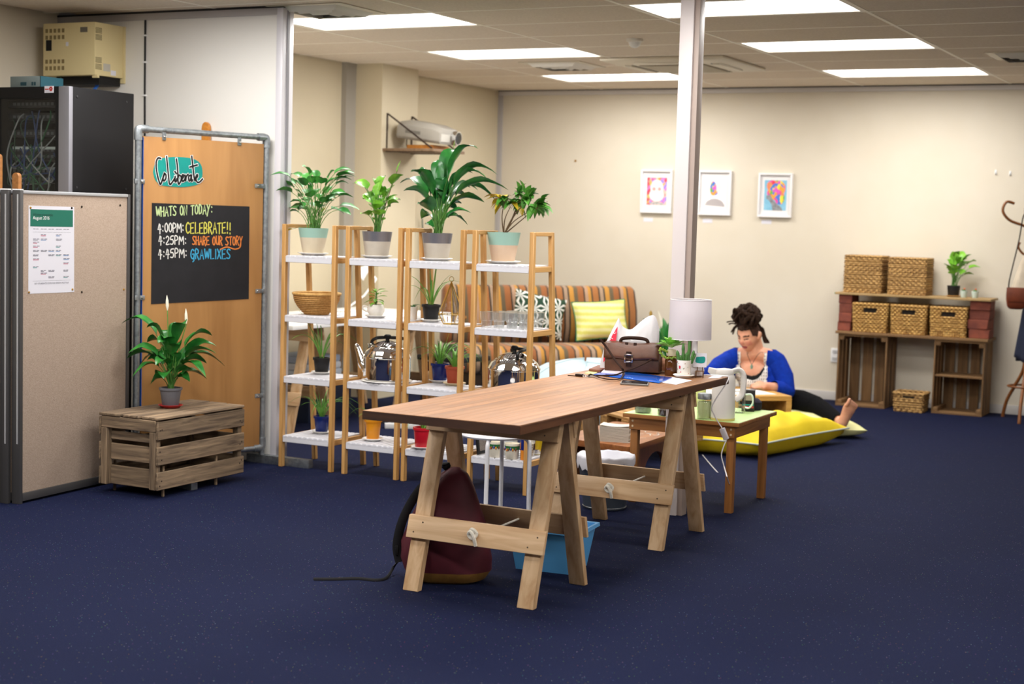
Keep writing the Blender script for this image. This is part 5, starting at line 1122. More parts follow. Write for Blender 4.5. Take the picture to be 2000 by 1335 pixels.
# waste bin
P = Vector((-3.205, 7.30, 0)); t = thing('waste_bin', 'grey metal waste bin with a white liner under the table', 'bin', P)
MB().lathe([(0.105, 0), (0.11, 0.004), (0.145, 0.27), (0.14, 0.27), (0.106, 0.01), (0.002, 0.008)], 30).build('bucket', mat('bin_blue_grey', '5a6470', 0.4, 0.6), t)
for z, r in ((0.235, 0.1415), (0.012, 0.112)): MB().tube([(r*math.cos(2*PI*k/30), r*math.sin(2*PI*k/30), z) for k in range(31)], 0.003, 6, False).build('rolled_bead', STEEL, t)
q = random.Random(14); ofs = [q.uniform(-1, 1) for _ in range(36)]
m = MB(); n = 36
rg = []
for (r, z, j) in ((0.08, 0.22, 0), (0.138, 0.272, 0), (0.147, 0.28, 0.004), (0.152, 0.268, 0.006), (0.151, 0.225, 0.03)):
    rg.append([((r+j*0.15*ofs[k])*math.cos(2*PI*k/n), (r+j*0.15*ofs[k])*math.sin(2*PI*k/n), z+j*ofs[k]) for k in range(n)])
m.loft(rg, False); m.build('liner', mat('liner_white', 'c4c4cc', 0.35), t, recalc=False, ang=120)
# ================================================================== green-topped side table
GX_0, GX_1, GY_0, GY_1, GZ = -3.205, -2.56, 7.50, 8.12, 0.475
t = thing('side_table', 'wooden side table with a pale green top behind the trestle table', 'table', ((GX_0+GX_1)/2, (GY_0+GY_1)/2, 0))
MW = lambda a: wood('honey_wood', 'a9713a', '87562a', a, 0.5, 4.0, 0.06)
box('table_top', (GX_0, GX_1, GY_0, GY_1, GZ-0.022, GZ-0.002), MW('x'), t, 0.003, world=True)
box('green_laminate', (GX_0+0.003, GX_1-0.003, GY_0+0.003, GY_1-0.003, GZ-0.002, GZ), mat('pale_green_laminate', 'b9d68c', 0.4), t, 0.0005, world=True)
for x in (GX_0+0.035, GX_1-0.075):
    for y in (GY_0+0.03, GY_1-0.07): box('leg', (x, x+0.04, y, y+0.04, 0, GZ-0.022), MW('z'), t, 0.003, world=True)
a0, a1, b0_, b1_ = GX_0+0.03, GX_1-0.03, GY_0+0.02, GY_1-0.02
for bb, ax_ in (((a0, a1, b0_, b0_+0.018), 'x'), ((a0, a1, b1_-0.018, b1_), 'x'), ((a0, a0+0.018, b0_+0.018, b1_-0.018), 'y'), ((a1-0.018, a1, b0_+0.018, b1_-0.018), 'y')):
    box('apron', (*bb, GZ-0.085, GZ-0.022), MW(ax_), t, 0.002, world=True)
sc = MB().lathe([(0.006, 0), (0.005, 0.002)], 10, M=Matrix.Rotation(PI/2, 4, 'X')).mesh('screw_cap'); sc.materials.append(mat('screw_cap_cream', 'cbb898', 0.4))
for x in (a0+0.02, a1-0.02):
    for z in (GZ-0.04, GZ-0.068): link('screw_cap', sc, t, wm(t).inverted() @ Vector((x, b0_, z)))
def ong(x, y): P = atz(x, y, GZ+0.0005); P.x = min(max(P.x, GX_0+0.05), GX_1-0.04); P.y = min(max(P.y, GY_0+0.05), GY_1-0.05); return P
JG = GLASS
def jar(P, r, hh, label, fill=None, lid=None, fh=0.5):
    t = thing('glass_jar', label, 'jar', P, 0, 'jars on the green table')
    MB().lathe([(r*0.92, 0), (r, 0.006), (r, hh*0.86), (r*0.88, hh*0.93), (r*0.88, hh)], 26).build('glass', JG, t)
    if fill: MB().lathe([(r*0.9, 0.004), (r*0.93, hh*fh), (0.002, hh*fh+0.004)], 20).build('contents', fill, t)
    if lid: MB().lathe([(r*0.97, hh*0.97), (r*0.99, hh+0.002), (r*0.99, hh+0.022), (r*0.93, hh+0.027), (0.002, hh+0.027)], 26).build('lid', lid, t)
    else: MB().tube([(r*0.88*math.cos(2*PI*k/26), r*0.88*math.sin(2*PI*k/26), hh) for k in range(27)], 0.0025, 6, False).build('rim', GLASS, t)
    return t
jar(ong(1256, 805), 0.045, 0.085, 'clear round glass jar of teabags at the left of the green table', mat('teabag', '8f9688', 0.8), None, 0.55)
jar(ong(1298, 812), 0.052, 0.10, 'glass jar half full of dark coffee on the green table', mat('coffee', '3a2a1e', 0.9), None, 0.3)
jar(ong(1371, 818), 0.036, 0.105, 'glass jar of pale green powder with a steel lid', mat('pale_powder', 'c9d49a', 0.9), STEEL, 0.85)
P = ong(1356, 795); P.y += 0.09
t = mug(P, 0.032, 0.15, mat('glossy_cream', 'd9d29a', 0.3), 'pale yellow paper cup stack behind the steel-lidded jar', None, None, taper=0.85); t['group'] = 'cups on the green table'; t.name = 'cup_stack'; t['category'] = 'cup'
# thermos jug
P = ong(1411, 819); t = thing('thermos_jug', 'white plastic thermos jug with a big loop handle', 'jug', P, math.radians(20))
TW = mat('thermos_white', 'e8e2da', 0.35)
MB().lathe([(0.062, 0), (0.064, 0.004), (0.064, 0.012)], 32).build('base_ring', mat('yellowed_ring', 'd8c47c', 0.5), t)
MB().lathe([(0.062, 0.012), (0.0625, 0.03), (0.059, 0.2), (0.056, 0.225), (0.05, 0.235), (0.002, 0.235)], 32).build('body', TW, t)
MB().lathe([(0.05, 0.235), (0.05, 0.25), (0.043, 0.262), (0.002, 0.268)], 28).build('lid', TW, t)
MB().loft([[(-0.045, -0.028, 0.215), (-0.045, 0.028, 0.215), (-0.04, 0.028, 0.262), (-0.04, -0.028, 0.262)], [(-0.085, -0.01, 0.245), (-0.085, 0.01, 0.245), (-0.08, 0.01, 0.268), (-0.08, -0.01, 0.268)]]).build('spout', TW, t, bevel=0.004)
MB().tube(spline([(0.04, 0, 0.25), (0.075, 0, 0.26), (0.098, 0, 0.235), (0.1, 0, 0.18), (0.092, 0, 0.13), (0.062, 0, 0.105)], 5), 0.0125, 10, sx=1.4).build('handle', TW, t)
P = ong(1437, 806); P.y += 0.02; P.x += 0.005; t = thing('glass_mug', 'clear glass mug with a loop handle beside the thermos', 'mug', P, math.radians(10))
MB().lathe([(0.036, 0), (0.038, 0.004), (0.04, 0.115)], 26).build('glass', GLASS, t)
MB().tube(spline([(0.038, 0, 0.1), (0.07, 0, 0.1), (0.078, 0, 0.06), (0.06, 0, 0.03), (0.038, 0, 0.03)], 5), 0.005, 8).build('handle', mat('thick_glass', 'dfe8dc', 0.1, spec=0.8), t)
P = ong(1448, 806); P.y += 0.11; t = thing('tea_tin', 'black tea tin with a printed front beside the thermos', 'tin', P, math.radians(15))
MB().box(-0.034, 0.034, -0.025, 0.025, 0, 0.115).build('box', mat('tea_black', '1e1618', 0.4), t, bevel=0.002)
MB().box(-0.03, 0.03, -0.0262, -0.025, 0.018, 0.03).build('red_stripe', mat('tea_red', 'b03a3a', 0.5), t); MB().box(-0.03, 0.03, -0.0262, -0.025, 0.032, 0.04).build('teal_stripe', MATS['teal_vinyl'], t); MB().box(-0.02, 0.02, -0.0262, -0.025, 0.06, 0.095).build('cream_print', mat('tea_print', 'a8998a', 0.6), t)
P = ong(1466, 800); P.y += 0.03; t = tag(MB().lathe([(0.045, 0), (0.052, 0.015), (0.05, 0.045), (0.03, 0.062), (0.002, 0.066)], 18, M=TR(*P) @ Matrix.Rotation(0.05, 4, 'Y')).build('knit_beanie', mat('dark_knit', '2c2536', 0.95, col2='1e1926', nscale=60, bump=0.5, bscale=90)), 'dark knitted beanie on the green table corner', 'hat')

# ================================================================== low bench, pallets, bean bag, cushions
BW = lambda a: wood('bench_wood', 'a86a3a', '7f4a26', a, 0.35, 3.0, 0.04)
C0 = Vector((-3.265, 7.76, 0)); ang = math.radians(91.5); bz = 0.255
t = thing('low_bench', 'low brown wooden bench with rounded corners and cut-out ends', 'bench', C0)
U = Vector((-math.cos(math.radians(-12)), -math.sin(math.radians(-12)), 0)).normalized(); V = Vector((math.cos(ang), math.sin(ang), 0))   # U along the front to the left, V away
L1, L2, rc = 0.50, 0.85, 0.05
poly = []
for (cx_, cy_, a0_) in ((rc, rc, PI), (L1-rc, rc, 1.5*PI), (L1-rc, L2-rc, 0), (rc, L2-rc, 0.5*PI)):
    for k in range(6): a = a0_+PI/2*k/5; poly.append((cx_+rc*math.cos(a), cy_+rc*math.sin(a)))
loc = lambda u, v, z: C0+U*u+V*v+Vector((0, 0, z))
n = len(poly); m = MB(); m.add([loc(u, v, bz-0.036) for u, v in poly]+[loc(u, v, bz) for u, v in poly], [tuple(range(n-1, -1, -1)), tuple(range(n, 2*n))]+[(i, (i+1) % n, n+(i+1) % n, n+i) for i in range(n)])
m.build('bench_top', BW('y'), t, True, bevel=0.003)
def endpanel(u):
    # panel in the V-z plane with a half-round cut-out from below
    out = [(0.06, 0), (0.06, bz-0.037), (L2-0.06, bz-0.037), (L2-0.06, 0)]; cut = [(L2*0.68-0.16*0+0.0, 0)]
    arc = [(L2*0.55+0.19*math.cos(a), 0.02+0.15*math.sin(a)) for a in [PI*k/12 for k in range(13)]]
    pol = out + [(arc[0][0], 0)] + arc + [(arc[-1][0], 0)]
    k = len(pol); m = MB(); m.add([loc(u, v, z) for v, z in pol]+[loc(u+0.03, v, z) for v, z in pol], [tuple(range(k)), tuple(range(2*k-1, k-1, -1))]+[(i, (i+1) % k, k+(i+1) % k, k+i) for i in range(k)])
    return m.build('end_panel', BW('z'), t, True, recalc=True)
endpanel(0.03); endpanel(L1-0.06)
m = MB(); m.hexa([loc(0.06, 0.3, 0.10), loc(L1-0.06, 0.3, 0.10), loc(L1-0.06, 0.32, 0.10), loc(0.06, 0.32, 0.10), loc(0.06, 0.3, 0.2), loc(L1-0.06, 0.3, 0.2), loc(L1-0.06, 0.32, 0.2), loc(0.06, 0.32, 0.2)]); m.build('stretcher', BW('x'), t, True)
m = MB(); q = random.Random(3)
for i in range(14):
    u, v = q.uniform(0.04, 0.2), q.uniform(0.35, 0.6); d = q.uniform(0, PI); ribbon(m, [loc(u, v, bz+0.0006), loc(u+0.03*math.cos(d), v+0.03*math.sin(d), bz+0.0006)], 0.008, Vector((0, 0, 1)))
m.build('chalk_scribble', mat('chalk_smear', 'cdc5bb', 0.9), t, True, recalc=False)['kind'] = 'stuff'
P = loc(0.16, 0.14, bz+0.0005); t = thing('napkin_stack', 'thick stack of white paper napkins on the low bench', 'napkins', P, math.radians(12))
m = MB(); nb = 13
for i in range(nb):
    z0 = i*0.0066; q_ = random.Random(i); d = q_.uniform(-0.002, 0.002)
    m.grid(lambda u, v: (-0.085+0.17*u+d, -0.06+0.12*v, z0+0.006*((2*u-1)**2)*(i/nb)+0.0005), 8, 1); m.box(-0.084+d, 0.084+d, -0.06, 0.06, z0, z0+0.0045)
m.build('paper_layers', mat('napkin_white', 'd8cfc0', 0.9), t)['kind'] = 'stuff'
MB().grid(lambda u, v: (-0.085+0.17*u, -0.06+0.12*v, 0.0865+0.007*((2*u-1)**2)), 8, 1).build('top_napkin', mat('napkin_white', 'eae4da'), t, recalc=False)
# pallets
PW = lambda a: wood('pallet_wood', 'b48a52', '8a6436', a, 0.75, 4.0, 0.14, 0.2)
def pallet(name, label, O, a, L, W, zt, top_n=7, side_h=0.16, base=0.0, colf=PW):
    t = thing(name, label, 'table', O, a)
    th = 0.018; pw_ = W/top_n
    for i in range(top_n): MB().box(0, L, i*pw_+0.005, (i+1)*pw_-0.005, zt-th, zt).build('deck_board', colf('x'), t, bevel=0.002, seg=1)
    for x in (0.0, L/2-0.04, L-0.08):
        MB().box(x, x+0.08, 0.0, W, zt-th-0.02, zt-th).build('bearer', colf('y'), t, bevel=0.002, seg=1)
        for y in (0.0, W/2-0.05, W-0.1): MB().box(x, x+0.08, y, y+0.10, zt-side_h+0.02, zt-th-0.02).build('block', colf('z'), t, bevel=0.002, seg=1)
    for y in (0.0, W/2-0.05, W-0.1): MB().box(0, L, y, y+0.1, zt-side_h, zt-side_h+0.02).build('runner', colf('x'), t, bevel=0.002, seg=1)
    if zt-side_h > 0.02:
        for x in (0.03, L-0.13):
            for y in (0.03, W-0.13): MB().box(x, x+0.1, y, y+0.1, 0, zt-side_h).build('foot_block', colf('z'), t, bevel=0.002, seg=1)
    return t
# pallet nearest the bench: left corner and near corner from the photograph
pa, pb = atz(1176, 803, 0.28), atz(1226, 816, 0.28); pa.z = pb.z = 0
dr_ = (pa-pb).normalized(); aa = math.atan2(-dr_.y, -dr_.x)
pallet('pallet_table', 'low pallet table with thick boards behind the green table', pb+dr_*0.62, aa, 0.62, 0.55, 0.28)
# the pallet table the person works at
pc = atz(1547, 773, 0.28); pc.z = 0; a_ = math.radians(42); dvx = Vector((math.cos(a_), math.sin(a_), 0)); PTL, PTW = 0.85, 0.62
PTB = wood('pallet_yellow', 'd0a25a', 'b08440', 'x', 0.6, 3.0, 0.08, 0.1)
PO = pc-dvx*PTL
pt_ = thing('pallet_desk', 'low yellow-brown pallet table the person is drawing at', 'table', PO, a_)
for i in range(6): MB().box(0, PTL, i*PTW/6+0.002, (i+1)*PTW/6-0.002, 0.262, 0.28).build('deck_board', PTB, pt_, bevel=0.002, seg=1)
for y in (0.0, PTW-0.022): MB().box(0, PTL, y, y+0.022, 0.245, 0.262).build('edge_board', PTB, pt_, bevel=0.002, seg=1); MB().box(0, PTL, y, y+0.09, 0.10, 0.135).build('runner', PTB, pt_, bevel=0.002, seg=1)
for x in (0.0, PTL/2-0.02, PTL-0.04): MB().box(x, x+0.04, 0, PTW, 0.135, 0.245).build('bearer', PTB, pt_, bevel=0.002, seg=1)
for x in (0.06, PTL-0.16):
    for y in (0.08, PTW-0.18): MB().box(x, x+0.1, y, y+0.1, 0, 0.10).build('foot_block', mat('foot_dark', '3a2c1e', 0.8), pt_)
# drawing paper on the desk
def ondesk(u, v, z=0.0): return PO+dvx*u+Vector((-math.sin(a_), math.cos(a_), 0))*v+Vector((0, 0, 0.2805+z))
DRW = mat('drawing_paper', 'e9e7e6', 0.8, col2='8f8d90', nscale=30, detail=6, lo=0.60, hi=0.66)
m = MB(); m.add([ondesk(*p, 0.0006) for p in ((0.30, 0.06), (0.78, 0.10), (0.74, 0.44), (0.26, 0.40))], [(0, 1, 2, 3)]); m.add([ondesk(*p, 0.0) for p in ((0.30, 0.06), (0.78, 0.10), (0.74, 0.44), (0.26, 0.40))], [(3, 2, 1, 0)])
tag(m.build('drawing_sheet', DRW, smooth=False), 'large white sheet covered in pen drawing on the pallet desk', 'paper')
# cushions
def cushion(name, label, corners, zb, hh, m_, seams=None, cat='cushion', puff=0.8, tilt=None, wr=0.0, seed=1, pip=None):
    c = [Vector(p) for p in corners]; t = thing(name, label, cat, sum(c, Vector())/4); q = random.Random(seed); N = 22
    ph = [q.uniform(0, 6.28) for _ in range(6)]; cen = sum(c, Vector())/4
    def P_(u, v, s):
        # pinch the sides in a little
        uu = u+0.035*math.sin(PI*v)*math.cos(PI*u)*(1); vv = v+0.035*math.sin(PI*u)*math.cos(PI*v)
        b = c[0]*(1-uu)*(1-vv)+c[1]*uu*(1-vv)+c[2]*uu*vv+c[3]*(1-uu)*vv
        k = (max(0, 1-abs(2*u-1)**3.6)*max(0, 1-abs(2*v-1)**3.6))**0.6
        z = hh/2*k*s
        if s < 0 and tilt is None: b = cen+(b-cen)*(1+0.30*k*(1-k))
        if wr: z += wr*k*(math.sin(u*17+ph[0]+4*v)*0.5+math.sin(v*13+ph[1]-6*u)*0.5+math.sin((u+v)*23+ph[2])*0.4)*(1 if s > 0 else 0.3)
        return b, z
    nrm = tilt or Vector((0, 0, 1))
    def fn(s):
        def g(u, v):
            b, z = P_(u, v, s); p = b+nrm*(z+hh/2*puff)
            if tilt is None: p.z = max(p.z, zb+0.001)
            return p
        return g
    m = MB(); m.grid(fn(1), N, N); m.grid(fn(-1), N, N); m.build('cover', m_, t, True, ang=180, recalc=False)
    if pip is not None:
        ed = [(i/N, 0) for i in range(N)]+[(1, i/N) for i in range(N)]+[(1-i/N, 1) for i in range(N)]+[(0, 1-i/N) for i in range(N+1)]
        MB().tube([fn(1)(u, v) for u, v in ed], 0.006, 6, False).build('piping', pip, t, True)
    return t
YEL = mat('yellow_cotton', 'e6c914', 0.75, col2='dcbc10', nscale=5); GPIP = mat('grey_piping', 'b9c0b4', 0.6)
cushion('floor_cushion', 'big bright yellow floor cushion with grey piping before the person', [(-3.62, 9.30, 0.0), (-3.05, 9.34, 0.0), (-2.80, 10.52, 0.0), (-3.42, 10.20, 0.0)], 0.0, 0.27, YEL, wr=0.02, pip=GPIP, puff=0.75)
cushion('floor_cushion', 'pale yellow-green floor cushion under the outstretched leg', [(-3.15, 10.42, 0.0), (-2.73, 10.76, 0.0), (-3.15, 11.35, 0.0), (-3.75, 11.0, 0.0)], 0.0, 0.15, mat('pale_lime_cotton', 'd8d69a', 0.8), wr=0.006, puff=0.85)
# bean bag
P = Vector((-4.62, 10.1, 0)); t = thing('bean_bag', 'pale blue-white bean bag in front of the sofa', 'bean bag', P)
m = MB(); q = random.Random(4); n = 32
rg = []
for (r, z) in ((0.30, 0.0), (0.44, 0.04), (0.50, 0.14), (0.48, 0.26), (0.40, 0.36), (0.27, 0.43), (0.12, 0.46), (0.01, 0.465)):
    rg.append([(r*(1+0.04*math.sin(3*a+z*9)+0.02*math.sin(7*a))*math.cos(a), r*(1+0.04*math.sin(3*a+z*9))*math.sin(a), z*(1+0.06*math.sin(2*a))) for a in [2*PI*k/n for k in range(n)]])
m.loft(rg, True); m.build('cover', mat('pale_blue_cotton', 'b6c8ce', 0.85, col2='aabec6', nscale=4), t, ang=180)
for k in range(6):
    a = 2*PI*k/6+0.2; MB().tube([Vector(rg[i][int(k*n/6)])*1.004 for i in range(1, len(rg))], 0.004, 6).build('seam', mat('seam_blue', 'bccdd2', 0.8), t)

# ================================================================== sofa in the corner
def stripes():
    m = bpy.data.materials.new('striped_wool'); m.use_nodes = True; nt = m.node_tree; N = nt.nodes; L = nt.links; b = N['Principled BSDF']
    tc = N.new('ShaderNodeTexCoord'); sx = N.new('ShaderNodeSeparateXYZ'); L.new(tc.outputs['Object'], sx.inputs[0])
    nz = N.new('ShaderNodeTexNoise'); nz.inputs['Scale'].default_value = 120; L.new(tc.outputs['Object'], nz.inputs['Vector'])
    ad = N.new('ShaderNodeMath'); ad.operation = 'MULTIPLY_ADD'; ad.inputs[1].default_value = 0.006; L.new(nz.outputs['Fac'], ad.inputs[0]); L.new(sx.outputs['X'], ad.inputs[2])
    fr = N.new('ShaderNodeMath'); fr.operation = 'MULTIPLY'; fr.inputs[1].default_value = 1/0.335; L.new(ad.outputs[0], fr.inputs[0])
    fc = N.new('ShaderNodeMath'); fc.operation = 'FRACT'; L.new(fr.outputs[0], fc.inputs[0])
    cr = N.new('ShaderNodeValToRGB'); cr.color_ramp.interpolation = 'CONSTANT'; L.new(fc.outputs[0], cr.inputs[0])
    st = [(0.0, '98602f'), (0.16, '2a241a'), (0.20, '9a8068'), (0.30, '3a3226'), (0.345, 'b27e30'), (0.47, '5e5038'), (0.58, '8e5528'), (0.74, '2a241a'), (0.78, 'a5846a'), (0.87, 'b27e30'), (0.95, '3f3626')]
    el = cr.color_ramp.elements
    while len(el) > 1: el.remove(el[0])
    el[0].position = 0; el[0].color = srgb(st[0][1])
    for p, c in st[1:]: e = el.new(p); e.color = srgb(c)
    n2 = N.new('ShaderNodeTexNoise'); n2.inputs['Scale'].default_value = 300; L.new(tc.outputs['Object'], n2.inputs['Vector'])
    mr = N.new('ShaderNodeMapRange'); mr.inputs['To Min'].default_value = 0.8; mr.inputs['To Max'].default_value = 1.2; L.new(n2.outputs['Fac'], mr.inputs['Value'])
    hs = N.new('ShaderNodeHueSaturation'); L.new(mr.outputs[0], hs.inputs['Value']); L.new(cr.outputs[0], hs.inputs['Color']); L.new(hs.outputs[0], b.inputs['Base Color'])
    b.inputs['Roughness'].default_value = 0.9; b.inputs['Sheen Weight'].default_value = 0.2
    return m
STR = stripes()
SO0 = Vector((-6.53, 11.36, 0)); SO1 = Vector((-5.33, 12.63, 0)); sdv = SO1-SO0; SLn = sdv.length; sang = math.atan2(sdv.y, sdv.x)
so = thing('sofa', 'armless sofa in orange and brown striped wool across the corner', 'sofa', SO0, sang)
def softbox(name, x0, x1, prof, mt, par, nx=26, edge=0.03):
    # prof: closed loop of (y,z); ends tucked in
    m = MB(); rg = []
    cy_ = sum(p[0] for p in prof)/len(prof); cz_ = sum(p[1] for p in prof)/len(prof)
    xs_ = [x0, x0+edge*0.15, x0+edge*0.5, x0+edge]+[x0+edge+(x1-x0-2*edge)*i/nx for i in range(1, nx)]+[x1-edge, x1-edge*0.5, x1-edge*0.15, x1]
    for x in xs_:
        d = min(x-x0, x1-x)/edge; k = 1-0.14*(1-min(1, d))**2
        rg.append([(x, cy_+(y-cy_)*k, cz_+(z-cz_)*k) for y, z in prof])
    m.loft(rg, True); return m.build(name, mt, par, ang=70)
# back: top at the line SO0-SO1, z .9, faces local -y ; seat in front
bp_ = [(-0.02, 0.40), (-0.09, 0.42), (-0.115, 0.55), (-0.10, 0.70), (-0.055, 0.82), (-0.03, 0.885), (0.02, 0.905), (0.075, 0.88), (0.09, 0.7), (0.10, 0.40)]
bo = softbox('backrest', 0.0, SLn, bp_, STR, so)
spf = [(-0.08, 0.22), (-0.68, 0.22), (-0.735, 0.25), (-0.745, 0.33), (-0.715, 0.405), (-0.64, 0.435), (-0.4, 0.44), (-0.12, 0.42), (-0.08, 0.40)]
softbox('seat', -0.01, SLn+0.01, spf, STR, so)
MB().box(0.03, SLn-0.03, -0.66, 0.06, 0.12, 0.22).build('base_frame', mat('sofa_base', '3a2a1c', 0.7), so, bevel=0.004)
for x in (0.08, SLn-0.12):
    for y in (-0.62, 0.0): MB().lathe([(0.02, 0), (0.028, 0.12)], 12, (x, y, 0)).build('leg', mat('dark_wood_leg', '33221a', 0.5), so)
bt = MB().sphere((0, 0, 0), 0.016, 10, 6, (1, 0.5, 1)).mesh('button'); bt.materials.append(mat('button_wool', '9a6a34', 0.9))
for i in range(6): link('button', bt, bo, (0.16+i*(SLn-0.32)/5, -0.109, 0.63))
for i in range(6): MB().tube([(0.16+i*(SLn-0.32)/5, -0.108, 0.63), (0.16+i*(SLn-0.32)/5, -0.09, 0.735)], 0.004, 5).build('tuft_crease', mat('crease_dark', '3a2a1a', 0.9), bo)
# cushions on the sofa: local frame -> world
SM = wm(so)
def sofac(name, label, x0, x1, mt, rot=0.0, hgt=0.40, pip=None, zoff=0.0, lean=0.28, w=None):
    up = Vector((0, math.sin(lean), math.cos(lean))); rt = Vector((1, 0, 0))
    rt2 = rt*math.cos(rot)+up*math.sin(rot); up2 = up*math.cos(rot)-rt*math.sin(rot)
    W_ = x1-x0; o_ = Vector(((x0+x1)/2, -0.265, 0.445+zoff))+up*(hgt/2+abs(math.sin(rot))*W_/2)
    cr_ = [o_-rt2*W_/2-up2*hgt/2, o_+rt2*W_/2-up2*hgt/2, o_+rt2*W_/2+up2*hgt/2, o_-rt2*W_/2+up2*hgt/2]
    nr = rt.cross(up) 
    R3 = SM.to_3x3()
    return cushion(name, label, [SM @ p for p in cr_], 0, 0.14, mt, pip=pip, puff=0.0, tilt=R3 @ nr, wr=0.003)
def pattern_geo():
    m = mat('geo_tmp', 'ffffff', 0.8); del MATS['geo_tmp']; m.name = 'green_white_geometric'; nt = m.node_tree; N = nt.nodes; L = nt.links; b = N['Principled BSDF']
    tc = N.new('ShaderNodeTexCoord'); mp = N.new('ShaderNodeMapping'); mp.inputs['Scale'].default_value = (9, 9, 9); mp.inputs['Rotation'].default_value = (0, 0, -sang); L.new(tc.outputs['Object'], mp.inputs[0])
    sp_ = N.new('ShaderNodeSeparateXYZ'); L.new(mp.outputs[0], sp_.inputs[0])
    def M_(op, a, bb=None):
        n = N.new('ShaderNodeMath'); n.operation = op
        for i, x in enumerate((a, bb)):
            if x is None: continue
            if isinstance(x, (int, float)): n.inputs[i].default_value = x
            else: L.new(x, n.inputs[i])
        return n.outputs[0]
    u = M_('SUBTRACT', M_('FRACT', sp_.outputs['X']), 0.5); v = M_('SUBTRACT', M_('FRACT', sp_.outputs['Z']), 0.5)
    ang_ = M_('ARCTAN2', v, u); pet = M_('ABSOLUTE', M_('SINE', M_('MULTIPLY', ang_, 4.0)))
    rad = M_('SQRT', M_('ADD', M_('MULTIPLY', u, u), M_('MULTIPLY', v, v)))
    f_ = M_('GREATER_THAN', M_('MULTIPLY', pet, M_('ADD', 0.28, M_('MULTIPLY', rad, 0.9))), M_('MULTIPLY', M_('ADD', rad, 0.12), 1.05))
    mx = N.new('ShaderNodeMixRGB'); mx.inputs[1].default_value = srgb('173a24'); mx.inputs[2].default_value = srgb('ecebe4'); L.new(f_, mx.inputs[0]); L.new(mx.outputs[0], b.inputs['Base Color'])
    return m
def pattern_yel():
    m = mat('yel_tmp', 'd4d848', 0.85); del MATS['yel_tmp']; m.name = 'yellow_green_knit'; nt = m.node_tree; N = nt.nodes; L = nt.links; b = N['Principled BSDF']
    tc = N.new('ShaderNodeTexCoord'); wv = N.new('ShaderNodeTexWave'); wv.wave_type = 'BANDS'; wv.bands_direction = 'Z'; wv.inputs['Scale'].default_value = 6.0; wv.inputs['Distortion'].default_value = 1.2; wv.inputs['Detail'].default_value = 3; wv.inputs['Detail Scale'].default_value = 14
    L.new(tc.outputs['Object'], wv.inputs['Vector']); cr = N.new('ShaderNodeValToRGB'); cr.color_ramp.elements[0].color = srgb('d8d770'); cr.color_ramp.elements[1].color = srgb('e4e2a6'); cr.color_ramp.elements[0].position = 0.35; cr.color_ramp.elements[1].position = 0.7
    L.new(wv.outputs['Fac'], cr.inputs[0]); L.new(cr.outputs[0], b.inputs['Base Color']); return m
sofac('cushion', 'green and white geometric patterned cushion leaning on the sofa back', 0.55, 1.02, pattern_geo(), -0.22, 0.36)
sofac('cushion', 'yellow-green knitted cushion with dark green piping on the sofa', 1.10, 1.60, pattern_yel(), 0.06, 0.34, mat('dark_green_piping', '1f6a48', 0.7))

# ================================================================== white work table by the left wall
WT = thing('white_table', 'white table top on trestles along the far left wall', 'table top', (-6.3, 9.4, 0.0))
WT.location = (-6.28, 9.5, 0.715)
box('top', (-6.72, -5.86, 8.25, 10.32, 0.715, 0.745), WHITE, WT, 0.004, world=True)
for cy, lb in ((8.62, 'pine trestle under the near end of the white table'), (9.98, 'pine trestle under the far end of the white table')):
    t = thing('trestle', lb, 'trestle', (-6.28, cy, 0), 0, 'trestles under the white table')
    for s in (-1, 1):
        yb_, yt_ = s*0.24, s*0.03
        for x in (-0.3, 0.3): MB().hexa([(x-.035,yb_-.016,0),(x+.035,yb_-.016,0),(x+.035,yb_+.016,0),(x-.035,yb_+.016,0),(x-.035,yt_-.016,.714),(x+.035,yt_-.016,.714),(x+.035,yt_+.016,.714),(x-.035,yt_+.016,.714)]).build('leg', pine('z'), t, bevel=0.002, seg=1)
        yy = lambda z: yb_+(yt_-yb_)*z/0.714
        MB().hexa([(x_, yy(z)+s*0.026+k, z) for z in (0.2, 0.285) for x_, k in ((-0.36, -.009), (0.36, -.009), (0.36, .009), (-0.36, .009))]).build('crossbar', pine('x'), t, bevel=0.0015, seg=1)
        MB().hexa([(x_, yy(z)+s*0.026+k, z) for z in (0.62, 0.708) for x_, k in ((-0.36, -.009), (0.36, -.009), (0.36, .009), (-0.36, .009))]).build('top_plank', pine('x'), t, bevel=0.0015, seg=1)
# white desk lamp
t = thing('desk_lamp', 'white jointed desk lamp on the white table', 'lamp', (-6.45, 9.75, 0.7455))
MB().lathe([(0.075, 0), (0.08, 0.006), (0.07, 0.016), (0.012, 0.022)], 24).build('base', WHITEP, t)
PL = Vector((-6.45, 9.75, 0.7455)); e1 = near(735, 545, PL); e2 = near(716, 525, PL); e3 = near(706, 532, PL)
MB().tube([PL+Vector((0, 0, 0.015)), PL.lerp(e1, 0.5)+Vector((0.03, 0, 0)), e1], 0.008, 8).build('arm', WHITEP, t, True); MB().tube([e1, e2], 0.008, 8).build('arm', WHITEP, t, True)
d_ = (e3-e2).normalized(); MB().tube([e2+d_*-0.02, e2+d_*0.02, e2+d_*0.07], [0.02, 0.035, 0.06], 18).build('shade', WHITEP, t, True)
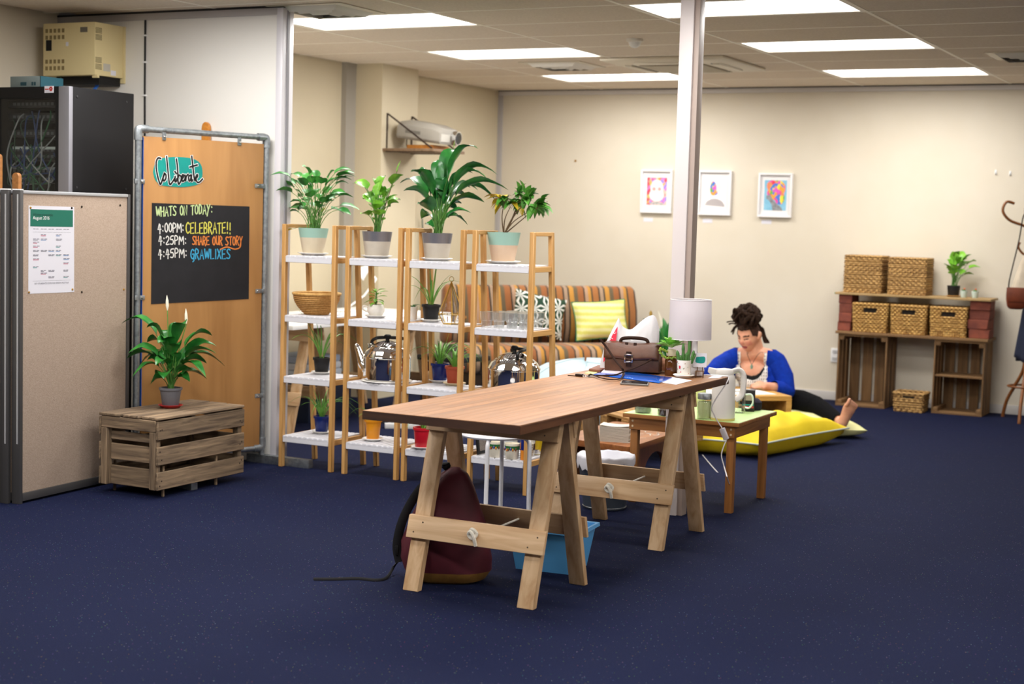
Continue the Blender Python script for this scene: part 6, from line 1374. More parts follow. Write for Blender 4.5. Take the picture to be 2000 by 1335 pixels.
# black chair at the white table
t = thing('black_chair', 'black seated low chair in front of the white table', 'chair', (-5.62, 9.95, 0), math.radians(-10))
MB().box(-0.2, 0.2, -0.19, 0.19, 0.42, 0.46).build('seat', mat('black_vinyl_seat', '1c1a1c', 0.45), t, bevel=0.012)
for x in (-0.17, 0.17):
    for y in (-0.16, 0.16): MB().tube([(x*0.9, y*0.9, 0.43), (x, y, 0)], 0.014, 8).build('leg', mat('dark_brown_leg', '2a2220', 0.5), t)
MB().box(-0.18, 0.18, -0.15, -0.13, 0.34, 0.41).build('apron', mat('red_brown_apron', '5a2e22', 0.5), t)
# boxes and cables below
t = thing('linen_stack', 'stack of folded pale blue linen under the white table', 'linen', (-6.45, 9.2, 0.30))
for i, (z0, z1, c) in enumerate(((0.30, 0.36, 'c8d0dc'), (0.36, 0.41, 'd9dde4'), (0.41, 0.46, 'aebad0'))): MB().box(-6.63+0.01*i, -6.25, 9.0, 9.42-0.01*i, z0, z1).build('folded_sheet', mat('linen_'+c, c, 0.9), t, True, bevel=0.015)
tag(MB().box(-6.66, -6.22, 8.96, 9.5, 0, 0.298).build('storage_box', mat('navy_box', '18223a', 0.5), bevel=0.006), 'dark navy storage box under the white table', 'box')
t = thing('power_strip', 'white power strip with tangled cables on the floor behind the shelves', 'power strip', (-5.55, 9.2, 0), math.radians(35))
MB().box(-0.16, 0.16, -0.03, 0.03, 0, 0.035).build('body', WHITEP, t, bevel=0.004)
for i in range(3): MB().tube(spline([(-0.1+0.1*i, 0, 0.035), (-0.12+0.1*i, 0.03, 0.08), (-0.2+0.05*i, 0.12, 0.03), (0.1*i-0.3, 0.2, 0.006), (-0.2+0.2*i, 0.35, 0.006)], 6), 0.004, 6).build('cable', (WHITEP, BLACKP, WHITEP)[i], t)
MB().box(-0.08, -0.03, -0.02, 0.02, 0.035, 0.075).build('plug', BLACKP, t, bevel=0.005)

# ================================================================== crate shelving on the back wall
CW = cratewood
def wcrate(label, x0, x1, mid=False):
    y0, y1, hh = 12.66, 13.0, 0.60
    t = thing('wooden_crate', label, 'crate', ((x0+x1)/2, 12.83, 0), 0, 'crates standing on end under the board')
    B_ = lambda nm, b, ax: box(nm, b, CW(ax), t, 0.002, world=True)
    for z in (0.0, hh-0.018): B_('end_board', (x0, x1, y0, y1, z, z+0.018), 'x')
    for x in (x0, x1-0.012):
        for k, (a, b) in enumerate(((0.0, 0.10), (0.125, 0.215), (0.24, 0.34))): B_('side_slat', (x, x+0.012, y0+a, y0+b, 0.018, hh-0.018), 'z')
    w_ = (x1-x0-0.024)
    for a, b in ((0.02, 0.24), (0.30, 0.52), (0.58, 0.78), (0.84, 0.98)): B_('back_slat', (x0+0.012+w_*a, x0+0.012+w_*b, y1-0.012, y1, 0.018, hh-0.018), 'z')
    for x in (x0+0.012, x1-0.05):
        for z in (0.018, hh-0.05): B_('corner_block', (x, x+0.038, y0+0.005, y1-0.014, z, z+0.032), 'y')
    if mid: B_('inner_shelf', (x0+0.013, x1-0.013, y0+0.012, y1-0.014, 0.30, 0.315), 'x')
    return t
wcrate('upright wooden crate with open slats, left one under the lower board', -3.495, -3.085)
wcrate('upright wooden crate with an inner shelf, right one under the lower board', -2.705, -2.305, True)
XB0, XB1 = -3.515, -2.285
t = thing('shelf_board', 'long brown lower board lying across the two upright crates', 'board', (-2.9, 12.82, 0.60))
box('board', (XB0, XB1, 12.64, 12.82, 0.60, 0.622), CW('x'), t, 0.002, world=True); box('board', (XB0+0.005, XB1, 12.823, 13.0, 0.60, 0.622), CW('x'), t, 0.002, world=True)
BRK = mat('red_brick', '8a4a38', 0.9, col2='6e3a30', nscale=14, rand=0.2, bump=0.3, bscale=50)
bme = MB().box(-0.055, 0.055, -0.11, 0.11, 0, 0.0745).mesh('brick', bevel=0.004, seg=1); bme.materials.append(BRK)
q = random.Random(9); pos = ['bottom', 'second', 'third', 'top']
for sx_, nm in ((XB0+0.06, 'left'), (XB1-0.085, 'right')):
    for i in range(4):
        o = link('brick', bme, None, (sx_+q.uniform(-.006, .006), 12.80+q.uniform(-.01, .01), 0.6225+i*0.0752), (0, 0, q.uniform(-0.05, 0.05)))
        if nm == 'right': o.scale = (1.45, 1, 1)
        tag(o, 'reddish brick, %s of the %s stack between the boards' % (pos[i], nm), 'brick', 'bricks holding up the top board')
ZT0 = 0.6225+4*0.0752
t = tag(box('shelf_board', (XB0-0.025, XB1+0.005, 12.66, 12.98, ZT0, ZT0+0.018), wood('pale_board', 'b89a6a', '9a7c4e', 'x', 0.6), None, 0.002), 'long pale top board resting on the brick stacks', 'board')
MB().box(XB0-0.0265, XB0-0.0235, 12.66, 12.98, ZT0+0.002, ZT0+0.016).build('green_end', mat('green_end_paint', '2f9a6a', 0.6), t)
# woven baskets
def weave(name, c1, c2, sc):
    m = mat(name, c1, 0.75); nt = m.node_tree; N = nt.nodes; L = nt.links; b = N['Principled BSDF']
    tc = N.new('ShaderNodeTexCoord'); ck = N.new('ShaderNodeTexChecker'); ck.inputs['Scale'].default_value = sc; nz = N.new('ShaderNodeTexNoise'); nz.inputs['Scale'].default_value = sc*0.6
    L.new(tc.outputs['Object'], ck.inputs['Vector']); L.new(tc.outputs['Object'], nz.inputs['Vector'])
    ck.inputs[1].default_value = srgb(c1); ck.inputs[2].default_value = srgb(c2)
    mr = N.new('ShaderNodeMapRange'); mr.inputs['To Min'].default_value = 0.7; mr.inputs['To Max'].default_value = 1.3; L.new(nz.outputs['Fac'], mr.inputs['Value'])
    hs = N.new('ShaderNodeHueSaturation'); L.new(mr.outputs[0], hs.inputs['Value']); L.new(ck.outputs[0], hs.inputs['Color']); L.new(hs.outputs[0], b.inputs['Base Color']); return m
SEAG = weave('seagrass', 'd2a860', '8a5f2a', 60); WTR = weave('water_hyacinth', 'c9a062', '7c5a30', 45)
def basket(name, label, x0, x1, y0, y1, z0, hh, m_, rows, handle=True, taper=0.0, lidded=False, group=None, hole=True, rowr=None):
    t = thing(name, label, 'basket', ((x0+x1)/2, (y0+y1)/2, z0), 0, group)
    a, b = (x1-x0)/2, (y1-y0)/2; rr_ = rowr or hh/rows/2*1.02
    def loop(z, k, d=0.0):
        aa, bb = a*k-rr_+d, b*k-rr_+d; c = 0.012; pts = []
        for (sx, sy, s0) in ((1, 1, 0), (-1, 1, 1), (-1, -1, 2), (1, -1, 3)):
            for i in range(3): an = s0*PI/2+i*PI/4; pts.append((sx*(aa-c)+c*math.cos(an), sy*(bb-c)+c*math.sin(an), z))
        out = []
        for i in range(len(pts)):
            p, n_ = Vector(pts[i]), Vector(pts[(i+1) % len(pts)]); k_ = max(1, int((n_-p).length/0.022))
            for j in range(k_): out.append(p.lerp(n_, j/k_))
        return out
    m = MB()
    for i in range(rows):
        z = rr_+(hh-2*rr_)*i/(rows-1); k = 1-taper*(1-i/(rows-1))
        L_ = loop(z, k)
        wv = [p*1.0 for p in L_]
        for j, p in enumerate(wv):
            s_ = 0.0042*(1 if (i+j) % 2 else -1); l_ = Vector((p.x, p.y, 0)).length or 1; p.x += s_*p.x/l_; p.y += s_*p.y/l_
        if hole and rows*0.66 <= i <= rows*0.80:
            # leave an opening in the front for the hand hole
            seg1 = [p for p in wv if not (p.y < -b*0.6 and abs(p.x) < a*0.36)]
            k0 = next(i_ for i_, p in enumerate(wv) if p.y < -b*0.6 and abs(p.x) < a*0.36); 
            ordd = wv[k0:]+wv[:k0]; seg1 = [p for p in ordd if not (p.y < -b*0.6 and abs(p.x) < a*0.36)]
            m.tube(seg1, rr_, 5)
        else: m.tube(wv+[wv[0]], rr_, 5, False)
    w_ = m.build('woven_wall', m_, t, ang=60)
    MB().box(-a*(1-taper)+0.006, a*(1-taper)-0.006, -b*(1-taper)+0.006, b*(1-taper)-0.006, 0.001, 0.008).build('base', m_, t)
    if lidded: MB().box(-a+0.006, a-0.006, -b+0.006, b-0.006, hh-0.008, hh-0.002).build('lid', m_, t, bevel=0.003)
    else: m2 = MB().tube((lambda L_: L_+[L_[0]])(loop(hh-rr_*0.5, 1.0)), rr_*1.35, 6, False).build('rim', m_, t)
    if hole: MB().box(-a*0.36, a*0.36, -b+0.012, -b+0.016, hh*0.62, hh*0.85).build('hole_shade', mat('basket_inside_shade', '1a120a', 0.95), t)  # near-black sheet behind the hand hole stands in for the shade inside
    return t
bx3 = [aty(x, 620, 12.66).x for x in (1663, 1735, 1737, 1811, 1814, 1890)]
for i, nm in enumerate(('left', 'middle', 'right')):
    basket('drawer_basket', 'woven seagrass basket with a hand hole between the boards, %s of three' % nm, bx3[2*i]+0.004, bx3[2*i+1]-0.004, 12.645+(0.004*i), 12.97, 0.6225, 0.235, SEAG, 13, taper=0.04, group='seagrass baskets between the boards')
zt3 = ZT0+0.0185
basket('storage_basket', 'tall lidded woven basket on the top board, left one', -3.485, -3.165, 12.69, 12.965, zt3, 0.31, WTR, 17, lidded=True, hole=False, group='tall baskets on the top board')
basket('storage_basket', 'tall lidded woven basket on the top board, right one beside the plant', -3.118, -2.80, 12.69, 12.965, zt3, 0.305, WTR, 17, lidded=True, hole=False, group='tall baskets on the top board')
bxa, bxb = atz(1738, 803, 0.0), atz(1805, 807, 0)
basket('floor_basket', 'small open woven basket on the carpet between the two crates', bxa.x+0.005, bxb.x, 12.56, 12.80, 0.0005, 0.155, WTR, 8, taper=0.08, hole=True)
# plants on the board
P = aty(1862, 574, 12.8); P.z = zt3; saucer(P, 0.06, mat('cork', 'c79a5c', 0.8), 'round cork coaster under the black pot on the top board', h=0.01)
t, B = potplant('syngonium', 'bright green leafy plant in a black pot on the top board', P+Vector((0, 0, 0.006)), 0.052, 0.043, 0.085, (BPOT,))
cb_ = lambda l: [(1600+x*0.3745, 360+y*0.3745) for x, y in l]
pxleaves(t, B, cb_([(640,415),(668,390),(690,350),(720,350),(765,345),(790,365),(825,400),(832,435),(805,470),(770,420),(740,380),(700,385),(735,420),(680,420),(690,450),(760,455),(720,400),(790,400),(710,365),(745,400),(665,430),(775,385),(700,430),(730,360)]), 0.085, 0.6, 0.55, (LEAF_LIME, STEM_G), 6, 0.0028, 0.09, 0.05, 0.6, 0.02)
for x, y, lb in ((1882, 581, 'tiny pale pot with a flowering cactus, left one on the top board'), (1904, 582, 'tiny pale pot with a flowering cactus, right one on the top board')):
    P = aty(x, y, 12.75); P.z = zt3
    t, B = potplant('mini_cactus', lb, P, 0.029, 0.022, 0.055, (mat('mint_pot', 'c3d4cc', 0.4),), 'tiny cacti on the top board')
    MB().sphere(B+Vector((0, 0, 0.008)), 0.018, 12, 8).build('cactus', CAC, t, True); MB().sphere(B+Vector((0.004, 0, 0.028)), 0.008, 8, 6).build('flower', mat('cactus_flower', 'd05a34', 0.5), t, True)

# ================================================================== pictures
PFR = mat('white_frame', 'eceaea', 0.4); MATB = mat('mount_board', 'e6e3e2', 0.7)
def blobm(name, seed, cols, sc, lo=0.0):
    m = mat(name, 'ffffff', 0.6); nt = m.node_tree; N = nt.nodes; L = nt.links; b = N['Principled BSDF']
    tc = N.new('ShaderNodeTexCoord'); mp = N.new('ShaderNodeMapping'); mp.inputs['Location'].default_value = (seed, seed*1.7, seed*0.3); mp.inputs['Scale'].default_value = (1, 1, 0.7); L.new(tc.outputs['Object'], mp.inputs[0])
    vo = N.new('ShaderNodeTexVoronoi'); vo.inputs['Scale'].default_value = sc; L.new(mp.outputs[0], vo.inputs['Vector'])
    sp_ = N.new('ShaderNodeSeparateColor'); L.new(vo.outputs['Color'], sp_.inputs[0])
    cr = N.new('ShaderNodeValToRGB'); cr.color_ramp.interpolation = 'CONSTANT'; el = cr.color_ramp.elements
    while len(el) > 1: el.remove(el[0])
    el[0].position = 0; el[0].color = srgb(cols[0])
    for i, c in enumerate(cols[1:]): e = el.new((i+1)/len(cols)); e.color = srgb(c)
    L.new(sp_.outputs[0], cr.inputs[0]); L.new(cr.outputs[0], b.inputs['Base Color']); return m
RAIN = blobm('rainbow_paint', 3.1, ['e8508a', 'f0a03c', 'e8384c', 'f4d83c', 'd85ac0', '4a7ad0', 'f08a5a', '6ab04a', 'e84a9c'], 42)
PINKS = blobm('pink_paint', 5.3, ['f06a80', 'f4a080', 'e87ac0', 'f8c0b0', 'e04a5a', '9a8ae0', 'f2b05a'], 45)
def disc(m, cx_, cz_, rx, rz, y, n=20, a0=0, a1=2*PI): m.add([(cx_+rx*math.cos(a0+(a1-a0)*k/n), y, cz_+rz*math.sin(a0+(a1-a0)*k/n)) for k in range(n)], [tuple(range(n))])
def picture(xc, zc, w_, h_, label, kind):
    t = thing('framed_picture', label, 'picture', (xc, YB, zc), 0, 'framed pictures on the back wall'); a, b = w_/2, h_/2; f = 0.016
    for bb in ((-a, a, b-f, b), (-a, a, -b, -b+f), (-a, -a+f, -b+f, b-f), (a-f, a, -b+f, b-f)): MB().box(bb[0], bb[1], -0.035, 0, bb[2], bb[3]).build('frame_bar', PFR, t, bevel=0.001)
    MB().box(-a+f, a-f, -0.012, -0.004, -b+f, b-f).build('mount', MATB, t)
    y = -0.0125
    if kind == 'face':
        MB().box(-0.095, 0.095, y-0.0005, y, -0.12, 0.125).build('print', PINKS, t)
        m = MB(); disc(m, 0.0, 0.03, 0.062, 0.075, y-0.0012); disc(m, 0, -0.03, 0.072, 0.06, y-0.0011); m.build('painted_head', mat('pale_face', 'efe6e2', 0.7), t, smooth=False)
        m = MB(); disc(m, -0.026, 0.022, 0.016, 0.016, y-0.002); disc(m, 0.026, 0.022, 0.016, 0.016, y-0.002); m.build('painted_glasses', mat('lens_pink', 'f0a09a', 0.6), t, smooth=False)
        m = MB(); disc(m, 0, -0.12, 0.075, 0.03, y-0.0015, 14, 0, PI); m.build('painted_shirt', mat('grey_scribble', '8a8580', 0.8, col2='d8d4d0', nscale=120), t, smooth=False)
    elif kind == 'plaid':
        MB().box(-0.1, 0.1, y-0.0005, y, -0.125, 0.125).build('print', mat('print_white_paper', 'f2f0ee', 0.7), t)
        ck = mat('plaid', 'e8e0de', 0.8, col2='4a4048', nscale=24, kind='wave', detail=0.0)
        m = MB(); disc(m, 0.0, -0.12, 0.092, 0.07, y-0.0012, 18, 0, PI); m.build('painted_shirt', ck, t, smooth=False)
        m = MB(); m.add([(0.012+0.045*math.cos(a_), y-0.0012, 0.055+0.06*math.sin(a_)) for a_ in [PI*k/10-PI/2 for k in range(11)]], [tuple(range(11))]); m.build('painted_hair', mat('pale_grey_wash', 'e4dfdc', 0.7), t, smooth=False)
        m = MB(); disc(m, -0.018, 0.04, 0.03, 0.062, y-0.0018); disc(m, -0.004, 0.0, 0.028, 0.02, y-0.0017); m.build('painted_face', RAIN, t, smooth=False)
    else:
        MB().box(-0.1, 0.1, y-0.0005, y, -0.13, 0.13).build('print', mat('sky_wash', '8fc4dc', 0.7, col2='7ab6d2', nscale=12), t)
        m = MB()
        for cx_, cz_, rx, rz in ((-0.03, 0.08, 0.05, 0.05), (0.02, 0.06, 0.07, 0.07), (0.0, 0.02, 0.075, 0.06), (0.04, -0.02, 0.045, 0.06)): disc(m, cx_, cz_, rx, rz, y-0.0012-0.0001*len(m.f))
        m.build('painted_bouquet', RAIN, t, smooth=False)
        m = MB(); m.add([(x, y-0.002, z) for x, z in ((-0.08, -0.005), (-0.045, 0.005), (-0.01, -0.05), (0.02, -0.075), (0.055, -0.1), (0.07, -0.13), (-0.02, -0.13), (-0.03, -0.08), (-0.055, -0.045), (-0.078, -0.03))], [tuple(range(10))]); m.build('painted_neck', mat('grey_paint', '7a7d80', 0.7, col2='9a9da0', nscale=40), t, smooth=False)
    return t
for (x0, x1, z0, z1, lb, kd) in ((-5.455, -5.155, 1.556, 1.942, 'white framed picture of a pale face on pink, left of the pillar', 'face'), (-4.905, -4.60, 1.55, 1.94, 'white framed picture of a figure in a checked shirt, right beside the pillar', 'plaid'), (-4.352, -4.05, 1.545, 1.925, 'white framed picture of a flower-headed figure on blue', 'flower')):
    picture((x0+x1)/2, (z0+z1)/2, x1-x0, z1-z0, lb, kd)
for (x, y, lb) in ((1266, 429, 'tiny white caption card under the pink face picture'), (1382, 431, 'tiny white caption card under the checked shirt picture'), (1497, 433, 'tiny white caption card under the flower picture')):
    P = aty(x, y, YB); tag(box('caption_card', (P.x-0.045, P.x+0.045, YB-0.0025, YB, P.z-0.018, P.z+0.018), PAPER), lb, 'card', 'caption cards under the pictures')

# ================================================================== projector on its wall shelf
XPF = -6.64; zsh = 2.0
t = thing('wall_shelf', 'brown wall shelf hung from dark brackets on the pilaster', 'shelf', (XPF, 10.8, zsh))
box('board', (XPF, -6.17, 10.52, 11.02, zsh-0.022, zsh), wood('grey_brown_board', '8a7058', '6a543e', 'y', 0.6), t, 0.002, world=True)
IRON = mat('dark_iron', '3a2c26', 0.5, 0.5)
for y in (10.58, 10.96):
    box('bracket_upright', (XPF, XPF+0.006, y-0.008, y+0.008, zsh, zsh+0.28), IRON, t, world=True)
    MB().tube([(XPF+0.008, y, zsh+0.275), (-6.22, y, zsh+0.004)], 0.007, 8).build('bracket_stay', IRON, t, True)
    box('bracket_foot', (XPF, -6.2, y-0.008, y+0.008, zsh-0.028, zsh-0.022), IRON, t, world=True)
tag(box('wood_block', (-6.50, -6.26, 10.66, 10.92, zsh+0.0005, zsh+0.035), ORW, None, 0.004), 'orange wooden block under the projector', 'block')
PJ = mat('projector_grey', 'a39e95', 0.45)
t = thing('projector', 'grey projector with a round lens on the wall shelf', 'projector', (-6.38, 10.77, zsh+0.0355))
M = TR(-6.38, 10.77, zsh+0.036) @ TR(0, 0, 0.028) @ Matrix.Rotation(math.radians(7), 4, 'Y')
MB().loft([[(x, -0.15, 0.02), (x, -0.135, 0.0), (x, 0.135, 0.0), (x, 0.15, 0.02), (x, 0.15, 0.11*k), (x, 0.11, 0.15*k), (x, -0.11, 0.15*k), (x, -0.15, 0.11*k)] for x, k in ((-0.2, 0.9), (-0.1, 1.05), (0.1, 0.98), (0.2, 0.82))], M=M).build('case', PJ, t, True, bevel=0.006)
MB().tube([(0.195, 0.07, 0.06), (0.245, 0.07, 0.06)], 0.056, 28, M=M).build('lens_ring', CHROME, t, True); MB().tube([(0.22, 0.07, 0.06), (0.2465, 0.07, 0.06)], 0.048, 28, M=M).build('lens', mat('lens_glass', '101418', 0.05), t, True)
MB().box(-0.12, 0.02, -0.152, -0.15, 0.05, 0.075, M).build('side_grille', mat('grille_grey', '7a766e', 0.6), t, True); MB().box(0.2, 0.206, -0.13, 0.0, 0.02, 0.08, M).build('front_grille', mat('grille_white', 'c9c5bc', 0.6), t, True)
for x, y in ((0.12, -0.1), (0.12, 0.1)): MB().tube([(x, y, -0.0), (x, y, 0.02)], 0.012, 10, M=M).build('foot', BLACKP, t, True)
MB().tube(spline([(-6.58, 10.8, zsh+0.12), (-6.62, 10.86, zsh+0.03), (-6.60, 10.95, zsh+0.006), (-6.45, 11.0, zsh+0.006)], 5), 0.004, 6).build('cable', BLACKP, t, True)
# dangling cables below the projector, along the pilaster
t = thing('hanging_cables', 'thin green and grey cables hanging beside the pilaster behind the shelves', 'cable', (XL, 11.3, 0.05))
for i, c in enumerate(('3f6a4a', '8a8f86')):
    Pq = aty(818+i*6, 405, 11.6); MB().tube(spline([(XL+0.03, Pq.y, 1.45), (XL+0.04+0.01*i, Pq.y+0.02, 1.0), (XL+0.03, Pq.y+0.01*i, 0.5), (XL+0.05, Pq.y, 0.05)], 6), 0.006, 6).build('cord', mat('cord_'+c, c, 0.6), t, True)
# ================================================================== coat stand (cut by the right edge)
CSX, CSY = -1.985, 12.66
t = thing('coat_stand', 'bentwood coat stand at the right edge of the frame', 'coat stand', (CSX, CSY, 0))
BENT = wood('bentwood', '8a5428', '6a3c1a', 'z', 0.35)
MB().tube([(0, 0, 0.35), (0, 0, 1.72)], 0.019, 12).build('pole', BENT, t)
for i in range(4):
    a = math.radians((272, 140, 60, 345)[i]); c, s = math.cos(a), math.sin(a); e = lambda r, z: (r*c, r*s, z)
    MB().tube(spline([e(0.018, 0.55), e(0.03, 0.40), e(0.12, 0.26), e(0.20, 0.14), e(0.235, 0.03), e(0.24, 0.0)], 5), 0.0135, 10).build('foot', BENT, t)
    a = math.radians((205, 115, 25, 295)[i]); c, s = math.cos(a), math.sin(a)
    MB().tube(spline([e(0.018, 1.50), e(0.08, 1.53), e(0.19, 1.57), e(0.245, 1.64), e(0.22, 1.71), e(0.16, 1.70)], 6), 0.011, 10).build('hook', BENT, t)
    MB().tube(spline([e(0.018, 1.30), e(0.07, 1.31), e(0.11, 1.36), e(0.10, 1.40)], 5), 0.009, 8).build('lower_hook', BENT, t)
MB().tube([(0.13*math.cos(2*PI*k/30), 0.13*math.sin(2*PI*k/30), 0.27) for k in range(31)], 0.008, 8, False).build('foot_ring', BENT, t)
# garments
CR_ = mat('cream_cotton', 'c9bca8', 0.9, col2='b8ab98', nscale=10)
def garment(name, label, mt, x0, z0, z1, w0, w1, dy, seed, cat):
    q = random.Random(seed); ph = q.uniform(0, 6)
    m = MB(); rg = []
    for i in range(13):
        v = i/12; z = z1+(z0-z1)*v; wd = w0+(w1-w0)*v**0.7; out = []
        for k in range(28):
            a = 2*PI*k/28; fo = 1+0.16*math.sin(6*a+ph+v*1.5)*v
            out.append((CSX+x0+wd*math.cos(a)*fo, CSY+dy+wd*0.55*math.sin(a)*fo, z+0.02*math.sin(3*a+ph)*v))
        rg.append(out)
    m.loft(rg, True); return tag(m.build(name, mt, ang=120), label, cat)
garment('hanging_jacket', 'cream cotton jacket hanging on the coat stand', CR_, -0.02, 1.0, 1.36, 0.012, 0.125, -0.02, 3, 'jacket')
garment('hanging_garment', 'navy blue garment hanging low on the coat stand', mat('navy_cloth', '1e2438', 0.9), 0.0, 0.48, 0.90, 0.05, 0.095, 0.03, 5, 'garment')
LB = mat('cognac_leather', '7a3a20', 0.4, col2='5c2814', nscale=8)
Pg = aty(1984, 604, 12.46); t = thing('shoulder_bag', 'brown leather shoulder bag hanging by a black strap on the coat stand', 'bag', Pg, math.radians(10))
MB().loft([[(-0.07*k, -0.03*j, z), (0.07*k, -0.03*j, z), (0.07*k, 0.03*j, z), (-0.07*k, 0.03*j, z)] for z, k, j in ((0.0, 0.6, 0.5), (0.02, 0.95, 0.9), (0.08, 1.1, 1.0), (0.14, 1.08, 0.8), (0.17, 0.95, 0.5))]).build('body', LB, t, bevel=0.012, seg=3)
MB().loft([[(-0.078*k, -0.034, z), (0.078*k, -0.034, z), (0.078*k, -0.039, z), (-0.078*k, -0.039, z)] for z, k in ((0.06, 0.8), (0.1, 1.0), (0.17, 0.97))]).build('flap', LB, t, bevel=0.002)
MB().tube(spline([Pg+Vector((-0.06, 0, 0.16)), near(1972, 545, Pg), near(1990, 470, Pg), near(1999, 422, Pg), (CSX-0.03, CSY-0.08, 1.60), (CSX+0.03, CSY-0.10, 1.4), Pg+Vector((0.07, 0.03, 0.16))], 6), 0.006, 6, sx=0.5).build('strap', STW, t, True)
# floor plant behind the table
P = Vector((-4.30, 10.95, 0)); 
t, B = potplant('peace_lily', 'peace lily standing on the floor behind the carrier bag and lamp', P, 0.13, 0.10, 0.24, (GREYC,))
pxleaves(t, B, [(1297, 620), (1305, 628), (1292, 640), (1310, 645), (1253, 622), (1288, 655), (1300, 660), (1318, 650), (1283, 672), (1262, 640), (1330, 640), (1275, 630), (1245, 650)], 0.10, 0.45, 0.4, (LEAF_DARK, STEM_G), 4, 0.004, 0.15)
Tt = near(1271, 606, B); MB().tube([B, B.lerp(Tt, 0.6), near(1271, 616, B)], 0.004, 6).build('flower_stem', STEM_G, t, True); MB().tube([near(1271, 617, B), near(1271, 611, B), Tt], [0.010, 0.014, 0.003], 8).build('spent_flower', mat('dry_flower', '9a7a34', 0.8), t, True)
leaf(t, B, near(1285, 606, B), 0.8, 0.06, 0.1, (WHITEFL, STEM_G), 0.004)
# ================================================================== the person drawing at the pallet desk
def build_person():
    VIEW = (-_f); RT = _r; UPV = Vector((0, 0, 1))
    hipL = Vector((-3.46, 11.26, 0.15)); 
    N_ = aty(1477, 683, 11.02); shL = aty(1520, 708, 11.06); shR = aty(1422, 704, 10.98)
    PL_ = (shL-shR); PL_.z = 0; PL_.normalize()               # person's left (towards picture right)
    hipR = hipL-PL_*0.19+Vector((-0.0, -0.02, 0)); pel = (hipL+hipR)/2
    sp0 = pel; sp1 = (shL+shR)/2-Vector((0, 0, 0.01)); tup = (sp1-sp0).normalized()
    FW = PL_.cross(tup); FW = -FW if FW.dot(VIEW) < 0 else FW; FW.normalize()
    m = MB()
    def ring(c, a, b, fw=FW, lt=PL_, n=24, fo=0.0): return [c+lt*(a*math.cos(2*PI*k/n))+fw*(b*math.sin(2*PI*k/n)+fo) for k in range(n)]
    L = lambda t: sp0.lerp(sp1, t)
    tor = [(-0.14, 0.10, 0.08), (-0.08, 0.165, 0.125), (0.08, 0.185, 0.14), (0.25, 0.172, 0.135), (0.45, 0.16, 0.125), (0.65, 0.172, 0.125), (0.82, 0.178, 0.112), (0.95, 0.165, 0.09), (1.03, 0.10, 0.07), (1.08, 0.06, 0.055)]
    m.loft([ring(L(t), a, b, fo=0.01) for t, a, b in tor])
    for s in (-1, 1): m.sphere(L(0.66)+PL_*(0.072*s)+FW*0.07, 0.076, 16, 12, (1, 1, 1))
    for sh_ in (shL, shR): m.tube([N_-UPV*0.02, N_.lerp(sh_, 0.5)+UPV*0.006, sh_], [0.05, 0.056, 0.056], 14)
    def cap(pts, rs, n=14):
        m.tube(pts, rs, n); m.sphere(pts[0], rs[0], n, 8); m.sphere(pts[-1], rs[-1], n, 8)
    bones = []
    def bone(name, pts, rs, n=14): cap(pts, rs, n); bones.append((name, [Vector(p) for p in pts]))
    bones.append(('torso', [sp0, sp1]))
    # arms
    elL = aty(1536, 764, 11.0); elL.z = max(elL.z, 0.27); wrL = atz(1494, 753, 0.315); haL = atz(1478, 748, 0.325)
    bone('uarmL', [shL-PL_*0.01, shL.lerp(elL, 0.5)+PL_*0.012, elL], [0.058, 0.055, 0.047]); bone('farmL', [elL, elL.lerp(wrL, 0.45), wrL], [0.047, 0.043, 0.028])
    elR = aty(1394, 726, 10.72); wrR = atz(1372, 736, 0.315); 
    bone('uarmR', [shR+PL_*0.01, shR.lerp(elR, 0.5)-PL_*0.012, elR], [0.058, 0.055, 0.047]); bone('farmR', [elR, elR.lerp(wrR, 0.5), wrR], [0.046, 0.042, 0.028])
    # hands
    def hand(w, d, up, side, curl, name):
        d = d.normalized(); sd = (d.cross(up)).normalized()*side; up = sd.cross(d).normalized()*(1 if sd.cross(d).dot(up) > 0 else -1)
        pc_ = w+d*0.045
        rg = []
        for t, a, b in ((0.0, 0.026, 0.019), (0.3, 0.033, 0.017), (0.7, 0.040, 0.015), (1.0, 0.039, 0.013)):
            rg.append(ring(w+d*(0.085*t), a, b, up, sd, 14))
        m.loft(rg); allp = [w, w+d*0.09]
        for i, (o, l) in enumerate(((-0.029, 0.068), (-0.0105, 0.078), (0.0085, 0.073), (0.0275, 0.056))):
            k0 = w+d*0.082+sd*o; c = curl+0.06*i
            k1 = k0+(d*math.cos(c*0.5)-up*math.sin(c*0.5))*l*0.45; k2 = k1+(d*math.cos(c*1.3)-up*math.sin(c*1.3))*l*0.32; k3 = k2+(d*math.cos(c*2)-up*math.sin(c*2))*l*0.23
            m.tube([k0-d*0.01, k0, k1, k2, k3], [0.0095, 0.0095, 0.0088, 0.0082, 0.006], 8); m.sphere(k3, 0.0062, 8, 6); allp += [k3]
        t0 = w+d*0.025-sd*0.026; t1 = t0-sd*0.028+d*0.03-up*0.006; t2 = t1+d*0.032-up*0.004+sd*0.006
        m.tube([t0, t1, t2], [0.0125, 0.0105, 0.0075], 8); m.sphere(t2, 0.0076, 8, 6)
        bones.append((name, [w, w+d*0.16]))
    hand(wrL, (haL-wrL), UPV*0.8+VIEW*0.5, 1, 0.75, 'handL'); hand(wrR, (atz(1352, 742, 0.30)-wrR), UPV, -1, 0.6, 'handR')
    # legs
    knL = Vector((-3.17, 10.96, 0.185)); anL = Vector((-2.905, 10.665, 0.125))
    bone('thighL', [hipL, hipL.lerp(knL, 0.5)+Vector((0, 0, 0.01)), knL], [0.098, 0.085, 0.062]); bone('shankL', [knL, knL.lerp(anL, 0.35), anL], [0.060, 0.055, 0.034])
    knR = hipR+Vector((-0.34, 0.10, 0.01)); anR = knR+Vector((0.30, 0.16, -0.06))
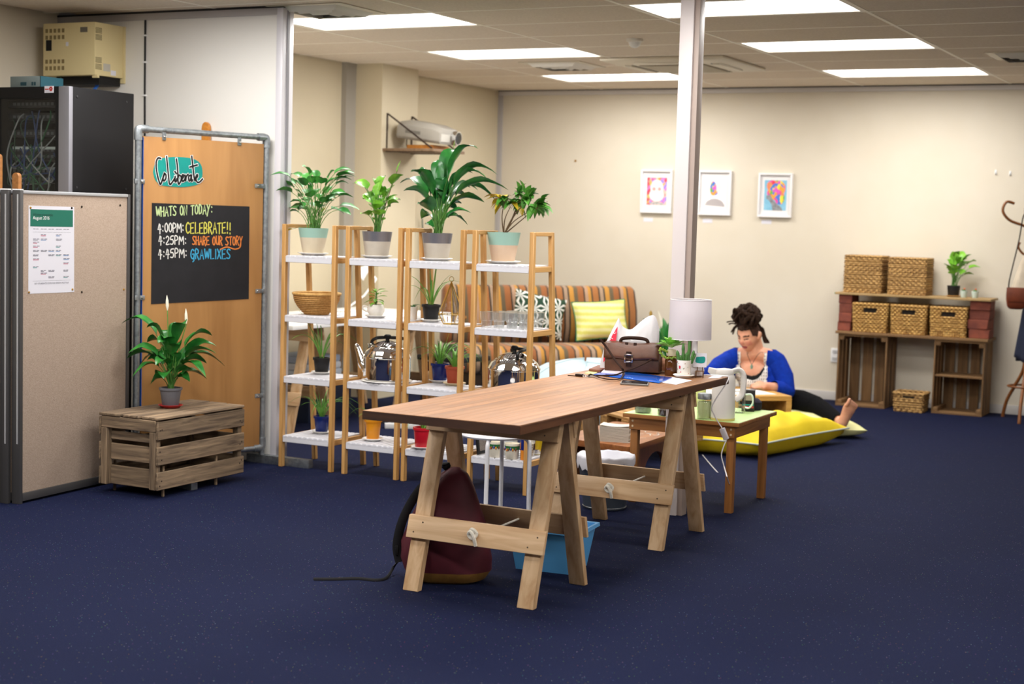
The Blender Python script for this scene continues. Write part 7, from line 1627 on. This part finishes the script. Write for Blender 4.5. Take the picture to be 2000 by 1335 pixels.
    bone('thighR', [hipR, hipR.lerp(knR, 0.5), knR], [0.098, 0.085, 0.062]); bone('shankR', [knR, knR.lerp(anR, 0.35), anR], [0.060, 0.055, 0.036])
    # left foot, sole towards the camera
    ld = (anL-knL).normalized(); fd = (UPV*0.80+RT*0.25+ld*0.2).normalized(); sn_ = (ld-fd*ld.dot(fd)).normalized(); fs = fd.cross(sn_).normalized()
    hl = anL+ld*0.045-fd*0.045
    m.loft([ring(hl+fd*(0.20*t), a, b, sn_, fs, 16, -0.01*t) for t, a, b in ((-0.05, 0.018, 0.02), (0.03, 0.033, 0.033), (0.25, 0.037, 0.037), (0.5, 0.040, 0.030), (0.75, 0.050, 0.023), (0.88, 0.050, 0.018), (0.95, 0.042, 0.013))])
    for i, (o, l, r) in enumerate(((-0.036, 0.048, 0.0135), (-0.013, 0.042, 0.0100), (0.006, 0.037, 0.0095), (0.023, 0.031, 0.009), (0.039, 0.024, 0.0085))):
        a0 = hl+fd*0.172+fs*o; m.tube([a0, a0+fd*l*0.6+sn_*0.004, a0+fd*l], [r, r, r*0.9], 8); m.sphere(a0+fd*l, r*0.95, 8, 6)
    bones.append(('footL', [anL, hl+fd*0.2]))
    m.tube([anR, anR+Vector((0.14, 0.05, -0.02))], [0.035, 0.03], 10); bones.append(('footR', [anR, anR+Vector((0.14, 0.05, -0.02))]))
    # head
    hc = aty(1463, 654, 10.96)
    fw = (VIEW*0.70-RT*0.62-UPV*0.40).normalized(); hr = UPV.cross(fw).normalized()*-1; hu = hr.cross(fw); hu = hu if hu.z > 0 else -hu; hr = fw.cross(hu)   # hr: person's right... picture-left
    m.tube([N_-FW*0.01-Vector((0, 0, 0.03)), N_.lerp(hc, 0.5)-fw*0.02, hc-fw*0.01-hu*0.03], [0.062, 0.056, 0.055], 16); bones.append(('neck', [N_, hc-hu*0.05]))
    def headpt(u, v):
        th = 2*PI*u; ph = PI*v; x = math.sin(ph)*math.sin(th); y = math.sin(ph)*math.cos(th); z = math.cos(ph)
        X, Y, Z = x*0.076, y*0.096, z*0.118
        k = max(0, -Z/0.118)                                  # jaw taper
        X *= 1-0.34*k**1.5; Y = Y*(1-0.10*k) + (0.012*k if Y > 0 else 0.028*k)
        if Y > 0:
            g = lambda cx_, cz_, sx_, sz_: math.exp(-((X-cx_)/sx_)**2-((Z-cz_)/sz_)**2)
            Y += 0.026*g(0, -0.018, 0.013, 0.020)+0.012*g(0, 0.008, 0.010, 0.022)-0.010*g(-0.032, 0.008, 0.017, 0.012)-0.010*g(0.032, 0.008, 0.017, 0.012)
            Y += 0.006*g(-0.03, 0.028, 0.026, 0.009)+0.006*g(0.03, 0.028, 0.026, 0.009)+0.008*g(0, -0.052, 0.022, 0.007)+0.007*g(0, -0.066, 0.02, 0.007)-0.006*g(0, -0.059, 0.026, 0.003)+0.009*g(0, -0.095, 0.024, 0.016)
            Y += 0.006*g(-0.042, -0.03, 0.022, 0.025)+0.006*g(0.042, -0.03, 0.022, 0.025)
        return hc+hr*X+fw*Y+hu*Z
    nu, nv = 48, 40; rings_ = [[headpt(i/nu, max(0.004, min(0.996, j/nv))) for i in range(nu)] for j in range(nv+1)]; m.loft(rings_)
    for s in (-1, 1):
        e = hc+hr*(0.074*s)-fw*0.012-hu*0.004
        m.sphere(e+hr*(0.006*s), 0.033, 12, 8, (0.4, 0.6, 1.0))
        m.tube(spline([e-hu*0.028, e-hu*0.01-fw*0.014+hr*s*0.012, e+hu*0.018-fw*0.016+hr*s*0.014, e+hu*0.03], 4), 0.006, 6)
    bones.append(('head', [hc-hu*0.06, hc+hu*0.06]))
    raw = m.mesh('body_raw', smooth=False); ro = bpy.data.objects.new('body_raw', raw); COL.objects.link(ro)
    md = ro.modifiers.new('r', 'REMESH'); md.mode = 'VOXEL'; md.voxel_size = 0.0045
    sm = ro.modifiers.new('s', 'SMOOTH'); sm.iterations = 2; sm.factor = 0.5
    dg = bpy.context.evaluated_depsgraph_get(); me = bpy.data.meshes.new_from_object(ro.evaluated_get(dg)); bpy.data.objects.remove(ro)
    nv_ = len(me.vertices); V = np.empty(nv_*3); me.vertices.foreach_get('co', V); V = V.reshape(-1, 3); Nn = np.empty(nv_*3); me.vertices.foreach_get('normal', Nn); Nn = Nn.reshape(-1, 3)
    faces = [tuple(p.vertices) for p in me.polygons]
    # nearest bone per vertex
    names = [b[0] for b in bones]; D = np.full((len(bones), nv_), 9.0); Tt = np.zeros((len(bones), nv_))
    rad = {'torso': 0.15, 'head': 0.09, 'neck': 0.055, 'handL': 0.03, 'handR': 0.03, 'uarmL': 0.058, 'uarmR': 0.058, 'farmL': 0.042, 'farmR': 0.042, 'thighL': 0.085, 'thighR': 0.085, 'shankL': 0.052, 'shankR': 0.052, 'footL': 0.035, 'footR': 0.035}
    for bi, (nm, pts) in enumerate(bones):
        tot = sum((b-a).length for a, b in zip(pts, pts[1:])); acc = 0
        for a, b in zip(pts, pts[1:]):
            A_ = np.array(a); d = np.array(b-a); l2 = d@d; t = np.clip(((V-A_)@d)/l2, 0, 1); dist = np.linalg.norm(V-A_-t[:, None]*d, axis=1)-rad[nm]
            up_ = dist < D[bi]; D[bi] = np.where(up_, dist, D[bi]); Tt[bi] = np.where(up_, (acc+t*math.sqrt(l2))/tot, Tt[bi]); acc += math.sqrt(l2)
    D[names.index('torso')] += 0.0; near_ = D.argmin(0); tt = Tt[near_, np.arange(nv_)]; bn = np.array(names)[near_]
    dot = lambda vec, org: (V-np.array(org))@np.array(vec)
    s_ = dot(PL_, sp1); w_ = V[:, 2]-(shL.z+shR.z)/2; fr = dot(FW, sp1)
    hx, hy, hz = dot(hr, hc), dot(fw, hc), dot(hu, hc)
    isarm = np.isin(bn, ['uarmL', 'uarmR']) | (np.isin(bn, ['farmL', 'farmR']) & (tt < 0.62)); ist = np.isin(bn, ['torso']) | (np.isin(bn, ['neck']) & (w_ < 0.035) & (np.abs(s_) > 0.06)); isleg = np.isin(bn, ['thighL', 'thighR']) | (np.isin(bn, ['shankL', 'shankR']) & (tt < 0.97))
    front = Nn@np.array(FW) > 0.0
    neckline = -0.095+0.125*np.clip(np.abs(s_)/0.108, 0, 1)**2.4
    person = thing('person', 'person in a blue cardigan with piled-up dreadlocks drawing while seated on the floor', 'person', (pel.x, pel.y, 0))
    inv = wm(person).inverted()
    SKIN = mat('skin', 'dba283', 0.5, sss=0.12, col2='d2967a', nscale=20); LIP = mat('lips', '9c4046', 0.4); BROW = mat('brow_hair', '3a241a', 0.8); SHAV = mat('shaved_hair', '3c2a22', 0.95, spec=0.1); HAIR = mat('dread_hair', '1f140e', 0.9, spec=0.2, col2='35241a', nscale=60, bump=0.4, bscale=150)
    body = bpy.data.meshes.new('body'); body.from_pydata([tuple(inv @ Vector(v)) for v in V], [], faces)
    for mt in (SKIN, LIP, BROW, mat('cheek_skin', 'd08872', 0.5, sss=0.12)): body.materials.append(mt)
    fc = np.array([np.mean([hx[list(f)], hy[list(f)], hz[list(f)]], axis=1) for f in faces]); mi = np.zeros(len(faces), int)
    F0 = (fc[:, 1] > 0.05); X, Z = np.abs(fc[:, 0]), fc[:, 2]
    mi[F0 & (X < 0.024-0.5*np.abs(Z+0.059)) & (np.abs(Z+0.059) < 0.013)] = 1
    mi[F0 & (X > 0.012) & (X < 0.052) & (np.abs(Z-0.030+0.12*np.abs(X-0.03)) < 0.0052)] = 2
    mi[F0 & (X > 0.016) & (X < 0.046) & (np.abs(Z-0.004) < 0.0030)] = 2
    mi[F0 & (mi == 0) & (X > 0.022) & (X < 0.056) & (np.abs(Z+0.03) < 0.02)] = 3
    mi[F0 & (mi == 0) & (X < 0.016) & (np.abs(Z+0.018) < 0.014)] = 3
    body.polygons.foreach_set('material_index', mi.astype('i')); body.polygons.foreach_set('use_smooth', [True]*len(faces)); link('body', body, person)
    FA = [list(f) for f in faces]
    def shell(name, mask, off, mt, push=None):
        keep = [f for f in FA if mask[f].all()]
        if not keep: return
        ids = sorted({i for f in keep for i in f}); idx = {v: k for k, v in enumerate(ids)}
        P = V[ids]+Nn[ids]*off
        if push is not None: P = P+np.array(push)
        b = bpy.data.meshes.new(name); b.from_pydata([tuple(inv @ Vector(p)) for p in P], [], [tuple(idx[i] for i in f) for f in keep]); b.materials.append(mt); b.polygons.foreach_set('use_smooth', [True]*len(keep))
        o = link(name, b, person); sd = o.modifiers.new('thick', 'SOLIDIFY'); sd.thickness = 0.003; sd.offset = 1.0; return o
    BLUE = mat('cobalt_knit', '0a33a0', 0.9, spec=0.2, col2='082a8c', nscale=30)
    KN = mat('knit_tmp', 'e6e2dc', 0.9); KN.name = 'white_open_knit'; nt = KN.node_tree; Nd = nt.nodes; Lk = nt.links
    tc = Nd.new('ShaderNodeTexCoord'); mp = Nd.new('ShaderNodeMapping'); mp.inputs['Rotation'].default_value = (0, 0, -math.atan2(PL_.y, PL_.x)); Lk.new(tc.outputs['Object'], mp.inputs[0]); br = Nd.new('ShaderNodeTexBrick'); br.inputs['Scale'].default_value = 1.0; br.inputs['Brick Width'].default_value = 0.024; br.inputs['Row Height'].default_value = 0.016; br.inputs['Mortar Size'].default_value = 0.0062; br.offset = 0.0
    sx_ = Nd.new('ShaderNodeSeparateXYZ'); cb2 = Nd.new('ShaderNodeCombineXYZ'); Lk.new(mp.outputs[0], sx_.inputs[0]); Lk.new(sx_.outputs['Z'], cb2.inputs['X']); Lk.new(sx_.outputs['X'], cb2.inputs['Y']); Lk.new(cb2.outputs[0], br.inputs['Vector'])
    br.inputs['Color1'].default_value = srgb('2a2926'); br.inputs['Color2'].default_value = srgb('383632'); br.inputs['Mortar'].default_value = srgb('e9e5df'); Lk.new(br.outputs['Color'], Nd['Principled BSDF'].inputs['Base Color'])
    low = w_ < 0.05
    shell('camisole', ist & low & front & (np.abs(s_) < 0.135) & (w_ < neckline) & (w_ > -0.40), 0.003, mat('black_jersey', '121214', 0.9))
    shell('knit_top', ist & low & front & (np.abs(s_) < 0.15) & (w_ < neckline-0.032) & (w_ > -0.46) | (ist & front & (np.abs(s_) > 0.085) & (np.abs(s_) < 0.135) & (w_ < 0.075) & (w_ > -0.46)), 0.008, KN)
    opening = front & (np.abs(s_) < 0.108+0.03*np.clip(-w_/0.4, 0, 1)) & ist
    tn = np.isin(bn, ['torso', 'neck'])
    op2 = (Nn@np.array(FW) > -0.15) & (np.abs(s_) < 0.104+0.03*np.clip(-w_/0.4, 0, 1)) & tn
    shell('cardigan', (isarm | (tn & (w_ < 0.085) & (w_ > -0.47) & (np.abs(s_) > 0.058)) | (tn & ~front & (w_ < 0.06) & (w_ > -0.47))) & ~op2, 0.014, BLUE)
    shell('trousers', isleg | (ist & (w_ < -0.36)), 0.008, mat('black_trousers', '0c0c0e', 0.95, spec=0.1))
    # hair: shaved sides, then dreadlocks piled on top
    shell('shaved_sides', (bn == 'head') & (hy < 0.052) & (hz > -0.015+0.5*np.clip(hy+0.02, 0, 1)) & (np.abs(hx) < 0.079), 0.002, SHAV)
    shell('hairline', (bn == 'head') & (hz > 0.066) & (hy < 0.085), 0.006, HAIR)
    q = random.Random(17); bun = hc+hu*0.115-fw*0.015; B_ = lambda x, y, z: bun+hr*x+fw*y+hu*z
    def dread(pts, r): MB().tube(spline(pts, 5), [r*(0.85+0.3*q.random()) for _ in range(5*(len(pts)-1))]+[r*0.5], 6).build('dreadlock', HAIR, person, True)
    for i in range(60):
        a = q.uniform(0, 2*PI); rr_ = q.uniform(0.04, 0.10); a2 = a+q.uniform(-1.2, 1.2)
        st = B_(0.062*math.cos(a), 0.07*math.sin(a), -0.028)
        dread([st, B_(rr_*1.15*math.cos(a), rr_*1.1*math.sin(a), 0.01+q.uniform(0, 0.03)), B_(rr_*0.8*math.cos(a2), rr_*0.8*math.sin(a2), 0.06+q.uniform(0, 0.045)), B_(0.035*math.cos(a2+1), 0.035*math.sin(a2+1), 0.05+q.uniform(0, 0.03)), B_(0.05*math.cos(a2+2), 0.05*math.sin(a2+2), 0.02+q.uniform(0, 0.04))], q.uniform(0.0085, 0.0125))
    for x, y, x2, y2 in ((1438, 628, 1419, 629), (1436, 632, 1423, 633), (1437, 636, 1428, 649), (1436, 640, 1431, 653), (1470, 605, 1481, 613), (1458, 600, 1478, 603)):
        p0 = near(x, y, hc); p2 = near(x2, y2, hc); dread([bun.lerp(p0, 0.6), p0, p0.lerp(p2, 0.5)+UPV*0.006, p2], 0.006)
    for i in range(7):
        b0 = hc-fw*0.085+hr*(-0.05+0.014*i)+hu*0.04; dread([b0+hu*0.05+fw*0.03, b0, near(1485+i*0.6, 640, hc+_f*0.07), near(1489+i*0.8, 655, hc+_f*0.08), near(1494+i*1.4, 670, hc+_f*0.07)], 0.0075)
    # necklace, rings
    ch = L(0.80)+FW*0.125
    pend = planept(1468, 712, ch+FW*0.012, FW)
    MB().tube(spline([N_+PL_*0.055+FW*0.03, planept(1482, 690, ch, FW), pend], 6), 0.0018, 5).build('necklace', STW, person, True); MB().tube(spline([N_-PL_*0.05+FW*0.05, planept(1459, 690, ch, FW), pend], 6), 0.0018, 5).build('necklace', STW, person, True)
    MB().tube([pend+UPV*0.006, pend-UPV*0.008, pend-UPV*0.03], [0.002, 0.011, 0.008], 5).build('pendant', mat('green_stone', '6a8a78', 0.3), person, True)
    # pen in the right hand is hidden; pencil stub beside the left hand
    return person
build_person()
